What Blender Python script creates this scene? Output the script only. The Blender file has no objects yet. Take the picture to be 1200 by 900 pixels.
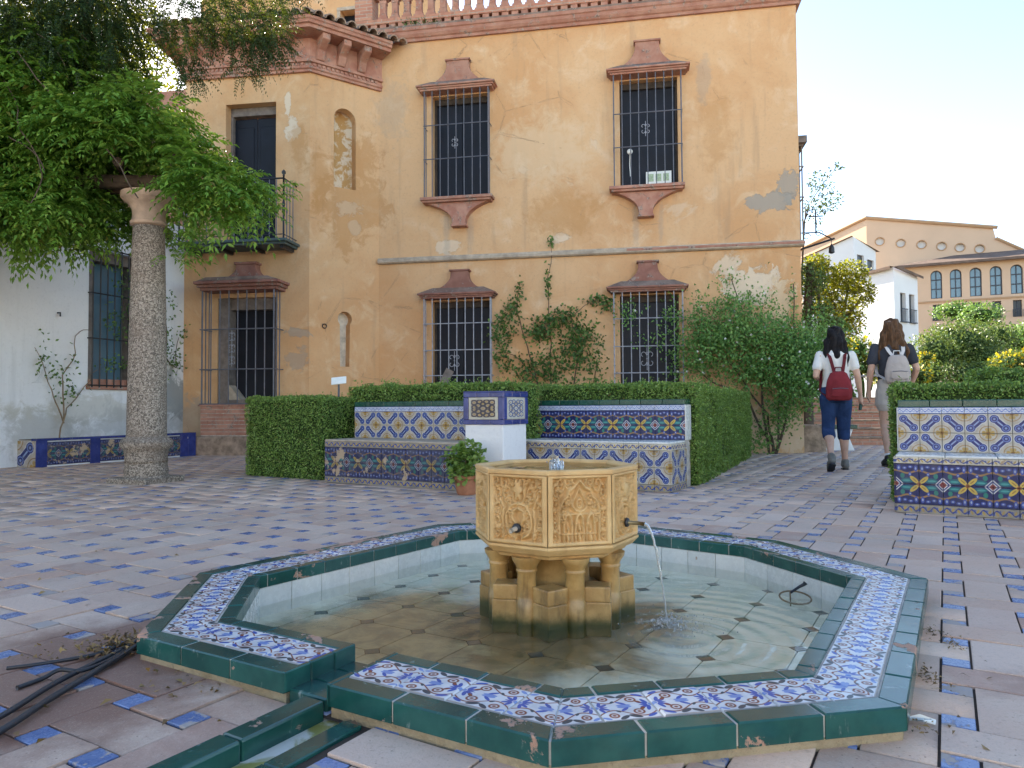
import bpy, bmesh, math, random
import numpy as np
from mathutils import Vector, Matrix, noise

sc = bpy.context.scene
col = sc.collection
random.seed(7)
RNG = np.random.default_rng(11)
PI = math.pi
R = math.radians

# ---------------------------------------------------------------- camera
FPX, HORIZON, ROLL, EYE = 845.0, 478.0, 0.006, 0.72      # focal length in px of a 1200 px wide frame
PITCH = math.atan((HORIZON - 450.0) / FPX)
cam_data = bpy.data.cameras.new('camera')
cam_data.sensor_fit = 'HORIZONTAL'
cam_data.sensor_width = 36.0
cam_data.lens = FPX / 1200.0 * 36.0
cam_data.clip_start = 0.05
cam_data.clip_end = 4000.0
cam = bpy.data.objects.new('camera', cam_data)
col.objects.link(cam)
cam.matrix_world = (Matrix.Translation((0, 0, EYE)) @ Matrix.Rotation(PI / 2 + PITCH, 4, 'X')
                    @ Matrix.Rotation(-ROLL, 4, 'Z'))
sc.camera = cam

# ---------------------------------------------------------------- light
SUN_EL, SUN_AZ = R(28), R(-30)          # behind the house, a little to its left; azimuth from +Y towards +X
world = bpy.data.worlds.new('World')
sc.world = world
world.use_nodes = True
wt = world.node_tree
wt.nodes.clear()
sky = wt.nodes.new('ShaderNodeTexSky')
sky.sky_type = 'NISHITA'
sky.sun_disc = False
sky.sun_elevation = SUN_EL
sky.sun_rotation = SUN_AZ
sky.altitude = 700
sky.air_density = 1.0
sky.dust_density = 0.6
sky.ozone_density = 1.2
bg = wt.nodes.new('ShaderNodeBackground')
bg.inputs['Strength'].default_value = 0.115
wo = wt.nodes.new('ShaderNodeOutputWorld')
wt.links.new(sky.outputs['Color'], bg.inputs['Color'])
wt.links.new(bg.outputs['Background'], wo.inputs['Surface'])
sun_data = bpy.data.lights.new('sun', 'SUN')
sun_data.energy = 5.0
sun_data.angle = R(0.5)
sun_data.color = (1.0, 0.93, 0.82)
sun = bpy.data.objects.new('sun', sun_data)
col.objects.link(sun)
sdir = Vector((math.sin(SUN_AZ) * math.cos(SUN_EL), math.cos(SUN_AZ) * math.cos(SUN_EL), math.sin(SUN_EL)))
sun.rotation_euler = sdir.to_track_quat('Z', 'Y').to_euler()
sun.location = (0, 0, 30)
vs = sc.view_settings
vs.view_transform = 'Standard'
vs.look = 'None'
vs.gamma = 1.0
vs.exposure = 2.1
vs.use_curve_mapping = False
try:
    vs.use_white_balance = True          # a camera balanced for the open shade of the courtyard
    vs.white_balance_temperature = 7000
    vs.white_balance_tint = 10
except Exception:
    pass
try:
    sc.cycles.use_denoising = True
    sc.cycles.max_bounces = 8
    sc.cycles.transparent_max_bounces = 16
    sc.cycles.caustics_reflective = False
    sc.cycles.caustics_refractive = False
except Exception:
    pass

# ---------------------------------------------------------------- helpers
WM = {}

def Tr(x, y, z=0.0):
    return Matrix.Translation((x, y, z))

def Rz(a):
    return Matrix.Rotation(a, 4, 'Z')

def Rx(a):
    return Matrix.Rotation(a, 4, 'X')

def Ry(a):
    return Matrix.Rotation(a, 4, 'Y')

def place(o, parent=None, M=None):
    """world matrix M, kept through the parenting"""
    if M is None:
        M = WM[parent] if parent is not None else Matrix.Identity(4)
    WM[o] = M.copy()
    if parent is not None:
        o.parent = parent
        o.matrix_basis = WM[parent].inverted() @ M
    else:
        o.matrix_basis = M
    if o.name not in col.objects:
        col.objects.link(o)
    return o

def tag(o, label=None, cat=None, group=None, kind=None):
    if label: o['label'] = label
    if cat: o['category'] = cat
    if group: o['group'] = group
    if kind: o['kind'] = kind
    return o

def empty(name, M, label=None, cat=None, group=None):
    o = bpy.data.objects.new(name, None)
    o.empty_display_size = 0.1
    place(o, None, M)
    return tag(o, label, cat, group)

class MB:
    """collects polygons (with uv) for one mesh"""
    def __init__(s):
        s.v = []; s.f = []; s.uv = []; s.mi = []
    def poly(s, pts, uv=None, mi=0):
        n = len(s.v)
        s.v += [tuple(p) for p in pts]
        s.f.append(tuple(range(n, n + len(pts))))
        s.uv.append(uv if uv else [(0.5, 0.5)] * len(pts))
        s.mi.append(mi)
    def box(s, x0, x1, y0, y1, z0, z1, M=None, mi=0):
        c = [Vector((x, y, z)) for z in (z0, z1) for y in (y0, y1) for x in (x0, x1)]
        if M is not None:
            c = [M @ p for p in c]
        n = len(s.v)
        s.v += [tuple(p) for p in c]
        for q in ((0, 1, 5, 4), (1, 3, 7, 5), (3, 2, 6, 7), (2, 0, 4, 6), (4, 5, 7, 6), (2, 3, 1, 0)):
            s.f.append(tuple(n + i for i in q))
            s.uv.append([(0, 0), (1, 0), (1, 1), (0, 1)])
            s.mi.append(mi)
        return s
    def cbox(s, x0, x1, y0, y1, z0, z1, c=0.004, M=None, uvflip=(0, 0)):
        """box with a chamfered front (-y) face that carries the uv; no back"""
        def q(pts, uv=None):
            if M is not None: pts = [M @ Vector(p) for p in pts]
            s.poly(pts, uv)
        a = [(x0 + c, y0, z0 + c), (x1 - c, y0, z0 + c), (x1 - c, y0, z1 - c), (x0 + c, y0, z1 - c)]
        b = [(x0, y0 + c, z0), (x1, y0 + c, z0), (x1, y0 + c, z1), (x0, y0 + c, z1)]
        d = [(x0, y1, z0), (x1, y1, z0), (x1, y1, z1), (x0, y1, z1)]
        t = [(0, 0), (1, 0), (1, 1), (0, 1)]
        t = [((1 - u if uvflip[0] else u), (1 - w if uvflip[1] else w)) for u, w in t]
        q(a, t)
        for i in range(4):
            j = (i + 1) % 4
            q([b[i], b[j], a[j], a[i]], [t[i], t[j], t[j], t[i]])
            q([d[i], d[j], b[j], b[i]], [t[i], t[j], t[j], t[i]])
        return s
    def tube(s, pts, r, n=8, cap=True, mi=0):
        pts = [Vector(p) for p in pts]
        rs = r if isinstance(r, (list, tuple)) else [r] * len(pts)
        rings = []
        up = None
        for i, p in enumerate(pts):
            d = (pts[min(i + 1, len(pts) - 1)] - pts[max(i - 1, 0)])
            if d.length < 1e-9: d = Vector((0, 0, 1))
            d.normalize()
            if up is None:
                up = Vector((0, 0, 1)) if abs(d.z) < 0.9 else Vector((1, 0, 0))
            x = d.cross(up)
            if x.length < 1e-5: x = d.orthogonal()
            x.normalize(); y = x.cross(d).normalized(); up = y
            base = len(s.v)
            for k in range(n):
                a = 2 * PI * k / n
                s.v.append(tuple(p + (x * math.cos(a) + y * math.sin(a)) * rs[i]))
            rings.append(base)
        for i in range(len(rings) - 1):
            a, b = rings[i], rings[i + 1]
            for k in range(n):
                k2 = (k + 1) % n
                s.f.append((a + k, a + k2, b + k2, b + k)); s.uv.append([(0, 0)] * 4); s.mi.append(mi)
        if cap:
            s.f.append(tuple(rings[0] + k for k in range(n))); s.uv.append([(0, 0)] * n); s.mi.append(mi)
            s.f.append(tuple(rings[-1] + n - 1 - k for k in range(n))); s.uv.append([(0, 0)] * n); s.mi.append(mi)
        return s
    def lathe(s, prof, n=24, M=None, mi=0):
        """profile [(r, z)] turned about z"""
        base = len(s.v)
        for r, z in prof:
            for k in range(n):
                a = 2 * PI * k / n
                p = Vector((r * math.cos(a), r * math.sin(a), z))
                s.v.append(tuple(M @ p if M is not None else p))
        for i in range(len(prof) - 1):
            for k in range(n):
                k2 = (k + 1) % n
                s.f.append((base + i * n + k, base + i * n + k2, base + (i + 1) * n + k2, base + (i + 1) * n + k))
                s.uv.append([(0, 0)] * 4); s.mi.append(mi)
        if prof[0][0] > 1e-4:
            s.f.append(tuple(base + n - 1 - k for k in range(n))); s.uv.append([(0, 0)] * n); s.mi.append(mi)
        if prof[-1][0] > 1e-4:
            e = base + (len(prof) - 1) * n
            s.f.append(tuple(e + k for k in range(n))); s.uv.append([(0, 0)] * n); s.mi.append(mi)
        return s
    def prism(s, poly, y0, y1, M=None, mi=0):
        """polygon in xz extruded along y from y0 (front) to y1"""
        def T(p): return tuple(M @ Vector(p)) if M is not None else tuple(p)
        a = [T((x, y0, z)) for x, z in poly]; b = [T((x, y1, z)) for x, z in poly]
        n = len(s.v); k = len(poly)
        s.v += a + b
        s.f.append(tuple(range(n, n + k))); s.f.append(tuple(range(n + 2 * k - 1, n + k - 1, -1)))
        s.uv += [[(0, 0)] * k, [(0, 0)] * k]; s.mi += [mi, mi]
        for i in range(k):
            j = (i + 1) % k
            s.f.append((n + j, n + i, n + k + i, n + k + j)); s.uv.append([(0, 0)] * 4); s.mi.append(mi)
        return s
    def mesh(s, name, mats, smooth=False):
        me = bpy.data.meshes.new(name)
        me.from_pydata(s.v, [], s.f)
        ul = me.uv_layers.new(name='UVMap')
        flat = [c for f in s.uv for c in f]
        ul.data.foreach_set('uv', np.array(flat, dtype=np.float32).ravel())
        for m in (mats if isinstance(mats, (list, tuple)) else [mats]):
            me.materials.append(m)
        if any(s.mi): me.polygons.foreach_set('material_index', s.mi)
        if smooth: me.polygons.foreach_set('use_smooth', [True] * len(me.polygons))
        me.update()
        return me
    def build(s, name, mats, parent=None, M=None, smooth=False, bevel=0, seg=1):
        o = bpy.data.objects.new(name, s.mesh(name, mats, smooth))
        place(o, parent, M)
        if bevel:
            b = o.modifiers.new('bevel', 'BEVEL'); b.width = bevel; b.segments = seg
            b.limit_method = 'ANGLE'; b.angle_limit = R(35)
        return o

def obj(name, me, parent=None, M=None):
    return place(bpy.data.objects.new(name, me), parent, M)

def autosmooth(o, ang=40):
    me = o.data
    me.polygons.foreach_set('use_smooth', [True] * len(me.polygons))
    try:
        me.set_sharp_from_angle(angle=R(ang))
    except Exception:
        pass
    return o

def fast_mesh(name, verts, quads, mat, uv=None, mids=None):
    verts = np.asarray(verts, dtype=np.float32); quads = np.asarray(quads, dtype=np.int32)
    me = bpy.data.meshes.new(name)
    nv, nq, k = len(verts), len(quads), quads.shape[1]
    me.vertices.add(nv); me.vertices.foreach_set('co', verts.ravel())
    me.loops.add(nq * k); me.loops.foreach_set('vertex_index', quads.ravel())
    me.polygons.add(nq); me.polygons.foreach_set('loop_start', np.arange(0, nq * k, k, dtype=np.int32))
    try:
        me.polygons.foreach_set('loop_total', np.full(nq, k, dtype=np.int32))
    except Exception:
        pass
    for m in (mat if isinstance(mat, (list, tuple)) else [mat]): me.materials.append(m)
    if mids is not None: me.polygons.foreach_set('material_index', mids)
    me.update(calc_edges=True)
    me.validate()
    return me

def plate(outer, holes, depth, M=None, mb=None):
    """wall sheet in the xz plane (front towards -y) with real openings and their reveals"""
    bm = bmesh.new()
    edges = []
    for loop in [outer] + list(holes):
        vs_ = [bm.verts.new((x, 0, z)) for x, z in loop]
        for i in range(len(vs_)):
            edges.append(bm.edges.new((vs_[i], vs_[(i + 1) % len(vs_)])))
    bmesh.ops.triangle_fill(bm, use_beauty=True, use_dissolve=False, edges=edges, normal=(0, -1, 0))
    mb = mb or MB()
    T = (lambda p: tuple(M @ Vector(p))) if M is not None else tuple
    for f in bm.faces:
        mb.poly([T(v.co) for v in f.verts])
    bm.free()
    for h in holes:
        for i in range(len(h)):
            a, b = h[i], h[(i + 1) % len(h)]
            mb.poly([T((a[0], 0, a[1])), T((b[0], 0, b[1])), T((b[0], depth, b[1])), T((a[0], depth, a[1]))])
    return mb

def rect(x0, x1, z0, z1):
    return [(x0, z0), (x1, z0), (x1, z1), (x0, z1)]

def arch(x0, x1, z0, z1, n=10):
    r = (x1 - x0) / 2; cx = (x0 + x1) / 2; zc = z1 - r
    return [(x0, z0), (x1, z0)] + [(cx + r * math.cos(PI * k / n), zc + r * math.sin(PI * k / n)) for k in range(n + 1)]

def circle(cx, cz, r, n=20):
    return [(cx + r * math.cos(2 * PI * k / n), cz + r * math.sin(2 * PI * k / n)) for k in range(n)]

def sweep(path, prof, mb=None, closed=False):
    """profile [(out, z)] swept along a plan polyline with mitred corners; out = to the right of travel"""
    mb = mb or MB()
    pts = [Vector((p[0], p[1])) for p in path]
    n = len(pts); rows = []
    for i in range(n):
        def nrm(a, b):
            d = (b - a).normalized(); return Vector((d.y, -d.x))
        if closed:
            n0 = nrm(pts[i - 1], pts[i]); n1 = nrm(pts[i], pts[(i + 1) % n])
        else:
            n0 = nrm(pts[max(i - 1, 0)], pts[max(i - 1, 0) + 1]); n1 = nrm(pts[min(i, n - 2)], pts[min(i, n - 2) + 1])
        m = (n0 + n1); m = m / max(1e-6, m.dot(n1)) if m.length > 1e-6 else n1
        rows.append([(pts[i].x + m.x * o, pts[i].y + m.y * o, z) for o, z in prof])
    rng = range(n) if closed else range(n - 1)
    for i in rng:
        a, b = rows[i], rows[(i + 1) % n]
        for k in range(len(prof) - 1):
            mb.poly([a[k], b[k], b[k + 1], a[k + 1]])
    if not closed:
        mb.poly(rows[0]); mb.poly(rows[-1][::-1])
    return mb

def frame(A, B):
    """matrix of a wall from A to B in plan: x along, y into the wall, z up"""
    return Tr(A[0], A[1]) @ Rz(math.atan2(B[1] - A[1], B[0] - A[0]))

def at(px, py, Y):
    """point at depth Y seen at (px, py) of the 1200 x 900 photograph"""
    x, y = px - 600.0, py - 450.0
    c, s = math.cos(ROLL), math.sin(ROLL)
    xu, yu = x * c - y * s, x * s + y * c
    d = Vector((xu / FPX, math.cos(PITCH) + yu / FPX * math.sin(PITCH), math.sin(PITCH) - yu / FPX * math.cos(PITCH)))
    return Vector((0, 0, EYE)) + d * (Y / d.y)
# ---------------------------------------------------------------- materials
def srgb(r, g, b):
    def f(c):
        c /= 255.0
        return c / 12.92 if c <= 0.04045 else ((c + 0.055) / 1.055) ** 2.4
    return (f(r), f(g), f(b), 1.0)

class E:
    """socket with arithmetic"""
    def __init__(s, g, k): s.g, s.k = g, k
    def _o(s, op, b, sw=False): return s.g.math(op, b, s) if sw else s.g.math(op, s, b)
    def __add__(s, b): return s._o('ADD', b)
    __radd__ = __add__
    def __sub__(s, b): return s._o('SUBTRACT', b)
    def __rsub__(s, b): return s._o('SUBTRACT', b, True)
    def __mul__(s, b): return s._o('MULTIPLY', b)
    __rmul__ = __mul__
    def __truediv__(s, b): return s._o('DIVIDE', b)
    def __rtruediv__(s, b): return s._o('DIVIDE', b, True)
    def __neg__(s): return s._o('MULTIPLY', -1.0)
    def abs(s): return s.g.math('ABSOLUTE', s)
    def sqrt(s): return s.g.math('SQRT', s)
    def sin(s): return s.g.math('SINE', s)
    def cos(s): return s.g.math('COSINE', s)
    def fract(s): return s.g.math('FRACT', s)
    def floor(s): return s.g.math('FLOOR', s)
    def min(s, b): return s._o('MINIMUM', b)
    def max(s, b): return s._o('MAXIMUM', b)
    def pow(s, b): return s._o('POWER', b)
    def below(s, t, w=0.02):     # 1 where s < t, soft edge
        return s.g.mapr(s, t + w, t - w)
    def above(s, t, w=0.02):
        return s.g.mapr(s, t - w, t + w)

class Mat:
    def __init__(s, name, rough=0.6, spec=0.4):
        s.m = bpy.data.materials.new(name); s.m.use_nodes = True
        s.t = s.m.node_tree; s.n = s.t.nodes; s.l = s.t.links
        s.b = s.n['Principled BSDF']; s.out = s.n['Material Output']
        s.set('Roughness', rough); s.set('Specular IOR Level', spec)
        s._c = {}
    def set(s, k, v):
        i = s.b.inputs[k]
        if isinstance(v, E): s.l.new(v.k, i)
        elif hasattr(v, 'is_output'): s.l.new(v, i)
        else: i.default_value = v
        return s
    def _in(s, node, i, v):
        if isinstance(v, E): s.l.new(v.k, node.inputs[i])
        elif v is not None: node.inputs[i].default_value = v
    def math(s, op, a, b=None, c=None):
        n = s.n.new('ShaderNodeMath'); n.operation = op
        s._in(n, 0, a); s._in(n, 1, b); s._in(n, 2, c)
        return E(s, n.outputs[0])
    def mapr(s, v, a, b, lo=0.0, hi=1.0):
        n = s.n.new('ShaderNodeMapRange'); n.interpolation_type = 'SMOOTHSTEP'
        rev = a > b if not isinstance(a, E) else False
        s._in(n, 0, v)
        if rev: s._in(n, 1, b); s._in(n, 2, a); s._in(n, 3, hi); s._in(n, 4, lo)
        else: s._in(n, 1, a); s._in(n, 2, b); s._in(n, 3, lo); s._in(n, 4, hi)
        return E(s, n.outputs[0])
    def mix(s, f, a, b, mode='MIX'):
        n = s.n.new('ShaderNodeMix'); n.data_type = 'RGBA'; n.blend_type = mode
        for i, v in ((0, f), (6, a), (7, b)):
            if isinstance(v, E): s.l.new(v.k, n.inputs[i])
            else: n.inputs[i].default_value = v
        return E(s, n.outputs[2])
    def coord(s, kind='Object'):
        if kind not in s._c:
            n = s.n.new('ShaderNodeTexCoord'); s._c[kind] = n.outputs[kind]
        return E(s, s._c[kind])
    def world(s):
        if 'w' not in s._c:
            s._c['w'] = s.n.new('ShaderNodeNewGeometry').outputs['Position']
        return E(s, s._c['w'])
    def island(s):
        return E(s, s.n.new('ShaderNodeNewGeometry').outputs['Random Per Island'])
    def rnd(s):
        return E(s, s.n.new('ShaderNodeObjectInfo').outputs['Random'])
    def xyz(s, v):
        n = s.n.new('ShaderNodeSeparateXYZ'); s.l.new(v.k, n.inputs[0])
        return [E(s, o) for o in n.outputs]
    def vec(s, x, y, z=0.0):
        n = s.n.new('ShaderNodeCombineXYZ')
        for i, v in enumerate((x, y, z)): s._in(n, i, v)
        return E(s, n.outputs[0])
    def scale(s, v, sx, sy=None, sz=None, off=(0, 0, 0)):
        n = s.n.new('ShaderNodeMapping'); s.l.new(v.k, n.inputs[0])
        n.inputs['Scale'].default_value = (sx, sy if sy is not None else sx, sz if sz is not None else sx)
        n.inputs['Location'].default_value = off
        return E(s, n.outputs[0])
    def noise(s, sc_=5.0, det=4.0, rough=0.55, v=None, dist=0.0, color=False):
        n = s.n.new('ShaderNodeTexNoise')
        if v is not None: s.l.new(v.k, n.inputs['Vector'])
        n.inputs['Scale'].default_value = sc_; n.inputs['Detail'].default_value = det
        n.inputs['Roughness'].default_value = rough; n.inputs['Distortion'].default_value = dist
        return E(s, n.outputs['Color' if color else 'Fac'])
    def voro(s, sc_, v=None, feat='F1', out='Distance', rand=1.0):
        n = s.n.new('ShaderNodeTexVoronoi'); n.feature = feat
        if v is not None: s.l.new(v.k, n.inputs['Vector'])
        n.inputs['Scale'].default_value = sc_; n.inputs['Randomness'].default_value = rand
        return E(s, n.outputs[out])
    def ramp(s, f, stops):
        n = s.n.new('ShaderNodeValToRGB'); s.l.new(f.k, n.inputs[0])
        e = n.color_ramp.elements
        while len(e) < len(stops): e.new(0.5)
        for i, (p, c) in enumerate(stops):
            e[i].position = p; e[i].color = c
        return E(s, n.outputs[0])
    def bump(s, h, strength=0.3, dist=0.01):
        n = s.n.new('ShaderNodeBump'); n.inputs['Strength'].default_value = strength
        n.inputs['Distance'].default_value = dist
        s.l.new(h.k, n.inputs['Height'])
        s.l.new(n.outputs[0], s.b.inputs['Normal'])
        s.nb = n
        return s
    def color(s, c): return s.set('Base Color', c)

M_ = {}

def plain(name, c, rough=0.6, spec=0.4, var=0.18, sc_=14.0, bump=0.0, metal=0.0, coord='Object'):
    m = Mat(name, rough, spec)
    n = m.noise(sc_, 5, 0.6, m.coord(coord))
    k0 = tuple(x * (1 - var) for x in c[:3]) + (1,); k1 = tuple(min(1, x * (1 + var)) for x in c[:3]) + (1,)
    m.color(m.ramp(n, [(0.3, k0), (0.7, k1)]))
    m.set('Metallic', metal)
    if bump: m.bump(m.noise(sc_ * 4, 6, 0.65, m.coord(coord)), bump, 0.01)
    M_[name] = m.m
    return m.m

def make_plaster(name, base, stain, pale, dark, peel, spots=(), rough=0.93):
    """old lime wash: blotches, rain streaks, flaked and patched places with ragged edges"""
    m = Mat(name, rough, 0.15)
    w = m.world()
    big = m.noise(0.55, 6, 0.6, w, 0.4)
    mid = m.noise(2.3, 8, 0.65, w, 0.6)
    fine = m.noise(26, 6, 0.7, w)
    streak = m.noise(2.2, 6, 0.6, m.scale(w, 2.4, 2.4, 0.22))
    c = m.mix(m.mapr(big, 0.38, 0.64), base, stain)
    c = m.mix(m.mapr(mid, 0.50, 0.74) * 0.8, c, pale)
    c = m.mix(m.mapr(streak, 0.54, 0.74) * 0.40, c, dark)
    c = m.mix(m.mapr(fine, 0.50, 0.75) * 0.35, c, dark)
    x, y, z = m.xyz(w)
    rag = (m.noise(5.0, 10, 0.75, m.scale(w, 1, 1, 1, (1.3, 2.2, 0.7)), 0.6) - 0.5) * 1.3 + (m.noise(1.9, 3, 0.5, w) - 0.5) * 0.9
    pk = m.noise(0.9, 9, 0.62, m.scale(w, 1, 1, 1, (3.7, 1.2, 8.1)), 0.8)
    pm = m.mapr(pk, 0.68, 0.72)
    c = m.mix(pm * 0.45, c, peel)
    hgt = fine * 0.5 + mid * 0.6 + pm * -0.6 + big * 0.4
    for (cx, cz, rx, rz_, colr, amt, soft) in spots:
        a, b = (x - cx) * (1.0 / rx), (z - cz) * (1.0 / rz_)
        d = (a * a + b * b).sqrt() + rag * 2.6
        k = m.mapr(d, 1.0 + soft, 1.0 - soft)
        c = m.mix(k * amt, c, colr)
        if soft < 0.2: hgt = hgt - k * 0.8
    # hairline cracks, only here and there
    ck = m.voro(1.7, m.scale(w, 1, 1, 0.8) , 'DISTANCE_TO_EDGE', 'Distance')
    ckw = m.voro(1.1, w, 'DISTANCE_TO_EDGE', 'Distance') + (fine - 0.5) * 0.03 + (mid - 0.5) * 0.12
    cm_ = m.mapr(ckw.abs(), 0.006, 0.0) * m.mapr(big, 0.50, 0.56)
    c = m.mix(cm_ * 0.6, c, dark)
    m.color(c)
    m.bump(hgt - cm_, 0.45, 0.02)
    M_[name] = m.m
    return m
LIME, GREY, RUST_, BUFF = (0.70, 0.60, 0.46, 1), (0.33, 0.30, 0.25, 1), (0.46, 0.235, 0.085, 1), (0.66, 0.49, 0.31, 1)
def hx(s): return -2.27 + 0.984 * s
def tx_(s): return -5.42 + 0.99 * s
def cx_(s): return -3.26 + 0.805 * s
make_plaster('orange_plaster', (0.64, 0.405, 0.22, 1), (0.58, 0.325, 0.155, 1), (0.68, 0.49, 0.31, 1),
             (0.37, 0.25, 0.15, 1), (0.66, 0.53, 0.38, 1),
             [(hx(6.40), 3.93, 0.36, 0.13, GREY, 0.85, 0.06), (hx(6.70), 4.18, 0.13, 0.30, GREY, 0.8, 0.06),
              (hx(6.15), 2.62, 0.42, 0.30, LIME, 0.75, 0.08), (hx(5.75), 2.95, 0.2, 0.16, LIME, 0.6, 0.10), (hx(6.6), 2.35, 0.25, 0.35, BUFF, 0.8, 0.15), (hx(3.15), 3.50, 0.16, 0.09, LIME, 0.6, 0.10),
              (hx(1.2), 3.45, 0.22, 0.12, LIME, 0.55, 0.12), (hx(3.1), 3.9, 0.5, 0.35, RUST_, 0.55, 0.5), (hx(0.25), 5.9, 0.25, 0.5, GREY, 0.30, 0.4), (hx(5.6), 5.2, 0.3, 0.5, RUST_, 0.4, 0.5), (hx(2.9), 5.0, 0.6, 0.5, BUFF, 0.6, 0.5),
              (hx(5.45), 5.9, 0.1, 0.35, GREY, 0.35, 0.3), (hx(1.20), 3.62, 0.05, 0.45, GREY, 0.35, 0.5), (hx(1.62), 3.7, 0.05, 0.4, GREY, 0.30, 0.5), (hx(4.35), 3.7, 0.05, 0.45, GREY, 0.35, 0.5), (hx(4.75), 3.65, 0.04, 0.4, GREY, 0.3, 0.5), (hx(2.3), 1.0, 0.5, 0.5, RUST_, 0.4, 0.5), (hx(6.3), 0.35, 0.7, 0.4, LIME, 0.45, 0.2),
              (cx_(0.64), 4.08, 0.16, 0.13, LIME, 0.75, 0.10), (cx_(0.80), 3.75, 0.08, 0.13, LIME, 0.7, 0.10), (cx_(0.72), 4.35, 0.45, 0.95, RUST_, 0.55, 0.25), (cx_(0.2), 4.6, 0.2, 0.4, RUST_, 0.45, 0.35),
              (tx_(1.88), 5.30, 0.11, 0.20, LIME, 0.8, 0.08), (tx_(1.80), 5.75, 0.06, 0.22, LIME, 0.75, 0.08), (tx_(1.98), 5.0, 0.14, 0.35, RUST_, 0.5, 0.35),
              (tx_(1.97), 1.96, 0.20, 0.07, GREY, 0.6, 0.06), (tx_(1.98), 1.50, 0.17, 0.2, GREY, 0.5, 0.10), (tx_(0.15), 0.35, 0.35, 0.5, GREY, 0.6, 0.3)])
make_plaster('white_plaster', (0.74, 0.74, 0.73, 1), (0.70, 0.70, 0.69, 1), (0.79, 0.79, 0.78, 1),
             (0.50, 0.50, 0.49, 1), (0.60, 0.59, 0.56, 1),
             [(-5.50, 0.95, 0.16, 0.40, (0.20, 0.21, 0.20, 1), 0.8, 0.25), (-6.25, 0.45, 0.12, 0.35, (0.36, 0.35, 0.31, 1), 0.6, 0.4), (-5.95, 0.75, 0.35, 0.16, (0.50, 0.47, 0.38, 1), 0.5, 0.3), (-5.6, 0.5, 0.4, 0.3, (0.35, 0.35, 0.33, 1), 0.5, 0.4)])
plain('cement_patch', (0.30, 0.28, 0.24, 1), 0.95, 0.1, 0.25, 6, 0.5)
plain('niche_white', (0.60, 0.53, 0.42, 1), 0.95, 0.1, 0.3, 9, 0.4)
m = Mat('niche_mottled', 0.95, 0.1); w = m.world(); n = m.noise(6, 8, 0.65, w, 0.5)
m.color(m.mix(m.mapr(n, 0.46, 0.56), (0.48, 0.29, 0.12, 1), (0.64, 0.54, 0.40, 1))); m.bump(n, 0.5, 0.015); M_['niche_mottled'] = m.m
plain('niche_ochre', (0.50, 0.30, 0.12, 1), 0.95, 0.1, 0.4, 12, 0.5)

def make_terracotta(name, c0, c1, lich=0.5):
    m = Mat(name, 0.85, 0.2)
    w = m.world()
    n = m.noise(5, 7, 0.65, w); f = m.noise(40, 5, 0.7, w)
    c = m.mix(m.mapr(n, 0.35, 0.65), c0, c1)
    l = m.mapr(m.noise(7.5, 8, 0.7, m.scale(w, 1, 1, 1, (5, 2, 1))), 0.54, 0.62)
    c = m.mix(m.mapr(m.rnd(), 0.0, 1.0) * 0.3, c, (0.25, 0.13, 0.09, 1))
    c = m.mix(l * lich, c, m.mix(m.mapr(m.noise(30, 5, 0.7, w), 0.42, 0.55), (0.10, 0.09, 0.08, 1), (0.36, 0.33, 0.28, 1)))
    c = m.mix(m.mapr(f, 0.5, 0.8) * 0.4, c, (0.12, 0.06, 0.04, 1))
    m.color(c); m.bump(n + f * 0.6 + l * 0.5, 0.5, 0.012)
    M_[name] = m.m
make_terracotta('terracotta', (0.37, 0.165, 0.115, 1), (0.48, 0.26, 0.185, 1), 0.7)
make_terracotta('dark_terracotta', (0.23, 0.10, 0.075, 1), (0.33, 0.16, 0.12, 1), 0.6)
make_terracotta('lichen_brick', (0.15, 0.11, 0.09, 1), (0.27, 0.20, 0.16, 1), 1.0)

def make_brickwork(name, c0, c1, mortar, sx=0.26, sy=0.06):
    m = Mat(name, 0.9, 0.15)
    o = m.coord('Object')
    x, y, z = m.xyz(o)
    b = m.n.new('ShaderNodeTexBrick')
    m.l.new(m.vec(x + y, z, 0).k, b.inputs['Vector'])
    b.inputs['Color1'].default_value = c0; b.inputs['Color2'].default_value = c1; b.inputs['Mortar'].default_value = mortar
    b.inputs['Scale'].default_value = 1.0; b.inputs['Mortar Size'].default_value = 0.006
    b.inputs['Brick Width'].default_value = sx; b.inputs['Row Height'].default_value = sy
    n = m.noise(9, 6, 0.65, m.world())
    c = m.mix(m.mapr(n, 0.45, 0.7) * 0.5, E(m, b.outputs['Color']), (0.2, 0.12, 0.09, 1))
    m.color(c); m.bump(E(m, b.outputs['Fac']) * -1.0 + n * 0.5, 0.6, 0.012)
    M_[name] = m.m
make_brickwork('brickwork', (0.42, 0.18, 0.12, 1), (0.5, 0.26, 0.17, 1), (0.42, 0.34, 0.27, 1))

# paving: pinkish-buff brick, worn, with lime bloom and a darker wet red where the bloom is gone
m = Mat('paving_brick', 0.78, 0.3)
w = m.world(); r = m.island(); r2 = m.rnd()
rr = (r + r2).fract()
base = m.ramp(rr, [(0.0, (0.50, 0.32, 0.235, 1)), (0.25, (0.60, 0.435, 0.335, 1)), (0.5, (0.54, 0.375, 0.285, 1)),
                   (0.75, (0.63, 0.48, 0.385, 1)), (1.0, (0.46, 0.29, 0.22, 1))])
n1 = m.noise(3.2, 7, 0.65, w, 0.3); n2 = m.noise(60, 5, 0.7, w); n3 = m.noise(0.8, 5, 0.6, w)
x, y, z = m.xyz(w)
c = m.mix(m.mapr(n1, 0.44, 0.66) * 0.5, base, (0.62, 0.50, 0.40, 1))
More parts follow.
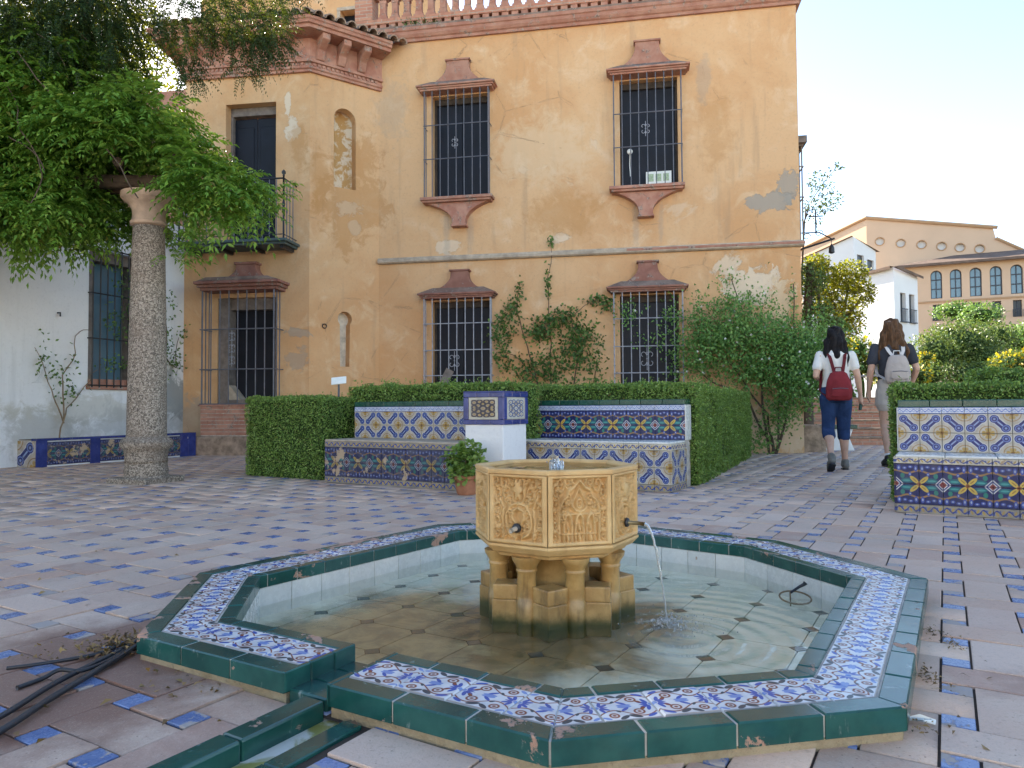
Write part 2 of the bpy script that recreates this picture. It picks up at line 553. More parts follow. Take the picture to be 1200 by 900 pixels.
# damp corner by the outlet of the basin, where the lime bloom has washed off
dx, dy = x + 1.18, y - 2.02
damp = m.mapr((dx * dx * 1.6 + dy * dy).sqrt() + (n1 - 0.5) * 0.9, 0.78, 0.34)
spots = m.mapr(m.noise(2.1, 6, 0.6, m.scale(w, 1, 1, 1, (9, 4, 2)), 0.4), 0.60, 0.72)
red = damp.max(spots * 0.35)
c = m.mix(red * 0.8, c, (0.16, 0.065, 0.042, 1))
c = m.mix(m.mapr(n3, 0.48, 0.66) * 0.35, c, (0.30, 0.23, 0.19, 1))
c = m.mix(m.mapr(n2, 0.5, 0.8) * 0.4, c, (0.18, 0.13, 0.10, 1))
n4 = m.noise(190, 4, 0.7, w); pit = m.mapr(m.voro(55, w), 0.16, 0.05)
c = m.mix(m.mapr(n4, 0.52, 0.7) * 0.22, c, (0.24, 0.17, 0.135, 1))
c = m.mix(m.mapr(n4, 0.46, 0.30) * 0.3, c, (0.66, 0.56, 0.47, 1))
c = m.mix(pit * m.mapr(n1, 0.45, 0.6) * 0.7, c, (0.12, 0.08, 0.06, 1))
m.color(c)
m.set('Roughness', m.mapr(red + n2 * 0.4, 0.0, 1.2, 0.80, 0.5))
m.bump(n1 * 0.8 + n2 * 0.5 + n4 * 0.35 - pit * 0.6, 0.55, 0.006)
M_['paving_brick'] = m.m

def make_glaze(name, c0, c1, rough=0.16, chip=None, chipamt=0.62, coordk='world'):
    m = Mat(name, rough, 0.5)
    w = m.world()
    n = m.noise(9, 5, 0.6, w); f = m.noise(34, 6, 0.7, w)
    c = m.mix(m.mapr(n, 0.35, 0.65), c0, c1)
    c = m.mix(m.mapr((m.island() + m.rnd()).fract(), 0.2, 0.9) * 0.35, c, tuple(x * 0.7 for x in c0[:3]) + (1,))
    if chip:
        lm = m.mapr(m.noise(16, 8, 0.7, m.scale(w, 1, 1, 0.5, (6, 1, 2)), 0.3), 0.60, 0.72)
        c = m.mix(lm * 0.45, c, (0.42, 0.46, 0.43, 1))
        k = m.mapr(m.noise(4.2, 9, 0.66, m.scale(w, 1, 1, 1, (2, 7, 5)), 0.4), chipamt, chipamt + 0.02)
        c = m.mix(k, c, chip)
        m.set('Roughness', m.mapr(k + f * 0.25, 0.0, 1.0, rough, 0.8))
        m.bump(k * -1.0 + f * 0.15, 0.4, 0.004)
    else:
        m.set('Roughness', m.mapr(f, 0.3, 0.8, rough, rough + 0.2))
        m.bump(n * 0.5 + f * 0.12, 0.12, 0.004)
    m.color(c)
    M_[name] = m.m
make_glaze('blue_glaze', (0.10, 0.155, 0.32, 1), (0.16, 0.23, 0.41, 1), 0.25, (0.36, 0.31, 0.28, 1), 0.54)
make_glaze('green_glaze', (0.008, 0.060, 0.052, 1), (0.018, 0.095, 0.08, 1), 0.16, (0.40, 0.23, 0.16, 1), 0.595)
make_glaze('dark_green_glaze', (0.008, 0.055, 0.036, 1), (0.012, 0.075, 0.05, 1), 0.2)
make_glaze('white_glaze', (0.62, 0.63, 0.60, 1), (0.68, 0.68, 0.64, 1), 0.2)
make_glaze('navy_glaze', (0.02, 0.032, 0.15, 1), (0.035, 0.055, 0.22, 1), 0.2, (0.35, 0.33, 0.32, 1), 0.66)

# channel and basin floor tile: pale, slimy
m = Mat('pool_tile', 0.3, 0.4)
w = m.world()
x, y, z = m.xyz(w)
n = m.noise(2.2, 7, 0.62, w, 0.5); f = m.noise(18, 5, 0.6, w)
c = m.mix(m.mapr(f, 0.35, 0.7), (0.70, 0.67, 0.53, 1), (0.78, 0.76, 0.63, 1))
dx, dy = x + 0.22, y - 2.62
sed = m.mapr((dx * dx * 0.8 + dy * dy * 1.25).sqrt() + (n - 0.5) * 1.3, 0.86, 0.45)       # silt settled on the left of the jet
c = m.mix(sed * 0.9, c, m.mix(m.mapr(m.noise(7, 8, 0.7, w, 0.8), 0.4, 0.62), (0.34, 0.23, 0.10, 1), (0.13, 0.085, 0.035, 1)))
ex, ey = x - 0.2, y - 2.72
foot = m.mapr((ex * ex + ey * ey).sqrt() + (n - 0.5) * 0.5, 0.52, 0.34)
c = m.mix(foot * 0.7, c, (0.10, 0.065, 0.02, 1))
c = m.mix(m.mapr(m.noise(4.5, 6, 0.6, m.scale(w, 1, 1, 1, (1, 5, 3)), 0.6), 0.55, 0.70) * 0.4, c, (0.50, 0.48, 0.27, 1))
m.color(c)
M_['pool_tile'] = m.m
m = Mat('channel_tile', 0.4, 0.4); w = m.world(); n = m.noise(8, 7, 0.65, w, 0.6)
m.color(m.mix(m.mapr(n, 0.46, 0.60), (0.60, 0.60, 0.54, 1), (0.27, 0.26, 0.07, 1))); M_['channel_tile'] = m.m
plain('dark_inset', (0.045, 0.055, 0.05, 1), 0.3, 0.4, 0.4, 20)
plain('grout', (0.44, 0.41, 0.36, 1), 0.95, 0.1, 0.3, 20, 0.4)
m = Mat('old_cement', 0.95, 0.1)
w = m.world(); n = m.noise(7, 8, 0.7, w); f = m.noise(60, 5, 0.7, w)
c = m.mix(m.mapr(n, 0.4, 0.62), (0.30, 0.24, 0.15, 1), (0.40, 0.33, 0.22, 1))
c = m.mix(m.mapr(f, 0.55, 0.75) * 0.6, c, (0.13, 0.09, 0.055, 1))
m.color(c); m.bump(n + f, 0.8, 0.012); M_['old_cement'] = m.m
plain('joint_dirt', (0.075, 0.06, 0.05, 1), 0.98, 0.05, 0.35, 12, 0.6)
plain('soil', (0.13, 0.095, 0.06, 1), 0.98, 0.05, 0.35, 6, 0.6)

# ---- painted tiles: uv runs 0..1 over each tile, alike tiles are turned to make the repeat
GLZ = 0.27
def painted(name):
    m = Mat(name, GLZ, 0.3)
    x, y, z = m.xyz(m.coord('UV'))
    wob = m.noise(5.0, 3, 0.5, m.world()) - 0.5
    return m, x + wob * 0.05, y + wob * 0.05

def finish_tile(m, c, wear=0.66, wearcol=(0.40, 0.30, 0.2, 1), tone=0.25):
    w = m.world()
    k = m.mapr(m.noise(5.5, 8, 0.68, m.scale(w, 1, 1, 1, (4, 4, 1))), wear, wear + 0.03)
    c = m.mix(m.mapr(m.noise(13, 5, 0.6, w), 0.4, 0.7) * tone, c, (0.10, 0.10, 0.12, 1))
    c = m.mix(k, c, wearcol)
    m.color(c)
    m.set('Roughness', m.mapr(k, 0.0, 1.0, GLZ, 0.85))
    m.bump(m.noise(22, 4, 0.6, w) * 0.3 - k, 0.2, 0.004)
    M_[m.m.name] = m.m

def length(a, b): return (a * a + b * b).sqrt()

def tile_knot(name, wear=0.68, tone=0.2):
    """navy knot across one diagonal, ochre flowers in the other corners"""
    m, u, v = painted(name)
    x, y = u - 0.5, v - 0.5
    p = ((x + y) * 0.7071).abs(); q = ((x - y) * 0.7071).abs()
    lob = length(p - 0.35, q)
    d = (lob - 0.215).min((q - 0.16).max(p - 0.35))
    bgc = m.mix(m.mapr(m.noise(26, 3, 0.5, m.world()), 0.4, 0.6), (0.36, 0.32, 0.25, 1), (0.45, 0.41, 0.34, 1))
    cr = length((x + y) * 0.7071, q - 0.707)
    pet = length(((x + y) * 0.7071).abs() - 0.10, q - 0.56)
    c = m.mix((cr - 0.36).abs().below(0.02, 0.012), bgc, (0.28, 0.15, 0.05, 1))
    c = m.mix(pet.below(0.085, 0.02), c, (0.36, 0.23, 0.07, 1))
    c = m.mix(cr.below(0.12), c, (0.36, 0.24, 0.08, 1))
    c = m.mix(cr.below(0.07), c, (0.24, 0.11, 0.03, 1))
    c = m.mix(d.below(0.03, 0.012), c, (0.52, 0.53, 0.55, 1))
    c = m.mix(d.below(0.0, 0.012), c, (0.010, 0.016, 0.11, 1))
    c = m.mix((lob - 0.145).abs().below(0.02, 0.015), c, (0.12, 0.19, 0.44, 1))
    c = m.mix(length(lob, 0.0).below(0.055), c, (0.22, 0.29, 0.48, 1))
    c = m.mix((p - 0.0).abs().below(0.16) * q.below(0.035), c, (0.25, 0.32, 0.50, 1))
    finish_tile(m, c, wear, tone=tone)

def tile_star(name, wear=0.68, tone=0.2, dull=0.0):
    """quarter of a repeat: diamond at (0,0), yellow cross flower at (1,0), leaf border towards v=1"""
    m, u, v = painted(name)
    d = u.abs() * 1.05 + v.abs()
    bgc = (0.014, 0.020, 0.085, 1)
    c = m.mix(length((u - 0.5) / 0.30, (v - 0.16) / 0.13).below(1.0, 0.1), bgc, (0.012, 0.115, 0.135, 1))
    c = m.mix(length((u - 0.46) / 0.18, (v - 0.15) / 0.05).below(1.0, 0.15), c, (0.05, 0.27, 0.25, 1))
    c = m.mix(length((u - 0.28) / 0.10, (v - 0.40) / 0.13).below(1.0, 0.1), c, (0.02, 0.17, 0.13, 1))
    arc = v - 0.60 - (u * PI * 2.0).cos() * 0.07
    c = m.mix(arc.abs().below(0.045), c, (0.30, 0.17, 0.06, 1))
    for (cx, cy, rx, ry) in ((0.12, 0.80, 0.09, 0.15), (0.38, 0.80, 0.10, 0.08), (0.64, 0.86, 0.11, 0.07), (0.88, 0.78, 0.08, 0.16), (0.62, 0.48, 0.07, 0.10)):
        e = length((u - cx) / rx, (v - cy) / ry)
        c = m.mix(e.below(1.0, 0.1), c, (0.045, 0.075, 0.28, 1))
        c = m.mix(e.below(0.42, 0.12), c, (0.33, 0.38, 0.48, 1))
    f = 1.0 - u
    p = (f + v) * 0.7071; q = (f - v) * 0.7071
    c = m.mix(length((p - 0.27) / 0.26, q / 0.105).below(1.0, 0.08), c, (0.50, 0.35, 0.075, 1))
    c = m.mix(length((p - 0.25) / 0.13, q / 0.03).below(1.0, 0.15), c, (0.27, 0.15, 0.04, 1))
    c = m.mix(length(f, v).below(0.07), c, (0.28, 0.10, 0.05, 1))
    c = m.mix(d.below(0.33), c, (0.55, 0.55, 0.52, 1))
    c = m.mix(d.below(0.27), c, (0.03, 0.04, 0.16, 1))
    c = m.mix(d.below(0.18), c, (0.55, 0.55, 0.52, 1))
    c = m.mix(d.below(0.13), c, (0.22, 0.04, 0.04, 1))
    if dull: c = m.mix(dull, c, (0.05, 0.05, 0.07, 1))
    finish_tile(m, c, wear, tone=tone)

def tile_rope(name):
    m, u, v = painted(name)
    c = (0.55, 0.57, 0.60, 1)
    a = (u * PI * 6.0).sin() * 0.22
    c = m.mix((v - 0.5 - a).abs().below(0.10, 0.04), c, (0.10, 0.16, 0.42, 1))
    c = m.mix((v - 0.5 + a).abs().below(0.09, 0.04), c, (0.28, 0.36, 0.55, 1))
    c = m.mix((v - 0.5).abs().above(0.43), c, (0.16, 0.22, 0.46, 1))
    finish_tile(m, c, 0.70)

def tile_scroll(name, dark=0.0):
    m, u, v = painted(name)
    c = m.mix(dark, (0.55, 0.50, 0.38, 1), (0.20, 0.17, 0.13, 1))
    s = (u * PI * 4.0).sin()
    c = m.mix((v - 0.5 - s * 0.25).abs().below(0.11, 0.04), c, (0.03, 0.05, 0.20, 1))
    w2 = (u * PI * 4.0 + 1.9).sin()
    c = m.mix(length((u * 4.0).fract() - 0.5, (v - 0.5 - w2 * 0.28) * 1.4).below(0.24, 0.05), c, (0.42, 0.27, 0.06, 1))
    c = m.mix(length((u * 4.0 + 0.5).fract() - 0.5, (v - 0.5 + w2 * 0.2) * 1.4).below(0.15, 0.05), c, (0.06, 0.10, 0.32, 1))
    finish_tile(m, c, 0.62, (0.33, 0.24, 0.15, 1), 0.5)

def tile_arab(name):
    """rim of the basin: white ground, blue palmettes, rust stems, slate-green leaves"""
    m, u, v = painted(name)
    wq = (v - 0.5).abs()
    c = m.mix(m.mapr(m.noise(20, 4, 0.6, m.world()), 0.4, 0.65), (0.66, 0.66, 0.66, 1), (0.56, 0.56, 0.57, 1))
    def blob(cx, cy, rx, ry, colr, ang=0.0, c=None):
        a, b = u - cx, wq - cy
        ca, sa = math.cos(ang), math.sin(ang)
        return m.mix(length((a * ca + b * sa) / rx, (b * ca - a * sa) / ry).below(1.0, 0.12), c, colr)
    rust = (0.22, 0.07, 0.04, 1); blue = (0.05, 0.10, 0.36, 1); pal = (0.18, 0.27, 0.52, 1); leaf = (0.045, 0.06, 0.075, 1)
    # one rust stem waves along, throwing a curl each way
    st = wq - 0.27 - (u * PI * 2.0).sin() * 0.13
    c = m.mix(st.abs().below(0.019, 0.012), c, rust)
    for (cx, cy, r) in ((0.30, 0.24, 0.085), (0.78, 0.33, 0.075)):
        rr_ = length(u - cx, wq - cy)
        c = m.mix((rr_ - r).abs().below(0.020, 0.012), c, rust)
        c = m.mix(rr_.below(0.036), c, rust)
    # palmette on the axis at both ends, split leaves between
    for a in (-0.2, 0.5, 1.2):
        c = blob(0.04 + 0.12 * math.cos(a), 0.01 + 0.13 * math.sin(a), 0.10, 0.038, blue, a, c)
        c = blob(0.96 - 0.11 * math.cos(a), 0.01 + 0.12 * math.sin(a), 0.09, 0.034, blue, -a, c)
    c = blob(0.0, 0.0, 0.05, 0.05, pal, 0, c); c = blob(1.0, 0.0, 0.05, 0.05, pal, 0, c)
    c = blob(0.50, 0.03, 0.13, 0.045, pal, 0.0, c)
    c = blob(0.52, 0.12, 0.10, 0.035, blue, 0.7, c)
    c = blob(0.42, 0.40, 0.12, 0.052, leaf, -0.5, c)
    c = blob(0.62, 0.42, 0.11, 0.048, leaf, 0.6, c)
    c = blob(0.20, 0.13, 0.07, 0.036, rust, 0.8, c)
    c = blob(0.12, 0.40, 0.11, 0.040, blue, 0.5, c)
    c = blob(0.93, 0.42, 0.08, 0.036, pal, -0.6, c)
    c = blob(0.66, 0.18, 0.055, 0.028, leaf, -0.9, c)
    c = m.mix((v - 0.5).abs().above(0.488, 0.008), c, (0.34, 0.30, 0.27, 1))
    finish_tile(m, c, 0.70, (0.42, 0.26, 0.19, 1), 0.18)

def tile_panel(name, ground, ink):
    """framed panel of the pedestal: dark foliage scrolls on a pale ground"""
    m, u, v = painted(name)
    x, y = (u - 0.5).abs(), (v - 0.5).abs()
    c = ground
    for (cx, cy, r) in ((0.0, 0.0, 0.11), (0.17, 0.13, 0.10), (0.30, 0.06, 0.09), (0.31, 0.28, 0.10), (0.12, 0.31, 0.09), (0.0, 0.22, 0.08)):
        q = length(x - cx, y - cy)
        c = m.mix((q - r).abs().below(0.028, 0.015), c, ink)
        c = m.mix(q.below(0.035), c, (0.40, 0.25, 0.07, 1))
    c = m.mix(x.max(y).above(0.42, 0.01), c, (0.50, 0.47, 0.38, 1))
    finish_tile(m, c, 0.72, tone=0.3)

tile_knot('tile_knot'); tile_knot('tile_knot_worn', 0.60, 0.45)
tile_star('tile_star', 0.67, 0.3); tile_star('tile_star_dark', 0.585, 0.6, 0.42)
tile_rope('tile_rope'); tile_scroll('tile_scroll'); tile_scroll('tile_scroll_dark', 0.75)
tile_arab('tile_arabesque')
tile_panel('tile_panel_buff', (0.34, 0.27, 0.19, 1), (0.035, 0.03, 0.045, 1))
tile_panel('tile_panel_white', (0.58, 0.57, 0.52, 1), (0.14, 0.15, 0.22, 1))

# ---- stone
m = Mat('carved_stone', 0.62, 0.35)
w = m.world(); n = m.noise(6, 7, 0.65, w); f = m.noise(48, 6, 0.7, w)
c = m.mix(m.mapr(n, 0.36, 0.64), (0.54, 0.325, 0.13, 1), (0.65, 0.435, 0.20, 1))
c = m.mix(m.mapr(m.noise(2.5, 6, 0.6, m.scale(w, 3, 3, 0.5)), 0.55, 0.72) * 0.6, c, (0.30, 0.16, 0.05, 1))
c = m.mix(m.mapr(f, 0.55, 0.8) * 0.35, c, (0.25, 0.14, 0.05, 1))
m.color(c); m.bump(n * 0.6 + f * 0.8, 0.35, 0.006); M_['carved_stone'] = m.m
m = Mat('wet_stone', 0.3, 0.5)
w = m.world(); n = m.noise(7, 7, 0.65, w); f = m.noise(48, 6, 0.7, w); x, y, z = m.xyz(w)
c = m.mix(m.mapr(n, 0.36, 0.64), (0.33, 0.185, 0.06, 1), (0.49, 0.31, 0.12, 1))
c = m.mix(m.mapr(m.noise(9, 6, 0.6, m.scale(w, 2, 2, 0.5)), 0.5, 0.7) * 0.65, c, (0.09, 0.05, 0.02, 1))
c = m.mix(m.mapr(z + (n - 0.5) * 0.08, 0.0, -0.05), c, (0.06, 0.06, 0.015, 1))
m.color(c); m.bump(n * 0.6 + f * 0.6, 0.35, 0.006); M_['wet_stone'] = m.m
# granite column: coarse pale and dark grains
m = Mat('granite', 0.85, 0.25)
w = m.world()
g1 = m.voro(95, w, 'F1', 'Color'); gx, gy, gz = m.xyz(g1)
c = m.ramp(gx, [(0.0, (0.085, 0.07, 0.055, 1)), (0.28, (0.17, 0.14, 0.11, 1)), (0.6, (0.26, 0.215, 0.17, 1)), (1.0, (0.42, 0.36, 0.29, 1))])
n = m.noise(3, 6, 0.6, w)
c = m.mix(m.mapr(n, 0.5, 0.72) * 0.5, c, (0.20, 0.15, 0.115, 1))
m.color(c); m.bump(gx + n, 0.5, 0.006); M_['granite'] = m.m
plain('cap_stone', (0.43, 0.31, 0.22, 1), 0.9, 0.2, 0.3, 7, 0.5)
plain('rubble', (0.30, 0.22, 0.16, 1), 0.95, 0.1, 0.45, 9, 0.8)

# ---- metal, timber, glass
plain('iron', (0.10, 0.105, 0.125, 1), 0.5, 0.5, 0.25, 12, 0.15, 0.0)
plain('pale_iron', (0.30, 0.31, 0.34, 1), 0.55, 0.5, 0.25, 14, 0.15, 0.0)
plain('black_iron', (0.018, 0.018, 0.02, 1), 0.45, 0.5, 0.3, 14, 0.1, 0.0)
plain('brass', (0.28, 0.22, 0.12, 1), 0.4, 0.5, 0.3, 20, 0.1, 0.8)
plain('shutter', (0.007, 0.009, 0.016, 1), 0.5, 0.25, 0.3, 3, 0.15)
plain('jamb', (0.42, 0.35, 0.27, 1), 0.85, 0.2, 0.25, 8, 0.3)
plain('dark_wood', (0.06, 0.048, 0.04, 1), 0.85, 0.2, 0.3, 10, 0.3)
plain('grey_wood', (0.19, 0.16, 0.14, 1), 0.85, 0.2, 0.3, 10, 0.3)
plain('verdigris', (0.07, 0.10, 0.095, 1), 0.6, 0.4, 0.35, 8, 0.2)
plain('paper', (0.72, 0.74, 0.70, 1), 0.7, 0.3, 0.06, 20)
plain('paper_print', (0.35, 0.45, 0.30, 1), 0.7, 0.3, 0.3, 40)
plain('black_rubber', (0.02, 0.022, 0.027, 1), 0.4, 0.45, 0.3, 20, 0.05)
plain('pot', (0.34, 0.15, 0.085, 1), 0.85, 0.2, 0.25, 12, 0.4)
plain('roof_tile', (0.34, 0.25, 0.19, 1), 0.9, 0.15, 0.5, 11, 0.6)
plain('far_plaster', (0.67, 0.47, 0.33, 1), 0.92, 0.1, 0.07, 0.25, 0.0, 0.0)
plain('far_trim', (0.48, 0.30, 0.18, 1), 0.9, 0.1, 0.1, 1)
plain('far_white', (0.74, 0.74, 0.74, 1), 0.92, 0.1, 0.05, 0.4)
plain('far_roof', (0.17, 0.12, 0.095, 1), 0.9, 0.1, 0.3, 2)
plain('far_frame', (0.07, 0.08, 0.10, 1), 0.6, 0.3, 0.1, 2)
plain('far_dark', (0.035, 0.04, 0.05, 1), 0.35, 0.5, 0.2, 1)
m = Mat('far_glass', 0.04, 0.5); m.set('Metallic', 0.0); m.color((0.10, 0.19, 0.25, 1)); m.set('Specular IOR Level', 1.0); M_['far_glass'] = m.m

# ---- foliage
def leafmat(name, stops, trans=0.35, rough=0.45, spec=0.35):
    m = Mat(name, rough, spec)
    c = m.ramp(m.island(), stops)
    m.color(c)
    tr = m.n.new('ShaderNodeBsdfTranslucent')
    hs = m.mix(0.45, c, (0.30, 0.36, 0.02, 1))
    m.l.new(hs.k, tr.inputs['Color'])
    mx = m.n.new('ShaderNodeMixShader'); mx.inputs[0].default_value = trans
    m.l.new(m.b.outputs[0], mx.inputs[1]); m.l.new(tr.outputs[0], mx.inputs[2])
    m.l.new(mx.outputs[0], m.out.inputs['Surface'])
    M_[name] = m.m

leafmat('wisteria_leaf', [(0.0, (0.25, 0.17, 0.05, 1)), (0.02, (0.08, 0.20, 0.035, 1)), (0.45, (0.15, 0.33, 0.05, 1)), (0.85, (0.24, 0.45, 0.075, 1)), (1.0, (0.40, 0.55, 0.11, 1))], 0.48)
leafmat('hedge_leaf', [(0.0, (0.18, 0.12, 0.05, 1)), (0.03, (0.09, 0.175, 0.04, 1)), (0.5, (0.17, 0.305, 0.065, 1)), (0.9, (0.27, 0.43, 0.10, 1)), (1.0, (0.38, 0.50, 0.17, 1))], 0.25)
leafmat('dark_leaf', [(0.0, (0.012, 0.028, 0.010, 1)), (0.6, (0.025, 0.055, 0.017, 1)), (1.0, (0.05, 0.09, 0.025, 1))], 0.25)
leafmat('climber_leaf', [(0.0, (0.035, 0.09, 0.025, 1)), (0.6, (0.08, 0.17, 0.04, 1)), (1.0, (0.16, 0.28, 0.07, 1))], 0.3)
leafmat('jasmine_leaf', [(0.0, (0.06, 0.16, 0.04, 1)), (0.5, (0.13, 0.29, 0.065, 1)), (1.0, (0.24, 0.41, 0.12, 1))], 0.3)
leafmat('yellow_leaf', [(0.0, (0.10, 0.12, 0.010, 1)), (0.5, (0.20, 0.19, 0.010, 1)), (1.0, (0.32, 0.26, 0.012, 1))], 0.45)
leafmat('olive_leaf', [(0.0, (0.05, 0.10, 0.03, 1)), (0.5, (0.085, 0.155, 0.045, 1)), (1.0, (0.14, 0.22, 0.07, 1))], 0.3)
leafmat('geranium_leaf', [(0.0, (0.10, 0.19, 0.04, 1)), (0.5, (0.20, 0.33, 0.07, 1)), (1.0, (0.34, 0.46, 0.13, 1))], 0.35)
leafmat('dead_leaf', [(0.0, (0.07, 0.04, 0.02, 1)), (0.5, (0.20, 0.11, 0.04, 1)), (1.0, (0.42, 0.27, 0.10, 1))], 0.15)
leafmat('white_flower', [(0.0, (0.65, 0.65, 0.6, 1)), (1.0, (0.8, 0.8, 0.76, 1))], 0.3)
leafmat('yellow_flower', [(0.0, (0.55, 0.38, 0.02, 1)), (1.0, (0.75, 0.6, 0.05, 1))], 0.4)
plain('hedge_core', (0.035, 0.06, 0.018, 1), 0.95, 0.1, 0.4, 20, 0.5)
plain('bark', (0.10, 0.075, 0.055, 1), 0.95, 0.1, 0.35, 14, 0.7)
plain('pale_twig', (0.22, 0.16, 0.10, 1), 0.9, 0.1, 0.3, 14, 0.3)

# ---- people
m = Mat('skin', 0.55, 0.35); m.color(m.mix(m.mapr(m.noise(9, 4, 0.6, m.coord()), 0.3, 0.7), (0.50, 0.29, 0.20, 1), (0.58, 0.36, 0.26, 1)))
m.set('Subsurface Weight', 0.1); m.set('Subsurface Radius', (0.01, 0.004, 0.002)); M_['skin'] = m.m
def cloth(name, c, var=0.15):
    m = Mat(name, 0.9, 0.15)
    o = m.coord()
    n = m.noise(7, 6, 0.6, o, 0.5)
    m.color(m.ramp(n, [(0.3, tuple(x * (1 - var) for x in c[:3]) + (1,)), (0.7, tuple(min(1, x * (1 + var)) for x in c[:3]) + (1,))]))
    m.bump(n * 1.0 + m.noise(18, 3, 0.5, o, 1.0) * 0.4, 0.6, 0.02)
    M_[name] = m.m
cloth('white_cotton', (0.68, 0.67, 0.63, 1), 0.06)
cloth('navy_denim', (0.022, 0.045, 0.11, 1), 0.3)
cloth('charcoal_cotton', (0.05, 0.052, 0.062, 1), 0.2)
cloth('beige_cotton', (0.46, 0.41, 0.36, 1), 0.1)
cloth('maroon_nylon', (0.19, 0.025, 0.03, 1), 0.25)
cloth('maroon_strap', (0.12, 0.02, 0.024, 1), 0.2)
cloth('sand_nylon', (0.42, 0.36, 0.32, 1), 0.12)
cloth('pale_strap', (0.62, 0.58, 0.54, 1), 0.1)
plain('green_case', (0.03, 0.09, 0.07, 1), 0.5, 0.4, 0.2, 20)
plain('grey_shoe', (0.16, 0.15, 0.13, 1), 0.8, 0.3, 0.25, 30, 0.2)
plain('black_shoe', (0.015, 0.015, 0.018, 1), 0.6, 0.3, 0.25, 30, 0.2)
plain('white_sock', (0.65, 0.65, 0.63, 1), 0.9, 0.1, 0.08, 30)
def hairmat(name, c0, c1):
    m = Mat(name, 0.6, 0.2)
    o = m.coord()
    s_ = m.noise(14, 5, 0.6, m.scale(o, 5, 5, 0.35), 0.6)
    m.color(m.ramp(s_, [(0.3, c0), (0.7, c1)]))
    m.bump(s_, 0.9, 0.02); M_[name] = m.m
hairmat('black_hair', (0.004, 0.0035, 0.004, 1), (0.016, 0.013, 0.014, 1))
hairmat('brown_hair', (0.05, 0.024, 0.011, 1), (0.17, 0.085, 0.04, 1))

# ---- water: clear, tinted a little, mirror-like at a grazing angle, rippled
def watermat(name, ripples, tint=(0.97, 0.98, 0.93, 1), strength=0.22):
    m = Mat(name, 0.0, 0.5)
    w = m.world()
    h = m.noise(7.0, 4, 0.55, w, 0.8) * 0.6 + m.noise(24, 3, 0.5, w, 0.4) * 0.16
    x, y, z = m.xyz(w)
    for (cx, cy, amp, k) in ripples:
        dx, dy = x - cx, y - cy
        r_ = (dx * dx + dy * dy).sqrt()
        h = h + (r_ * k).sin() * (amp / (1.0 + r_ * r_ * 30.0))
    m.n.remove(m.b)
    b = m.n.new('ShaderNodeBump'); b.inputs['Strength'].default_value = strength; b.inputs['Distance'].default_value = 0.02
    m.l.new(h.k, b.inputs['Height'])
    lw_ = m.n.new('ShaderNodeLayerWeight'); lw_.inputs['Blend'].default_value = 0.5; m.l.new(b.outputs[0], lw_.inputs['Normal'])
    fz = E(m, lw_.outputs['Facing']).pow(5.0) * 0.95 + 0.02
    tr = m.n.new('ShaderNodeBsdfTransparent'); tr.inputs[0].default_value = tint
    gl = m.n.new('ShaderNodeBsdfGlossy'); gl.inputs['Roughness'].default_value = 0.02; m.l.new(b.outputs[0], gl.inputs['Normal'])
    mx = m.n.new('ShaderNodeMixShader')
    m.l.new(fz.k, mx.inputs[0]); m.l.new(tr.outputs[0], mx.inputs[1]); m.l.new(gl.outputs[0], mx.inputs[2])
    m.l.new(mx.outputs[0], m.out.inputs['Surface'])
    M_[name] = m.m
watermat('pool_water', [(0.545, 2.41, 1.1, 75.0), (0.05, 2.30, 0.35, 60.0)], strength=0.25)
watermat('bowl_water', [(0.20, 2.78, 1.2, 90.0)], (0.75, 0.72, 0.6, 1), 0.35)
m = Mat('jet_water', 0.08, 0.5); m.color((0.85, 0.88, 0.9, 1)); m.set('Transmission Weight', 0.75); m.set('IOR', 1.33); M_['jet_water'] = m.m
# ================================================================ courtyard
CA = R(-31.0)                              # the paving, basin and benches share these axes
CM = Rz(CA)                                # local (u, v, z)
def uv2w(u, v):
    p = CM @ Vector((u, v, 0)); return p.x, p.y
def w2uv(x, y):
    p = CM.inverted() @ Vector((x, y, 0)); return p.x, p.y

OCT = [(-1.084, 2.096), (-1.248, 2.878), (-0.428, 4.041), (0.36, 4.22), (1.277, 3.505), (1.549, 2.714), (0.844, 1.57), (0.069, 1.422)]
OCT = OCT[::-1]                            # counter-clockwise
def inset(poly, d):
    out = []
    n = len(poly)
    for i in range(n):
        a, b, c = (Vector(poly[i - 1]), Vector(poly[i]), Vector(poly[(i + 1) % n]))
        d0, d1 = (b - a).normalized(), (c - b).normalized()
        n0, n1 = Vector((-d0.y, d0.x)), Vector((-d1.y, d1.x))
        mm = n0 + n1; mm = mm / mm.dot(n1)
        out.append((b.x + mm.x * d, b.y + mm.y * d))
    return out
def inside(poly, x, y):
    r_ = False
    for i in range(len(poly)):
        (x0, y0), (x1, y1) = poly[i - 1], poly[i]
        if (y0 > y) != (y1 > y) and x < (x1 - x0) * (y - y0) / (y1 - y0) + x0: r_ = not r_
    return r_
W_OUT, W_PAT, W_IN = 0.06, 0.14, 0.05
RIM_T, RIM_B = 0.074, 0.022
POOL = inset(OCT, W_OUT + W_PAT + W_IN)
GAP = (-1.405, -1.262)                     # outlet of the basin, in u
CH_KERB, CH_FLOOR, CH_STRIP = (-1.335, -1.268), (-1.268, -1.205), (-1.205, -1.15)
CH_V0, CH_V1 = 0.62, 1.25
WATER_Z, FLOOR_Z = -0.046, -0.088

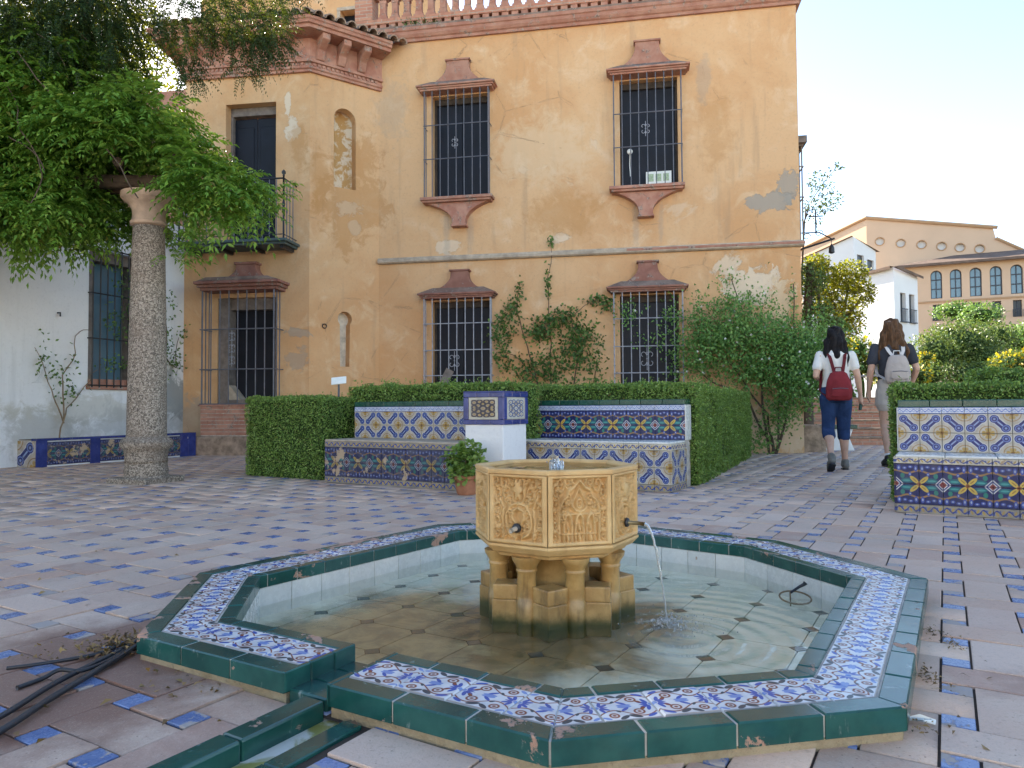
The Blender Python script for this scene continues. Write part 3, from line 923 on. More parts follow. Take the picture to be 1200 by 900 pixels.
def flat_with_hole(name, outer, holes, z, mat):
    bm = bmesh.new(); edges = []
    for loop in [outer] + holes:
        vv = [bm.verts.new((x, y, z)) for x, y in loop]
        edges += [bm.edges.new((vv[i], vv[(i + 1) % len(vv)])) for i in range(len(vv))]
    bmesh.ops.triangle_fill(bm, use_beauty=True, use_dissolve=False, edges=edges, normal=(0, 0, 1))
    me = bpy.data.meshes.new(name); bm.to_mesh(me); bm.free(); me.materials.append(mat)
    return obj(name, me)
chan = [uv2w(*p) for p in ((CH_KERB[0] + 0.01, CH_V0), (CH_STRIP[1] - 0.01, CH_V0), (CH_STRIP[1] - 0.01, 1.30), (CH_KERB[0] + 0.01, 1.30))]
base_hole = inset(OCT, 0.03)
# one hole: basin plus channel would touch, so the channel stops just short of the basin's footing
chan2 = [uv2w(*p) for p in ((CH_KERB[0] + 0.01, CH_V0), (CH_STRIP[1] - 0.01, CH_V0), (CH_STRIP[1] - 0.01, 1.245), (CH_KERB[0] + 0.01, 1.245))]
g = flat_with_hole('ground', [(-900, -60), (900, -60), (900, 2500), (-900, 2500)], [[(-13, 0.3), (9, 0.3), (9, 16), (-13, 16)]], -0.06, M_['soil'])
tag(g, kind='structure')
pav = flat_with_hole('courtyard_pavement', [(-13, 0.3), (9, 0.3), (9, 16), (-13, 16)], [base_hole, chan2], -0.0065, M_['joint_dirt'])
tag(pav, kind='structure')

# bricks 28 x 14 alternate lengthwise and crosswise round blue 7 x 7 tiles
PIT = 0.2195
U0, V0 = 0.009, 1.730                      # centre of one blue tile
J = 0.003
S_, H_, L_ = PIT / 6 - J, PIT / 3 - J, 2 * PIT / 3 - J      # half sizes: small tile, brick width, brick length
keep_out = inset(OCT, 0.10)
def trim(u0, u1, v0, v1):
    """keep clear of the channel"""
    if v0 > CH_V1 or u1 < CH_KERB[0] or u0 > CH_STRIP[1]: return u0, u1, v0, v1
    a, b = CH_KERB[0] - 0.003, CH_STRIP[1] + 0.003
    if u0 < a: return (u0, a, v0, v1) if a - u0 > 0.02 else None
    if u1 > b: return (b, u1, v0, v1) if u1 - b > 0.02 else None
    return None
def slab(u0, u1, v0, v1, z, tx, ty, c=0.0016, dpt=0.014):
    """worn paver: slightly tipped, softened arris"""
    cu, cv = (u0 + u1) / 2, (v0 + v1) / 2
    def Z(u, v, dz): return z + dz + (u - cu) * tx + (v - cv) * ty
    rj = lambda: random.uniform(-0.0016, 0.0016)
    t = [(u0 + c + rj(), v0 + c + rj()), (u1 - c + rj(), v0 + c + rj()), (u1 - c + rj(), v1 - c + rj()), (u0 + c + rj(), v1 - c + rj())]
    e = [(u0, v0), (u1, v0), (u1, v1), (u0, v1)]
    V = [(a, b, Z(a, b, 0)) for a, b in t] + [(a, b, Z(a, b, -c)) for a, b in e] + [(a, b, z - dpt) for a, b in e]
    F = [(0, 1, 2, 3)]
    for i in range(4):
        j = (i + 1) % 4
        F += [(4 + i, 4 + j, j, i), (8 + i, 8 + j, 4 + j, 4 + i)]
    return V, F
bricks, blues = [], []
for i in range(-64, 40):
    for j in range(-14, 84):
        for kind in (0, 1):
            if kind == 0:                  # blue tile
                u, v = U0 + i * PIT, V0 + j * PIT
                rc = (u - S_, u + S_, v - S_, v + S_)
            else:
                u, v = U0 + (i + 0.5) * PIT, V0 + (j + 0.5) * PIT
                hz = (i + j) % 2 == (-8 - 4) % 2
                rc = (u - L_, u + L_, v - H_, v + H_) if hz else (u - H_, u + H_, v - L_, v + L_)
            x, y = uv2w(u, v)
            if y < 0.35 or y > 13.6 or x < -8.2 or x > 7.2: continue
            if inside(keep_out, x, y): continue
            rc = trim(*rc)
            if rc is None: continue
            (blues if kind == 0 else bricks).append((rc, x, y))
def pave(items, name, mat, hgt, jit):
    def vis(it):
        rc, x, y = it
        fr_ = abs(x / max(y, 0.1)) < 0.74 and y > 1.36 and not inside(OCT, x, y)
        return (0 if fr_ else 1, x * x + y * y)
    items = sorted(items, key=vis)
    for rc, x, y in items[:298]:
        V, F = slab(*rc, hgt + random.uniform(-jit, jit), random.uniform(-0.009, 0.009), random.uniform(-0.009, 0.009))
        cu, cv = (rc[0] + rc[1]) / 2, (rc[2] + rc[3]) / 2
        me = bpy.data.meshes.new(name)
        me.from_pydata([(a - cu, b - cv, c_) for a, b, c_ in V], [], F); me.materials.append(mat)
        obj(name, me, pav, CM @ Tr(cu, cv))
    allv, allq, nb = [], [], 0
    for rc, x, y in items[298:]:
        V, F = slab(*rc, hgt + random.uniform(-jit, jit), random.uniform(-0.012, 0.012), random.uniform(-0.012, 0.012))
        allv += V; allq += [tuple(k + nb for k in f) for f in F]; nb += len(V)
    o = obj('farther_' + name, fast_mesh(name + 's', allv, allq, mat), pav, CM)
    tag(o, kind='stuff')
pave(bricks, 'brick', M_['paving_brick'], 0.0, 0.0025)
pave(blues, 'blue_tile', M_['blue_glaze'], -0.0005, 0.002)

# ---------------------------------------------------------------- basin
cx0 = sum(p[0] for p in OCT) / 8; cy0 = sum(p[1] for p in OCT) / 8
basin = empty('fountain_basin', Tr(cx0, cy0, 0), 'low octagonal fountain basin with green edging and blue-white painted rim tiles', 'basin')
I4 = Matrix.Identity(4)
gm = Vector(uv2w(sum(GAP) / 2, 1.25))
GROUT_T = RIM_T - 0.0035
foot, bed = MB(), MB()
n8 = len(OCT)
tile_i = 0
for k in range(n8):
    A, B = Vector(OCT[k]), Vector(OCT[(k + 1) % n8])
    P, N = Vector(OCT[k - 1]), Vector(OCT[(k + 2) % n8])
    d = (B - A).normalized(); ln = (B - A).length
    nn = Vector((-d.y, d.x))
    dp, dn = (A - P).normalized(), (N - B).normalized()
    ta = math.tan(0.5 * math.acos(max(-1, min(1, dp.dot(d))))); tb = math.tan(0.5 * math.acos(max(-1, min(1, d.dot(dn)))))
    F = Tr(A.x, A.y) @ Rz(math.atan2(d.y, d.x))        # x along the side, y into the basin
    # the outlet cuts this side?
    segs = [(0.0, ln, True, True)]
    t = (gm - A).dot(d)
    if abs((gm - A).dot(nn)) < 0.05 and 0.2 < t < ln - 0.2:
        gw = (GAP[1] - GAP[0]) / 2
        segs = [(0.0, t - gw, True, False), (t + gw, ln, False, True)]
    for (s0, s1, m0, m1) in segs:
        def lim(o):
            return (s0 + o * ta if m0 else s0), (s1 - o * tb if m1 else s1)
        def cl(x, o):
            a, b = lim(o); return min(max(x, a), b)
        # footing of cement, and the mortar bed between the tiles
        for (mb, o0, o1, z0, z1) in ((foot, 0.010, W_OUT + W_PAT + W_IN - 0.012, -0.17, RIM_B + 0.004), (bed, 0.003, W_OUT + W_PAT + W_IN - 0.003, RIM_B + 0.003, GROUT_T)):
            e0, e1 = (0 if m0 else 0.004), (0 if m1 else 0.004)
            q = [(lim(o0)[0] + e0, o0), (lim(o0)[1] - e1, o0), (lim(o1)[1] - e1, o1), (lim(o1)[0] + e0, o1)]
            lo = [F @ Vector((x, y, z0)) for x, y in q]; hi = [F @ Vector((x, y, z1)) for x, y in q]
            mb.poly(hi); mb.poly(lo[::-1])
            for i in range(4):
                j = (i + 1) % 4; mb.poly([lo[i], lo[j], hi[j], hi[i]])
        def run(o0, o1, pitch, name, mat, z0, z1, uvlen=None, ends=True):
            L0 = s1 - s0; gp_ = 0.0026 if 'edge' in name else 0.0010
            nt = max(1, round(L0 / pitch)); pw = L0 / nt
            for i in range(nt):
                x0, x1 = s0 + i * pw + gp_, s0 + (i + 1) * pw - gp_
                q = [(cl(x0, o0), o0), (cl(x1, o0), o0), (cl(x1, o1), o1), (cl(x0, o1), o1)]
                if q[1][0] - q[0][0] < 0.006 and q[2][0] - q[3][0] < 0.006: continue
                mb = MB()
                ccx = sum(a for a, b in q) / 4; ccy = (o0 + o1) / 2
                tipz = random.uniform(-0.0012, 0.0012)
                q2 = [(a - ccx, b - ccy) for a, b in q]
                # arrises eased by a chamfer
                ch = 0.0035
                def shr(p, c_):
                    return (p[0] * (1 - c_ / max(abs(p[0]), 0.012)), p[1] * (1 - c_ / max(abs(p[1]), 0.012)))
                top = [(*shr(p, ch), z1 + tipz) for p in q2]; mid = [(p[0], p[1], z1 + tipz - ch) for p in q2]; bot = [(p[0], p[1], z0) for p in q2]
                uvp = [((a - (s0 + i * pw)) / pw, (b - o0) / (o1 - o0)) for a, b in q]
                if i % 2: uvp = [(1 - a, b) for a, b in uvp]
                mb.poly(top, uvp)
                for a in range(4):
                    b = (a + 1) % 4
                    mb.poly([mid[a], mid[b], top[b], top[a]], [uvp[a], uvp[b], uvp[b], uvp[a]])
                    mb.poly([bot[a], bot[b], mid[b], mid[a]], [uvp[a], uvp[b], uvp[b], uvp[a]])
                mb.build(name, mat, basin, F @ Tr(ccx, ccy, 0))
        run(0.0, W_OUT - 0.001, 0.20, 'edge_tile', M_['green_glaze'], RIM_B, RIM_T)
        run(W_OUT + 0.001, W_OUT + W_PAT - 0.001, 0.14, 'painted_tile', M_['tile_arabesque'], RIM_B, RIM_T - 0.001)
        run(W_OUT + W_PAT + 0.001, W_OUT + W_PAT + W_IN, 0.145, 'edge_tile', M_['green_glaze'], 0.026, RIM_T)
        # glazed return at the cut ends of the outlet
        for (flag, xx) in ((m0, s0), (m1, s1)):
            if flag: continue
            sg = 1 if xx == s0 else -1
            for (y0, y1) in ((0.0, 0.085), (0.087, 0.168), (0.170, 0.25)):
                mb = MB(); mb.box(-0.004 if sg > 0 else -0.012, 0.012 if sg > 0 else 0.004, y0, y1, RIM_B + 0.001, RIM_T + 0.001)
                mb.build('end_tile', M_['green_glaze'], basin, F @ Tr(xx, 0, 0), bevel=0.003)
        # white tiles lining the inside
        oi = W_OUT + W_PAT + W_IN
        a0, a1 = lim(oi - 0.008)
        nt = max(1, round((a1 - a0) / 0.145)); pw = (a1 - a0) / nt
        for i in range(nt):
            mb = MB()
            mb.cbox(-pw / 2 + 0.001, pw / 2 - 0.001, -0.006, 0.006, FLOOR_Z - 0.01, 0.024, 0.0015, Rz(PI))
            mb.build('wall_tile', M_['white_glaze'], basin, F @ Tr(a0 + (i + 0.5) * pw, oi - 0.008, 0))
foot.build('footing', M_['old_cement'], basin, I4)
bed.build('mortar_bed', M_['grout'], basin, I4)
mb = MB(); mb.poly([(x, y, FLOOR_Z - 0.006) for x, y in inset(OCT, 0.2)])
mb.build('floor_bed', M_['joint_dirt'], basin, I4)
# floor of clipped square tiles with dark insets at their corners
FP, FU, FV = 0.244, 0.0, 0.0
fu, fv = w2uv(0.073, 2.39)
pool_clip = inset(OCT, 0.22)
cc = 0.032
def floor_piece(poly, name, mat, u, v):
    pts = [Vector(uv2w(u + a, v + b)) for a, b in poly]
    # clip against the basin wall
    res = [(p.x, p.y) for p in pts]
    for i in range(len(pool_clip)):
        a, b = pool_clip[i], pool_clip[(i + 1) % len(pool_clip)]
        ex, ey = b[0] - a[0], b[1] - a[1]
        out = []
        for q in range(len(res)):
            p0, p1 = res[q - 1], res[q]
            s0 = ex * (p0[1] - a[1]) - ey * (p0[0] - a[0]); s1 = ex * (p1[1] - a[1]) - ey * (p1[0] - a[0])
            if (s0 >= 0) != (s1 >= 0):
                t_ = s0 / (s0 - s1); out.append((p0[0] + (p1[0] - p0[0]) * t_, p0[1] + (p1[1] - p0[1]) * t_))
            if s1 >= 0: out.append(p1)
        res = out
        if len(res) < 3: return
    cx_ = sum(p[0] for p in res) / len(res); cy_ = sum(p[1] for p in res) / len(res)
    mb = MB()
    top = [(x - cx_, y - cy_, FLOOR_Z) for x, y in res]; bot = [(x, y, FLOOR_Z - 0.007) for x, y, _ in top]
    mb.poly(top)
    for i in range(len(top)):
        j = (i + 1) % len(top); mb.poly([bot[i], bot[j], top[j], top[i]])
    mb.build(name, mat, basin, Tr(cx_, cy_))
hp = FP / 2 - 0.002
for i in range(-8, 9):
    for j in range(-8, 9):
        u, v = fu + (i + 0.5) * FP, fv + (j + 0.5) * FP
        floor_piece([(-hp + cc, -hp), (hp - cc, -hp), (hp, -hp + cc), (hp, hp - cc), (hp - cc, hp), (-hp + cc, hp), (-hp, hp - cc), (-hp, -hp + cc)], 'floor_tile', M_['pool_tile'], u, v)
        r_ = cc - 0.001
        floor_piece([(-r_, 0), (0, -r_), (r_, 0), (0, r_)], 'floor_inset', M_['dark_inset'], fu + i * FP, fv + j * FP)
wm = MB(); wm.poly([(x, y, WATER_Z) for x, y in inset(OCT, 0.235)])
o = wm.build('water', M_['pool_water']); tag(o, kind='structure')

# ---------------------------------------------------------------- outlet channel
chn = empty('outlet_channel', CM @ Tr(-1.25, 0.75, 0), 'narrow white-floored drain channel with green tile kerb leading from the basin outlet', 'channel')
v = CH_V1 - 0.004
k = 0
while v > CH_V0:
    ln = 0.235
    v0_ = max(CH_V0, v - ln)
    mb = MB(); mb.box(CH_KERB[0], CH_KERB[1], v0_ + 0.002, v, -0.045, 0.034)
    mb.build('kerb_tile', M_['green_glaze'], chn, CM, bevel=0.006, seg=2)
    mb = MB(); mb.box(CH_STRIP[0], CH_STRIP[1], v0_ + 0.002, v, -0.04, 0.003)
    mb.build('edge_tile', M_['green_glaze'], chn, CM, bevel=0.003)
    v = v0_
mb = MB(); mb.box(CH_FLOOR[0] - 0.01, CH_FLOOR[1] + 0.01, CH_V0, 1.5, -0.06, -0.012)
mb.build('channel_floor', M_['channel_tile'], chn, CM)
mb = MB(); mb.box(GAP[0] - 0.02, GAP[1] + 0.02, 1.262, 1.49, -0.17, -0.016)
mb.build('outlet_sill', M_['old_cement'], chn, CM)
for (a, b) in ((1.262, 1.34), (1.342, 1.42), (1.422, 1.49)):
    mb = MB(); mb.box(GAP[0] - 0.003, CH_KERB[1] - 0.01, a, b, -0.02, 0.030)
    mb.build('kerb_tile', M_['green_glaze'], chn, CM, bevel=0.004)
# ================================================================ fountain
FX, FY = 0.165, 2.80
FR = 0.315                                  # corner radius of the bowl
FA = CA - R(22.5)                           # direction of its corners
fount = empty('fountain', Tr(FX, FY, FLOOR_Z) @ Rz(CA), 'octagonal carved golden stone fountain on stubby columns standing in the basin', 'fountain')
FM = Tr(FX, FY, 0)
def octring(r, z, a0=FA):
    return [(r * math.cos(a0 + k * PI / 4), r * math.sin(a0 + k * PI / 4), z) for k in range(8)]
def loft(rings, mb=None, close_top=False, close_bot=False):
    mb = mb or MB()
    for a, b in zip(rings, rings[1:]):
        for i in range(len(a)):
            j = (i + 1) % len(a); mb.poly([a[i], a[j], b[j], b[i]])
    if close_top: mb.poly(rings[-1])
    if close_bot: mb.poly(rings[0][::-1])
    return mb
BT, BB = 0.502, 0.225                        # top and foot of the carved faces
# bowl: mouldings top and bottom, plain corner strips, recessed field behind the carving
rings = [octring(0.10, 0.186), octring(0.262, 0.186), octring(0.272, 0.198), octring(0.292, 0.205), octring(FR, 0.228), octring(FR, 0.236),
         octring(FR - 0.036, 0.244), octring(FR - 0.036, 0.478), octring(FR, 0.486), octring(FR, BT - 0.004), octring(FR - 0.004, BT), octring(0.280, BT), octring(0.272, BT - 0.006)]
rings2 = [octring(0.268, BT - 0.03), octring(0.20, 0.44), octring(0.06, 0.42)]
bowl = loft(rings + rings2, None, True, True).build('bowl', M_['carved_stone'], fount, FM, bevel=0.002)
# carved panels in real relief
def smooth(a, b, x):
    t = np.clip((x - a) / (b - a), 0, 1); return t * t * (3 - 2 * t)
def relief(kind, X, Z):
    """X -1..1, Z 0..1; height 0..1"""
    X = X / 0.85; Z = (Z - 0.03) / 0.94
    A = np.abs(X)
    h = np.zeros_like(X)
    def ridge(d, w): return np.exp(-(d / w) ** 2)
    def seg(ax, az, bx, bz):
        dx, dz = bx - ax, bz - az
        t = np.clip(((A - ax) * dx + (Z - az) * dz) / (dx * dx + dz * dz), 0, 1)
        return np.hypot(A - ax - t * dx, Z - az - t * dz)
    spir = []
    if kind == 0:
        # cusped arch over a pointed medallion and a row of little niches
        pts = [(0.74, 0.02), (0.74, 0.50), (0.66, 0.60), (0.60, 0.66), (0.47, 0.70), (0.40, 0.80), (0.22, 0.84), (0.0, 0.95)]
        d = np.min([seg(*pts[i], *pts[i + 1]) for i in range(len(pts) - 1)], axis=0)
        h = np.maximum(h, ridge(d, 0.030))
        pts = [(0.0, 0.84), (0.10, 0.74), (0.24, 0.64), (0.27, 0.56), (0.16, 0.50), (0.0, 0.48)]
        d = np.min([seg(*pts[i], *pts[i + 1]) for i in range(len(pts) - 1)], axis=0)
        h = np.maximum(h, ridge(d, 0.026))
        r = np.hypot(A / 0.20, (Z - 0.60) / 0.13)
        h = np.maximum(h, 0.9 * smooth(1.0, 0.75, r) * (0.65 + 0.35 * np.cos(r * 12)))
        for cx in (0.0, 0.42):
            d = np.minimum(np.abs(np.hypot(A - cx, (Z - 0.28) * 0.8) - 0.13) + 2 * np.maximum(0, 0.28 - Z), np.abs(np.abs(A - cx) - 0.15) + 2 * np.maximum(0, Z - 0.30))
            h = np.maximum(h, ridge(d, 0.035))
            h = np.maximum(h, ridge(np.hypot((A - cx) / 0.6, Z - 0.22), 0.055))
            h = np.maximum(h, ridge(np.hypot((A - cx), Z - 0.07), 0.07))
        h = np.maximum(h, 0.8 * ridge(Z - 0.44, 0.014) * (A < 0.66))
        h = np.maximum(h, 0.8 * ridge(Z - 0.14, 0.014) * (A < 0.66))
        spir = [(0.90, 0.10, 0.13), (0.90, 0.27, 0.12), (0.90, 0.43, 0.12), (0.88, 0.60, 0.14), (0.86, 0.78, 0.15), (0.68, 0.90, 0.15), (0.40, 0.93, 0.12), (0.16, 0.97, 0.10), (0.52, 0.58, 0.12), (0.40, 0.66, 0.10), (0.62, 0.40, 0.10)]
    else:
        # vase of scrolling leaves under a rosette
        r = np.hypot(A, (Z - 0.80) * 1.15)
        th = np.arctan2(Z - 0.80, A)
        h = np.maximum(h, 0.95 * smooth(0.20 + 0.05 * np.cos(6 * th), 0.15 + 0.04 * np.cos(6 * th), r))
        h = np.maximum(h, ridge(r - 0.27, 0.025))
        for (pts, w) in (([(0.0, 0.60), (0.30, 0.55), (0.50, 0.42), (0.52, 0.25), (0.40, 0.12), (0.10, 0.05)], 0.035),
                         ([(0.05, 0.10), (0.10, 0.28), (0.24, 0.36), (0.20, 0.48), (0.0, 0.52)], 0.032),
                         ([(0.62, 0.04), (0.66, 0.30), (0.60, 0.52), (0.76, 0.66)], 0.030)):
            d = np.min([seg(*pts[i], *pts[i + 1]) for i in range(len(pts) - 1)], axis=0)
            h = np.maximum(h, ridge(d, w))
        spir = [(0.86, 0.12, 0.15), (0.86, 0.30, 0.14), (0.88, 0.48, 0.13), (0.84, 0.72, 0.16), (0.60, 0.90, 0.16), (0.88, 0.92, 0.12), (0.50, 0.72, 0.15), (0.32, 0.24, 0.11), (0.14, 0.18, 0.09), (0.30, 0.44, 0.10), (0.36, 0.62, 0.10), (0.26, 0.95, 0.11), (0.62, 0.14, 0.10)]
    for i, (cx, cz, rad) in enumerate(spir):
        dx, dz = A - cx, (Z - cz) * 1.18
        r = np.hypot(dx, dz); th = np.arctan2(dz, dx)
        s_ = 0.5 + 0.5 * np.cos(th * (1 if i % 2 else -1) + r / rad * 9.0)
        h = np.maximum(h, smooth(1.0, 0.8, r / rad) * s_ ** 1.5 * 0.9)
        h = np.maximum(h, ridge(r - rad, 0.018) * 0.7)
    h = h * (A < 1.0) * (Z > 0) * (Z < 1)
    h = np.maximum(h, smooth(0.975, 1.0, A)); h = np.maximum(h, smooth(0.03, 0.015, Z)); h = np.maximum(h, smooth(0.975, 0.99, Z))
    return h
side = 2 * FR * math.sin(PI / 8); apo = FR * math.cos(PI / 8)
def panel_mesh(kind):
    nx, nz = 86, 92
    hw, z0, z1 = side / 2 - 0.0035, 0.240, 0.484
    X, Z = np.meshgrid(np.linspace(-1, 1, nx), np.linspace(0, 1, nz))
    Hh = relief(kind, X, Z)
    wear = np.array([[noise.noise(Vector((x * 6, z * 6, kind * 9.1))) for x in np.linspace(-1, 1, nx)] for z in np.linspace(0, 1, nz)])
    inner_ = (np.abs(X) < 0.84) & (Z > 0.05) & (Z < 0.95)
    Hh = np.where(inner_, Hh * (0.9 + 0.25 * wear) + 0.06 * wear, Hh)
    y = 0.023 - 0.0255 * Hh                        # local -y is outwards
    y[0, :] = y[-1, :] = 0.004; y[:, 0] = y[:, -1] = 0.002
    V = np.stack([X * hw, y, z0 + Z * (z1 - z0)], -1).reshape(-1, 3)
    idx = np.arange(nx * nz).reshape(nz, nx)
    Q = np.stack([idx[:-1, :-1], idx[:-1, 1:], idx[1:, 1:], idx[1:, :-1]], -1).reshape(-1, 4)
    me = fast_mesh('panel', V, Q, M_['carved_stone'])
    me.polygons.foreach_set('use_smooth', [True] * len(me.polygons))
    return me
pm = [panel_mesh(0), panel_mesh(1)]
face_dirs = [FA + PI / 8 + k * PI / 4 for k in range(8)]
for k, a in enumerate(face_dirs):
    kind = 1 if k % 2 == 0 else 0
    obj('carved_panel', pm[kind], fount, FM @ Rz(a + PI / 2) @ Tr(0, -apo + 0.0025, 0))
# columns, stepped blocks and the dark drum inside
for k, a in enumerate(face_dirs):
    r = 0.226
    mb = MB(); mb.lathe([(0.037, FLOOR_Z), (0.038, -0.02), (0.040, 0.030), (0.036, 0.036), (0.035, 0.05), (0.034, 0.132), (0.038, 0.136), (0.038, 0.143), (0.035, 0.147), (0.041, 0.160), (0.052, 0.176), (0.054, 0.190)], 20)
    o = mb.build('column', M_['wet_stone'], fount, FM @ Tr(r * math.cos(a), r * math.sin(a)), True); autosmooth(o, 50)
for k in range(8):
    a = FA + k * PI / 4
    r = 0.232
    B_ = FM @ Tr(r * math.cos(a), r * math.sin(a)) @ Rz(a + PI / 4)
    mb = MB(); mb.box(-0.049, 0.049, -0.049, 0.049, FLOOR_Z, 0.032)
    mb.build('block', M_['wet_stone'], fount, B_, bevel=0.004, seg=2)
    mb = MB(); mb.box(-0.046, 0.046, -0.046, 0.046, 0.031, 0.086)
    mb.build('upper_block', M_['wet_stone'], fount, B_, bevel=0.005, seg=2)
mb = MB(); mb.lathe([(0.165, FLOOR_Z), (0.165, 0.05), (0.13, 0.06), (0.12, 0.19)], 16)
mb.build('drum', M_['wet_stone'], fount, FM, True)
# spouts: face towards the left front and the one on the right
for k, (ang, zz, kind) in enumerate(((CA - PI / 2, 0.298, 'plastic'), (CA, 0.300, 'metal'))):
    B_ = FM @ Rz(ang + PI / 2) @ Tr(0, -apo, zz)
    mb = MB(); mb.lathe([(0.017, 0.0), (0.017, 0.006), (0.012, 0.010)], 18, Rx(PI / 2))
    o = mb.build('collar', M_['black_iron'], fount, B_, True)
    mb = MB()
    if kind == 'plastic':
        mb.tube([(0, 0.01, 0), (0, -0.03, -0.003), (-0.002, -0.042, -0.005)], [0.008, 0.008, 0.0085], 12)
        mb.build('spout', M_['jamb'], fount, B_, True)
    else:
        mb.tube([(0, 0.01, 0), (0, -0.045, 0), (0, -0.07, -0.002)], [0.007, 0.007, 0.0075], 12)
        mb.build('spout', M_['brass'], fount, B_, True)
# water in the bowl and its jets
mb = MB(); mb.poly(octring(0.274, BT - 0.012)); mb.build('bowl_water', M_['bowl_water'], fount, FM)
def blobs(mb, n, c, sp, r0, r1, up=0):
    for _ in range(n):
        p = Vector((random.gauss(c[0], sp[0]), random.gauss(c[1], sp[1]), c[2] + abs(random.gauss(0, sp[2])) + up))
        r_ = random.uniform(r0, r1)
        mb.lathe([(0.0001, -r_), (r_ * 0.8, -r_ * 0.5), (r_, 0), (r_ * 0.75, r_ * 0.6), (0.0001, r_ * 1.1)], 6, Tr(*p))
    return mb
mb = MB()
for i in range(9):
    a = i * 2.4; rr_ = 0.006 + 0.002 * i
    hh = random.uniform(0.016, 0.034) * (1.2 - 0.07 * i)
    mb.tube([(rr_ * math.cos(a), rr_ * math.sin(a), -0.02), (rr_ * 1.25 * math.cos(a), rr_ * 1.25 * math.sin(a), hh * 0.7), (rr_ * 1.6 * math.cos(a + 0.3), rr_ * 1.6 * math.sin(a + 0.3), hh)], [0.010, 0.008, 0.003], 7)
blobs(mb, 14, (0, 0, 0.0), (0.02, 0.02, 0.014), 0.0015, 0.004)
tag(mb.build('bubbling_water', M_['jet_water'], fount, FM @ Tr(0.0, -0.02, BT - 0.008), True), kind='stuff')
# the arc from the right-hand spout
d = Vector((math.cos(CA), math.sin(CA), 0)); s0 = Vector((FX, FY, 0.298)) + d * (apo + 0.072)
pts, rs = [], []
for i in range(26):
    t = i / 25 * 0.268
    p = s0 + d * (0.30 * t) + Vector((0, 0, -0.5 * 9.81 * t * t))
    p += Vector((random.gauss(0, 0.0006), random.gauss(0, 0.0006), 0)) * (i / 8)
    pts.append(p); rs.append(max(0.0020, 0.0056 - 0.0026 * i / 25 + random.uniform(-0.0006, 0.0006) * (i > 4)))
mb = MB(); mb.tube(pts, rs, 8)
for i in range(14):
    p = random.choice(pts[8:]); mb.lathe([(0.0001, -0.002), (0.0016, 0), (0.0001, 0.002)], 6, Tr(p.x + random.gauss(0, 0.004), p.y + random.gauss(0, 0.004), p.z))
mb.build('water_jet', M_['jet_water'], fount, I4, True)
hit = pts[-1]
SPL = (hit.x, hit.y)
mb = MB(); blobs(mb, 170, (hit.x + 0.01, hit.y, WATER_Z), (0.035, 0.035, 0.012), 0.0015, 0.0045); blobs(mb, 190, (hit.x + 0.015, hit.y, WATER_Z), (0.085, 0.075, 0.003), 0.0008, 0.0024)
tag(mb.build('splash', M_['jet_water'], fount, I4, True), kind='stuff')
# drips under the left spout
mb = MB(); blobs(mb, 16, (FX - 0.10, FY - 0.20, 0.02), (0.02, 0.01, 0.07), 0.0008, 0.0018)
tag(mb.build('drips', M_['jet_water'], fount, I4, True), kind='stuff')
# ================================================================ the orange house
HL, HR = (-2.27, 12.30), (4.48, 11.09)        # main front, left and right ends in plan
TA, TB = (-5.42, 11.88), (-3.26, 11.57)       # front of the projecting bay; TB-HL is its canted corner
FH = frame(HL, HR); WH = math.hypot(HR[0] - HL[0], HR[1] - HL[1])
FT = frame(TA, TB); WT = math.hypot(TB[0] - TA[0], TB[1] - TA[1])
FC = frame(TB, HL); WC = math.hypot(HL[0] - TB[0], HL[1] - TB[1])
house = empty('orange_house', FH, 'weathered orange plastered mansion with red brick mouldings and barred windows', 'house')
TOPZ = 7.02

UPW, LOW = [(0.86, 1.98), (4.01, 5.09)], [(0.85, 2.0), (3.98, 5.07)]
def opening(a, b, z0, z1): return rect(a + 0.10, b - 0.06, z0, z1)
holes = [opening(a, b, 4.24, 6.02) for a, b in UPW] + [opening(a, b, 0.85, 2.52) for a, b in LOW]
wall = plate(rect(0, WH, -0.05, TOPZ + 0.1), holes, 0.26)
wall.build('wall', M_['orange_plaster'], house, FH)
# the mass of the house behind its front
mb = MB()
DEP = 5.2
mb.poly([(WH, 0, -0.05), (WH, DEP, -0.05), (WH, DEP, TOPZ + 0.1), (WH, 0, TOPZ + 0.1)])
mb.poly([(0, DEP, -0.05), (0, DEP, TOPZ + 0.1), (WH, DEP, TOPZ + 0.1), (WH, DEP, -0.05)])
mb.poly([(0, 0.30, TOPZ + 0.1), (WH, 0.30, TOPZ + 0.1), (WH, DEP, TOPZ + 0.1), (0, DEP, TOPZ + 0.1)])
mb.build('side_wall', M_['orange_plaster'], house, FH)
# near-black sheets behind the shutters stand in for the unlit rooms
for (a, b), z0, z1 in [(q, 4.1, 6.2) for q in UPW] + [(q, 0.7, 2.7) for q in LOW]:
    mb = MB(); mb.poly([(a, 0.30, z0), (b, 0.30, z0), (b, 0.30, z1), (a, 0.30, z1)]); mb.build('dark_backing', M_['shutter'], house, FH)

def bell(x0, x1, t0, t1, z0, z1, n=8, sag=0.55):
    """bell outline: wide foot x0..x1 at z0, narrow top t0..t1 at z1, concave sides"""
    pts = [(x0, z0), (x1, z0)]
    for i in range(1, n + 1):
        t = i / n; k = 1 - (1 - t) ** 2.4
        pts.append((x1 + (t1 - x1) * k, z0 + (z1 - z0) * (t * 0.9 if t < 1 else 1)))
    for i in range(n, 0, -1):
        t = i / n; k = 1 - (1 - t) ** 2.4
        pts.append((x0 + (t0 - x0) * k, z0 + (z1 - z0) * (t * 0.9 if t < 1 else 1)))
    return pts

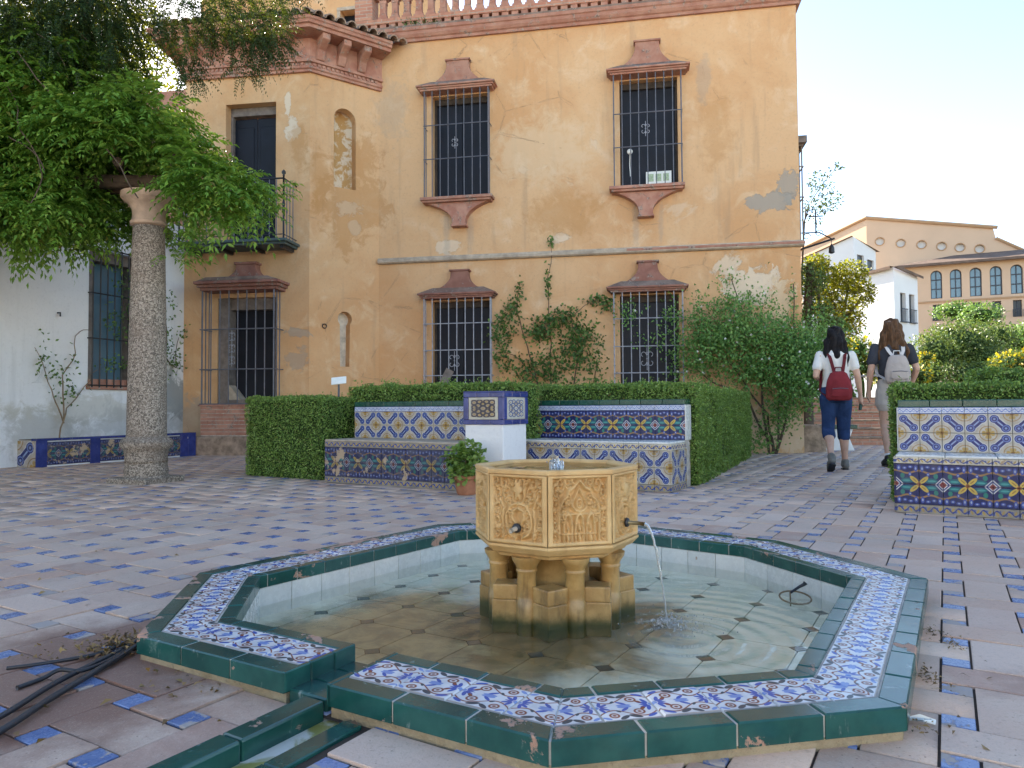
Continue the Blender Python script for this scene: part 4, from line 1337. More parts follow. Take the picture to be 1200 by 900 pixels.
def scroll(mb, cx, cz, s, y, r=0.005):
    for sx in (-1, 1):
        for sz in (-1, 1):
            P_ = []
            for i in range(15):
                t = i / 14; a = t * 4.6
                rr_ = s * 0.30 * (1 - 0.75 * t)
                P_.append((cx + sx * (s * 0.34 - rr_ * math.cos(a)), y, cz + sz * (s * 0.42 + rr_ * math.sin(a) * 1.2 - s * 0.1)))
            mb.tube(P_, r, 5)
    mb.tube([(cx, y, cz - s), (cx, y, cz + s)], r, 5)
    for sz in (-1, 0, 1): mb.lathe([(0.001, -0.016), (0.014, 0), (0.001, 0.016)], 8, Tr(cx, y, cz + sz * s * 0.55))

def barred_window(F, a, b, z0, z1, nb, rails, ped, sill, orn, pedmat, barmat, proj=0.2, jamb=True, cream_side=1):
    """part 'window' = the dark shutter; the rest hangs on it"""
    w = MB()
    x0, x1 = a + 0.105, b - 0.065
    w.box(x0, (x0 + x1) / 2 - 0.004, 0.17, 0.21, z0 + 0.01, z1 - 0.08)
    w.box((x0 + x1) / 2 + 0.004, x1, 0.17, 0.21, z0 + 0.01, z1 - 0.08)
    win = w.build('window', M_['shutter'], house, F)
    mb = MB()
    mb.box(a + 0.10, a + 0.135, 0.12, 0.24, z0, z1); mb.box(b - 0.095, b - 0.06, 0.12, 0.24, z0, z1)
    mb.box(a + 0.135, b - 0.095, 0.12, 0.24, z1 - 0.10, z1)
    mb.build('frame', M_['dark_wood'], win, F, bevel=0.004)
    # pediment: corniced shelf with a bell-shaped crest
    p0, p1, t0, t1, zt = ped
    zb = z1 + 0.02
    for (ex, zz0, zz1, dp) in ((0.055, zb, zb + 0.03, proj + 0.02), (0.028, zb + 0.03, zb + 0.058, proj + 0.04), (0.0, zb + 0.058, zb + 0.088, proj + 0.07)):
        mb = MB(); mb.box(p0 + ex, p1 - ex, -dp, 0.02, zz0, zz1 + 0.0005)
        mb.build('moulding', M_[pedmat], win, F, bevel=0.008, seg=2)
    mb = MB()
    zc = zb + 0.089
    mb.prism(bell(p0 + 0.10, p1 - 0.10, t0, t1, zc, zt), -0.13, 0.02)
    mb.box(t0 - 0.025, t1 + 0.025, -0.15, 0.02, zt - 0.001, zt + 0.03)
    mb.build('crest', M_[pedmat], win, F, bevel=0.006)
    mb = MB(); 
    zw = zc + 0.10
    for q in ([(p0 + .01, -proj - .06, zc - .002), (p1 - .01, -proj - .06, zc - .002), (p1 - .22, -0.125, zw), (p0 + .22, -0.125, zw)], [(p1 - .01, -proj - .06, zc - .002), (p1 - .01, .02, zc - .002), (p1 - .22, .02, zw), (p1 - .22, -0.125, zw)], [(p0 + .01, .02, zc - .002), (p0 + .01, -proj - .06, zc - .002), (p0 + .22, -0.125, zw), (p0 + .22, .02, zw)], [(p0 + .22, -0.125, zw), (p1 - .22, -0.125, zw), (p1 - .22, .02, zw), (p0 + .22, .02, zw)]): mb.poly(q)
    mb.build('weathering', M_['lichen_brick'], win, F, bevel=0.01)
    if sill:
        s0, s1, b0, b1, zsb = sill
        mb = MB(); mb.box(s0, s1, -proj - 0.04, 0.02, z0 - 0.05, z0 + 0.0); mb.box(s0 + 0.03, s1 - 0.03, -proj - 0.01, 0.02, z0 - 0.085, z0 - 0.05)
        mb.build('sill', M_[pedmat], win, F, bevel=0.007, seg=2)
        mb = MB()
        pl = bell(s0 + 0.10, s1 - 0.10, b0, b1, 0, 1)
        pl = [(x, z0 - 0.086 - z * (z0 - 0.086 - zsb)) for x, z in pl][::-1]
        mb.prism(pl, -0.15, 0.02)
        mb.box(b0 - 0.02, b1 + 0.02, -0.16, 0.02, zsb - 0.03, zsb + 0.001)
        mb.build('bracket', M_[pedmat], win, F, bevel=0.006)
    # cage of bars
    zl, zh = z0 + 0.0, z1 + 0.02
    for i in range(nb):
        x = a + 0.012 + (b - a - 0.024) * i / (nb - 1)
        mb = MB(); mb.tube([(x, -proj, zl), (x + random.uniform(-.003, .003), -proj, (zl + zh) / 2), (x, -proj, zh)], 0.0085 if 0 < i < nb - 1 else 0.011, 6)
        mb.build('bar', M_[barmat], win, F)
    for x in (a + 0.012, b - 0.012):
        for y in (-proj * 0.5,):
            mb = MB(); mb.tube([(x, y, zl), (x, y, zh)], 0.0085, 6); mb.build('bar', M_[barmat], win, F)
    for zz in rails:
        mb = MB(); mb.tube([(a - 0.0, 0.02, zz), (a - 0.0, -proj - 0.008, zz), (b + 0.0, -proj - 0.008, zz), (b + 0.0, 0.02, zz)], 0.009, 6)
        mb.build('rail', M_[barmat], win, F)
    mb = MB(); scroll(mb, orn[0], orn[1], orn[2], -proj + 0.004)
    mb.build('ornament', M_['pale_iron'], win, F)
    return win

w1 = barred_window(FH, 0.86, 1.98, 4.24, 6.02, 9, (4.88, 5.45), (0.74, 2.09, 1.24, 1.62, 6.56), (0.80, 2.03, 1.33, 1.56, 3.78), (1.40, 5.14, 0.10), 'terracotta', 'iron')
w2 = barred_window(FH, 4.01, 5.09, 4.24, 6.02, 9, (4.86, 5.40), (3.91, 5.22, 4.37, 4.75, 6.58), (3.94, 5.12, 4.40, 4.62, 3.78), (4.52, 5.14, 0.12), 'terracotta', 'iron')
w3 = barred_window(FH, 0.85, 2.0, 0.85, 2.52, 9, (1.26, 1.68, 2.12), (0.76, 2.08, 1.30, 1.60, 3.00), None, (1.38, 1.50, 0.16), 'dark_terracotta', 'pale_iron')
w4 = barred_window(FH, 3.98, 5.07, 0.85, 2.52, 9, (1.26, 1.68, 2.12), (3.88, 5.15, 4.38, 4.68, 3.02), None, (4.50, 1.48, 0.18), 'dark_terracotta', 'pale_iron')
# things left in the windows
mb = MB(); mb.box(4.52, 4.92, -0.02, -0.012, 4.30, 4.50); o = mb.build('paper_notice', M_['paper'], w2, FH)
mb = MB()
for i in range(3): mb.box(4.55 + i * 0.12, 4.64 + i * 0.12, -0.024, -0.0205, 4.34, 4.46)
mb.build('notice_print', M_['paper_print'], w2, FH)
mb = MB(); mb.lathe([(0.001, -0.03), (0.04, -0.02), (0.045, 0.0), (0.03, 0.02), (0.001, 0.025)], 14, Tr(4.27, -0.16, 4.80) @ Rx(PI / 2)); mb.tube([(4.27, -0.14, 4.78), (4.265, -0.12, 4.6), (4.275, -0.10, 4.42)], 0.008, 6)
mb.build('hanging_lamp', M_['paper'], w2, FH, True)

# string course between the floors, chipped
mb = sweep([(0.0, 0.0), (WH + 0.05, 0.0)], [(-0.02, 3.185), (0.05, 3.19), (0.075, 3.21), (0.08, 3.25), (0.06, 3.262), (0.055, 3.285), (-0.02, 3.295)])
mb.build('string_course', M_['jamb'], house, FH, bevel=0.004)
mb = sweep([(4.2, 0.0), (WH + 0.054, 0.0)], [(-0.02, 3.22), (0.078, 3.222), (0.084, 3.235), (0.084, 3.252), (0.064, 3.266), (-0.02, 3.268)])
mb.build('string_moulding', M_['terracotta'], house, FH)

# cornice of moulded brick, then the pierced brick parapet of the terrace
mb = sweep([(0.02, 0.0), (WH, 0.0), (WH, 2.0)], [(-0.02, 7.0), (0.045, 7.0), (0.05, 7.045), (0.075, 7.06), (0.10, 7.10), (0.105, 7.15), (0.125, 7.165), (0.13, 7.215), (-0.02, 7.22)])
mb.build('cornice', M_['terracotta'], house, FH, bevel=0.004)
mb = sweep([(-0.35, 0.0), (WH, 0.0), (WH, 2.0)], [(-0.3, 7.22), (0.10, 7.221), (0.105, 7.262), (-0.3, 7.265)])
mb.build('ledge', M_['lichen_brick'], house, FH, bevel=0.004)
# dentil course of bricks with gaps
x = -0.30; bm_ = None
mbk = MB(); mbk.box(-0.055, 0.055, -0.0, 0.20, 0, 0.085); dent_me = mbk.mesh('dentil', M_['terracotta'])
while x < WH - 0.05:
    obj('dentil', dent_me, house, FH @ Tr(x + 0.06, -0.055 + random.uniform(-.006, .006), 7.265))
    x += 0.165
mb = sweep([(-0.40, 0.0), (WH, 0.0), (WH, 2.0)], [(-0.2, 7.350), (0.07, 7.351), (0.075, 7.43), (0.05, 7.438), (-0.2, 7.44)])
mb.build('parapet_band', M_['brickwork'], house, FH, bevel=0.004)
mbk = MB()
for (h0, h1, hw) in ((0.0, 0.06, 0.085), (0.06, 0.12, 0.062), (0.12, 0.30, 0.050), (0.30, 0.36, 0.062), (0.36, 0.42, 0.085)):
    mbk.box(-hw, hw, -0.05 if hw > 0.08 else -0.04, 0.06, h0, h1 - 0.004)
bal_me = mbk.mesh('baluster', M_['terracotta'])
x = -0.05
while x < WH - 0.15:
    obj('baluster', bal_me, house, FH @ Tr(x + 0.12, 0.03, 7.439))
    x += 0.215
mb = sweep([(-0.40, 0.0), (WH, 0.0), (WH, 2.0)], [(-0.16, 7.858), (0.05, 7.858), (0.07, 7.90), (0.07, 7.96), (-0.16, 7.965)])
mb.build('parapet_coping', M_['terracotta'], house, FH, bevel=0.004)
mb = MB(); mb.box(-0.42, -0.10, -0.06, 0.24, 7.442, 8.02); mb.build('parapet_pier', M_['brickwork'], house, FH, bevel=0.006)
# upper storey behind the terrace
US = FH @ Tr(-2.5, 2.4, 0)
mb = plate(rect(-2.5, 2.65, 6.6, 10.0), [rect(0.74, 1.20, 8.40, 9.12)], 0.25)
mb.poly([(2.65, 0, 6.6), (2.65, 3, 6.6), (2.65, 3, 10.0), (2.65, 0, 10.0)]); mb.poly([(-2.5, 0, 10.0), (2.65, 0, 10.0), (2.65, 3, 10.0), (-2.5, 3, 10.0)])
mb.build('upper_wall', M_['orange_plaster'], house, US)
mb = MB(); mb.box(0.72, 1.22, 0.2, 0.25, 8.36, 9.16); wu = mb.build('window', M_['shutter'], house, US)
mb = MB(); mb.box(0.67, 1.27, -0.03, 0.02, 9.121, 9.19); mb.box(0.67, 0.739, -0.02, 0.02, 8.40, 9.12); mb.box(1.201, 1.27, -0.02, 0.02, 8.40, 9.12); mb.build('frame', M_['jamb'], wu, US)

# ---------------------------------------------------------------- bay with the balcony
BAYZ = 6.22
tw = plate(rect(0, WT, -0.05, BAYZ + 0.9), [rect(0.72, 1.60, 3.40, 5.76), rect(0.60, 1.62, 0.80, 2.55)], 0.34)
tw.build('bay_wall', M_['orange_plaster'], house, FT)
kz = circle(0.61, 2.21, 0.125, 22)
key = [(0.53, 1.42), (0.69, 1.42), (0.70, 2.12)] + [(0.61 + 0.125 * math.cos(a), 2.21 + 0.125 * math.sin(a)) for a in [R(-40 + 260 * i / 18) for i in range(19)]] + [(0.52, 2.12)]
cw = plate(rect(0, WC, -0.05, BAYZ + 0.9), [arch(0.41, 0.80, 4.40, 5.75), key], 0.16)
cw.build('canted_wall', M_['orange_plaster'], house, FC)
# back of the upper niche is hollowed like a shell, the lower one pale and flat
mb = MB(); ncol = 10
for i in range(ncol):
    t0, t1 = i / ncol, (i + 1) / ncol
    def pt(t, z): return (0.405 + 0.40 * t, 0.155 + 0.10 * math.sin(PI * t), z)
    mb.poly([pt(t0, 4.38), pt(t1, 4.38), pt(t1, 5.78), pt(t0, 5.78)])
nich = mb.build('niche', M_['niche_mottled'], house, FC, True)
mb = MB(); mb.poly([(0.48, 0.158, 1.38), (0.75, 0.158, 1.38), (0.75, 0.158, 2.38), (0.48, 0.158, 2.38)])
mb.build('keyhole_niche', M_['niche_white'], house, FC)
mb = MB(); mb.tube([(0.25 + 0.035 * math.cos(a), -0.02, 2.07 + 0.035 * math.sin(a)) for a in [2 * PI * i / 14 for i in range(15)]], 0.008, 6, False)
mb.build('tether_ring', M_['black_iron'], house, FC)
# left flank, and the lean-to roof mass that closes the bay
mb = MB()
TAv = Vector((*TA, 0)); 
mb.poly([(0, 0, -0.05), (0, 3.2, -0.05), (0, 3.2, BAYZ + 0.6), (0, 0, BAYZ + 0.6)])
mb.build('flank_wall', M_['orange_plaster'], house, FT)
# french window on the balcony
mb = MB(); mb.box(0.74, 1.15, 0.24, 0.28, 3.40, 5.60); mb.box(1.158, 1.58, 0.24, 0.28, 3.40, 5.60)
for (a, b) in ((0.80, 1.10), (1.21, 1.52)):
    for (z0, z1) in ((3.55, 4.2), (4.3, 5.45)): mb.box(a, b, 0.225, 0.245, z0, z1)
door = mb.build('balcony_door', M_['shutter'], house, FT, bevel=0.008)
mb = MB(); mb.box(0.72, 0.755, 0.16, 0.30, 3.40, 5.76); mb.box(1.565, 1.60, 0.16, 0.30, 3.40, 5.76); mb.box(0.755, 1.565, 0.16, 0.30, 5.62, 5.76)
mb.build('frame', M_['grey_wood'], door, FT, bevel=0.004)
# balcony
mb = MB(); mb.box(0.18, 1.98, -0.46, 0.02, 3.30, 3.34); mb.box(0.14, 2.02, -0.50, 0.02, 3.34, 3.385)
balc = mb.build('balcony', M_['verdigris'], house, FT, bevel=0.006)
for x in (0.3, 0.85, 1.4, 1.9):
    mb = MB(); mb.prism([(0, 0), (0.05, 0), (0.05, 0.05), (0, 0.05)], -0.40, 0.02, Tr(x - 0.025, 0, 3.25)); mb.build('joist', M_['black_iron'], balc, FT)
rz = 4.33
def rail_bars(mb_name, pts):
    for (x, y, kz_) in pts:
        mb = MB(); mb.tube([(x, y, 3.38), (x, y, rz)], 0.0075, 6)
        mb.lathe([(0.0076, -0.03), (0.014, 0), (0.0076, 0.03)], 8, Tr(x, y, 3.82)) if kz_ else None
        mb.build(mb_name, M_['iron'], balc, FT)
rail_bars('baluster', [(0.20 + i * (1.76 / 15), -0.46, i % 3 == 1) for i in range(16)] + [(0.20, -0.46 + 0.11 * i, False) for i in range(1, 4)] + [(1.96, -0.46 + 0.11 * i, i == 1) for i in range(1, 4)])
mb = MB(); mb.tube([(0.20, 0.02, rz), (0.20, -0.46, rz), (1.96, -0.46, rz), (1.96, 0.02, rz)], 0.014, 8); mb.tube([(0.20, 0.02, 3.45), (0.20, -0.46, 3.45), (1.96, -0.46, 3.45), (1.96, 0.02, 3.45)], 0.008, 6)
mb.build('handrail', M_['black_iron'], balc, FT)
for x in (0.20, 1.96):
    mb = MB(); mb.tube([(x, -0.46, 3.38), (x, -0.46, rz + 0.04)], 0.015, 8); mb.lathe([(0.012, 0.0), (0.02, 0.01), (0.012, 0.02), (0.034, 0.045), (0.03, 0.075), (0.008, 0.095), (0.001, 0.11)], 12, Tr(x, -0.46, rz + 0.03))
    mb.lathe([(0.015, -0.09), (0.028, -0.03), (0.016, 0.0), (0.028, 0.03), (0.015, 0.09)], 10, Tr(x, -0.46, 3.88))
    mb.build('newel', M_['black_iron'], balc, FT, True)
mb = MB(); scroll(mb, 0.86, 3.83, 0.26, -0.46, 0.006); mb.build('ornament', M_['iron'], balc, FT)

# lower window of the bay: deeper cage on a brick plinth
def bay_window():
    F = FT; a, b, z0, z1, pj = 0.50, 1.74, 0.80, 2.60, 0.30
    w = MB(); w.box(0.76, 1.16, 0.26, 0.30, 0.9, 2.42); w.box(1.166, 1.60, 0.26, 0.30, 0.9, 2.42)
    win = w.build('window', M_['shutter'], house, F)
    mb = MB(); mb.box(0.60, 0.78, 0.02, 0.32, 0.8, 2.55); mb.box(1.59, 1.62, 0.02, 0.32, 0.8, 2.55); mb.box(0.78, 1.59, 0.10, 0.32, 2.36, 2.55); mb.box(0.78, 1.59, 0.02, 0.32, 0.80, 0.88)
    mb.build('frame', M_['grey_wood'], win, F, bevel=0.006)
    mb = MB(); mb.prism([(0.781, 0.881), (0.98, 0.881), (0.781, 1.12)], 0.05, 0.25); mb.build('corner_board', M_['jamb'], win, F)
    p0, p1 = 0.41, 1.85; zb = 2.62
    for (ex, q0, q1, dp) in ((0.07, zb, zb + 0.05, pj + 0.03), (0.035, zb + 0.05, zb + 0.10, pj + 0.07), (0.0, zb + 0.10, zb + 0.145, pj + 0.11)):
        mb = MB(); mb.box(p0 + ex, p1 - ex, -dp, 0.02, q0, q1 + 0.0005); mb.build('moulding', M_['dark_terracotta'], win, F, bevel=0.009, seg=2)
    zc = zb + 0.146
    mb = MB(); mb.prism(bell(p0 + 0.16, p1 - 0.16, 1.00, 1.34, zc, 3.06), -0.16, 0.02); mb.box(0.975, 1.365, -0.18, 0.02, 3.059, 3.10); mb.build('crest', M_['dark_terracotta'], win, F, bevel=0.006)
    mb = MB(); mb.prism([(p0 + 0.01, zc - 0.002), (p1 - 0.01, zc - 0.002), (p1 - 0.2, zc + 0.06), (p0 + 0.2, zc + 0.06)], -pj - 0.09, 0.02); mb.build('weathering', M_['lichen_brick'], win, F, bevel=0.01)
    nb = 9
    for i in range(nb):
        x = a + 0.012 + (b - a - 0.024) * i / (nb - 1)
        mb = MB(); mb.tube([(x, -pj, z0 - 0.02), (x, -pj, z1 + 0.03)], 0.009 if 0 < i < nb - 1 else 0.013, 6); mb.build('bar', M_['iron'], win, F)
    for x in (a + 0.012, b - 0.012):
        for y in (-0.1, -0.2):
            mb = MB(); mb.tube([(x, y, z0 - 0.02), (x, y, z1 + 0.03)], 0.009, 6); mb.build('bar', M_['iron'], win, F)
    for zz in (0.81, 1.36, 2.0):
        mb = MB(); mb.tube([(a - 0.02, -pj - 0.01, zz), (b + 0.02, -pj - 0.01, zz)], 0.011, 6); mb.tube([(a, 0.02, zz), (a, -pj, zz)], 0.009, 6); mb.tube([(b, 0.02, zz), (b, -pj, zz)], 0.009, 6); mb.build('rail', M_['iron'], win, F)
    mb = MB()
    for cz in (1.50, 1.69, 1.88): scroll(mb, 1.02, cz, 0.10, -pj + 0.004)
    mb.build('ornament', M_['pale_iron'], win, F)
    # plinth: five courses of brick on a rubble footing
    mb = MB(); mb.box(0.52, 1.76, -0.33, 0.02, 0.30, 0.78); pl = mb.build('plinth', M_['grout'], win, F)
    bl = 0.262; zc_ = 0.31
    for c_ in range(8):
        off = 0 if c_ % 2 == 0 else -0.131
        x = 0.515 + off
        while x < 1.765:
            x0, x1 = max(0.515, x), min(1.765, x + bl)
            if x1 - x0 > 0.03:
                m2 = MB(); m2.box(x0 + 0.004, x1 - 0.004, -0.338 + random.uniform(-.004, .004), -0.2, zc_ + 0.004, zc_ + 0.054)
                m2.build('brick', M_['terracotta'], win, F)
            x += bl
        zc_ += 0.0585
    mb = MB(); mb.box(0.44, 1.84, -0.42, 0.02, -0.05, 0.30); mb.build('footing', M_['rubble'], win, F, bevel=0.03, seg=2)
    mb = MB(); mb.box(0.48, 1.80, -0.36, 0.02, 0.775, 0.80); mb.build('sill', M_['terracotta'], win, F, bevel=0.005)
bay_window()

# bay cornice: mouldings, console brackets, boarded soffit and a ragged edge of barrel tiles
path = [(TA[0] - 0.02, TA[1] + 3.0), TA, TB, HL]
path = [(TA[0] + math.sin(R(8)) * -0.0, TA[1] + 2.5), TA, TB, (HL[0] + 0.02, HL[1] + 0.02)]
mb = sweep(path, [(-0.02, 6.20), (0.05, 6.20), (0.055, 6.235), (0.08, 6.25), (0.085, 6.285), (0.05, 6.295), (0.05, 6.34), (0.095, 6.35), (0.10, 6.39), (-0.02, 6.395)])
mb.build('bay_moulding', M_['terracotta'], house, I4, bevel=0.003)
def along(A, B, step, start):
    A, B = Vector(A), Vector(B); L_ab = (B - A).length; s = start
    while s < L_ab - 0.04:
        yield s
        s += step
mbk = MB()
for i in range(3): mbk.box(-0.02, 0.02, -0.085, 0.02, 0, 0.035)
dl = MB(); dl.box(-0.022, 0.022, -0.075, 0.0, 0.0, 0.04); dl_me = dl.mesh('dentil', M_['terracotta'])
for F, A, B in ((FT, TA, TB), (FC, TB, HL)):
    for s in along(A, B, 0.078, 0.05): obj('dentil', dl_me, house, F @ Tr(s, 0.0, 6.297))
mb = sweep(path, [(-0.02, 6.39), (0.06, 6.392), (0.065, 6.74), (-0.02, 6.74)]); mb.build('bay_frieze', M_['terracotta'], house, I4)
cs = MB()
cs.prism([(0.0, 0.0), (0.06, 0.0), (0.09, 0.06), (0.12, 0.14), (0.22, 0.20), (0.31, 0.25), (0.32, 0.34), (0.0, 0.34)], -0.065, 0.065, Rz(-PI / 2))
cs_me = cs.mesh('console', M_['terracotta'])
for F, A, B, st, s0 in ((FT, TA, TB, 0.345, 0.12), (FC, TB, HL, 0.36, 0.14)):
    for s in along(A, B, st, s0):
        o = obj('console', cs_me, house, F @ Tr(s, -0.05, 6.40)); b = o.modifiers.new('bevel', 'BEVEL'); b.width = 0.008
mb = sweep(path, [(-0.02, 6.74), (0.40, 6.742), (0.405, 6.79), (0.44, 6.80), (0.45, 6.84), (0.47, 6.855), (0.47, 6.90), (-0.02, 6.905)])
mb.build('bay_eaves', M_['terracotta'], house, I4, bevel=0.004)
# roof slab rising inwards, then tiles
def offset_path(o):
    mbb = sweep(path, [(o, 0), (o, 1)]); return mbb
rows = []
pv = [Vector(p) for p in path]
def mitre(i, o):
    def nrm(a, b):
        d = (b - a).normalized(); return Vector((d.y, -d.x))
    n0 = nrm(pv[max(i - 1, 0)], pv[max(i - 1, 0) + 1]); n1 = nrm(pv[min(i, 2)], pv[min(i, 2) + 1])
    m_ = n0 + n1; m_ = m_ / m_.dot(n1); return pv[i] + m_ * o
mb = MB()
for i in range(3):
    a, b = mitre(i, 0.44), mitre(i + 1, 0.44); c_, d_ = mitre(i + 1, -0.9), mitre(i, -0.9)
    mb.poly([(a.x, a.y, 6.905), (b.x, b.y, 6.905), (c_.x, c_.y, 7.45), (d_.x, d_.y, 7.45)])
mb.poly([(mitre(i, -0.9).x, mitre(i, -0.9).y, 7.45) for i in range(4)])
mb.build('bay_roof', M_['roof_tile'], house, I4)
bt = MB()
nseg = 8
for k in range(nseg):
    a0, a1 = PI * k / nseg, PI * (k + 1) / nseg
    def bp(a, y, r): return (r * math.cos(a), y, r * math.sin(a))
    bt.poly([bp(a0, -0.02, 0.085), bp(a1, -0.02, 0.085), bp(a1, 0.42, 0.07), bp(a0, 0.42, 0.07)])
    bt.poly([bp(a0, -0.02, 0.068), bp(a0, 0.42, 0.055), bp(a1, 0.42, 0.055), bp(a1, -0.02, 0.068)])
    bt.poly([bp(a0, -0.02, 0.068), bp(a1, -0.02, 0.068), bp(a1, -0.02, 0.085), bp(a0, -0.02, 0.085)])
bt_me = bt.mesh('roof_tile', M_['roof_tile'])
for F, A, B, ext in ((FT, TA, TB, 0.2), (FC, TB, HL, 0.0)):
    L_ab = (Vector(B) - Vector(A)).length
    s = -0.05
    while s < L_ab + 0.30:
        for row in range(2):
            obj('roof_tile', bt_me, house, F @ Tr(s + random.uniform(-.012, .012), -0.50 + row * 0.36, 6.905 + row * 0.14) @ Rx(R(20 + random.uniform(-3, 3))) @ Rz(R(random.uniform(-4, 4))))
        s += 0.185
# ridge of the pink rear wing that shows left of the bay
RW = FH @ Tr(-6.4, 2.3, 0)
mb = MB(); mb.box(-4.0, 3.0, 0, 2.5, -0.05, 7.7); mb.build('rear_wing', M_['terracotta'], house, RW)
# grille of a side window, seen edge-on past the right corner
mb = MB()
for (y, z0, z1) in ((0.55, 3.35, 4.95), (0.75, 3.35, 4.95), (0.95, 3.35, 4.95), (1.15, 3.35, 4.95)): mb.tube([(WH + 0.16, y, z0), (WH + 0.16, y, z1)], 0.012, 6)
for z in (3.35, 4.1, 4.6, 4.95): mb.tube([(WH - 0.02, 0.5, z), (WH + 0.17, 0.5, z), (WH + 0.17, 1.2, z), (WH - 0.02, 1.2, z)], 0.012, 6)
mb.build('side_grille', M_['grey_wood'], house, FH)
mb = MB(); mb.box(WH - 0.02, WH + 0.22, 0.42, 1.3, 4.97, 5.08); mb.build('side_hood', M_['grey_wood'], house, FH)

# ================================================================ white building on the left
WA, WB = (-6.45, 9.05), (-5.42, 11.88)
dWx, dWy = (WB[0] - WA[0]), (WB[1] - WA[1]); lw = math.hypot(dWx, dWy); dWx /= lw; dWy /= lw
WS = (WA[0] - dWx * 5.5, WA[1] - dWy * 5.5)
FW = frame(WS, WB); off = 5.5
wh = empty('white_building', FW, 'whitewashed wall with a tall barred window beside the orange house', 'building')
wl = plate(rect(0, off + lw + 0.1, -0.05, 3.75), [rect(off + 1.25, off + 2.15, 1.07, 3.05)], 0.30)
wl.build('wall', M_['white_plaster'], wh, FW)
mb = MB(); mb.poly([(0, 0, 3.75), (off + lw + 0.1, 0, 3.75), (off + lw + 0.1, 3, 3.75), (0, 3, 3.75)])
mb.build('roof', M_['roof_tile'], wh, FW)
mb = MB(); mb.box(off + 1.2, off + 2.2, 0.28, 0.34, 1.0, 3.1); win = mb.build('window', M_['far_glass'], wh, FW)
mb = MB(); mb.box(off + 1.25, off + 1.37, 0.06, 0.27, 1.17, 3.05); mb.box(off + 2.03, off + 2.15, 0.06, 0.27, 1.17, 3.05); mb.box(off + 1.37, off + 2.03, 0.1, 0.27, 2.9, 3.05)
mb.build('frame', M_['grey_wood'], win, FW, bevel=0.005)
for i in range(3):
    mb = MB(); mb.box(off + 1.25 + i * 0.302, off + 1.545 + i * 0.302, -0.03, 0.20, 1.075, 1.17); mb.build('sill_brick', M_['terracotta'], win, FW, bevel=0.006)
mb = MB(); mb.box(off + 1.22, off + 2.18, -0.045, 0.02, 1.02, 1.074); mb.build('sill', M_['terracotta'], win, FW, bevel=0.006)
for i in range(8):
    x = off + 1.28 + i * 0.12
    mb = MB(); mb.tube([(x, -0.05, 1.05), (x, -0.05, 3.08)], 0.010, 6); mb.build('bar', M_['black_iron'], win, FW)
for z in (1.08, 1.75, 2.4, 3.06):
    mb = MB(); mb.tube([(off + 1.24, 0.02, z), (off + 1.24, -0.06, z), (off + 2.16, -0.06, z), (off + 2.16, 0.02, z)], 0.010, 6); mb.build('rail', M_['black_iron'], win, FW)
mb = MB(); mb.tube([(off + 0.78, 0.02, 2.05), (off + 0.78, -0.05, 2.05), (off + 0.78, -0.05, 2.0)], 0.012, 6); mb.build('hook', M_['black_iron'], wh, FW)
# ================================================================ tiled benches
def tile_meshes(mat, w, h, thick=0.012):
    """the four turned versions of one tile, each 12-odd faces, shared by every copy"""
    out = {}
    for fx in (0, 1):
        for fz in (0, 1):
            mb = MB(); mb.cbox(-w / 2 + 0.0012, w / 2 - 0.0012, -thick, 0.004, -h / 2 + 0.0012, h / 2 - 0.0012, 0.002, None, (fx, fz))
            out[fx, fz] = mb.mesh('tile', M_[mat])
    return out
def tile_rows(parent, F, x0, x1, z0, rows, name='tile', skip=None):
    """rows: list of (height, material, mode) from the bottom up, laid on the plane y=0 of F"""
    z = z0
    for (h, mat, mode) in rows:
        tw = 0.14
        n = max(1, round((x1 - x0) / tw)); w = (x1 - x0) / n
        ms = tile_meshes(mat, w, h)
        for i in range(n):
            if mode == 'knot0': k = (i % 2, 0)
            elif mode == 'knot1': k = ((i + 1) % 2, 0)
            elif mode == 'star_lo': k = (i % 2, 1)
            elif mode == 'star_hi': k = (i % 2, 0)
            else: k = (0, 0)
            obj(name, ms[k], parent, F @ Tr(x0 + (i + 0.5) * w, random.uniform(-0.001, 0.001), z + h / 2) @ Rz(R(random.uniform(-0.3, 0.3))))
        z += h
    return z
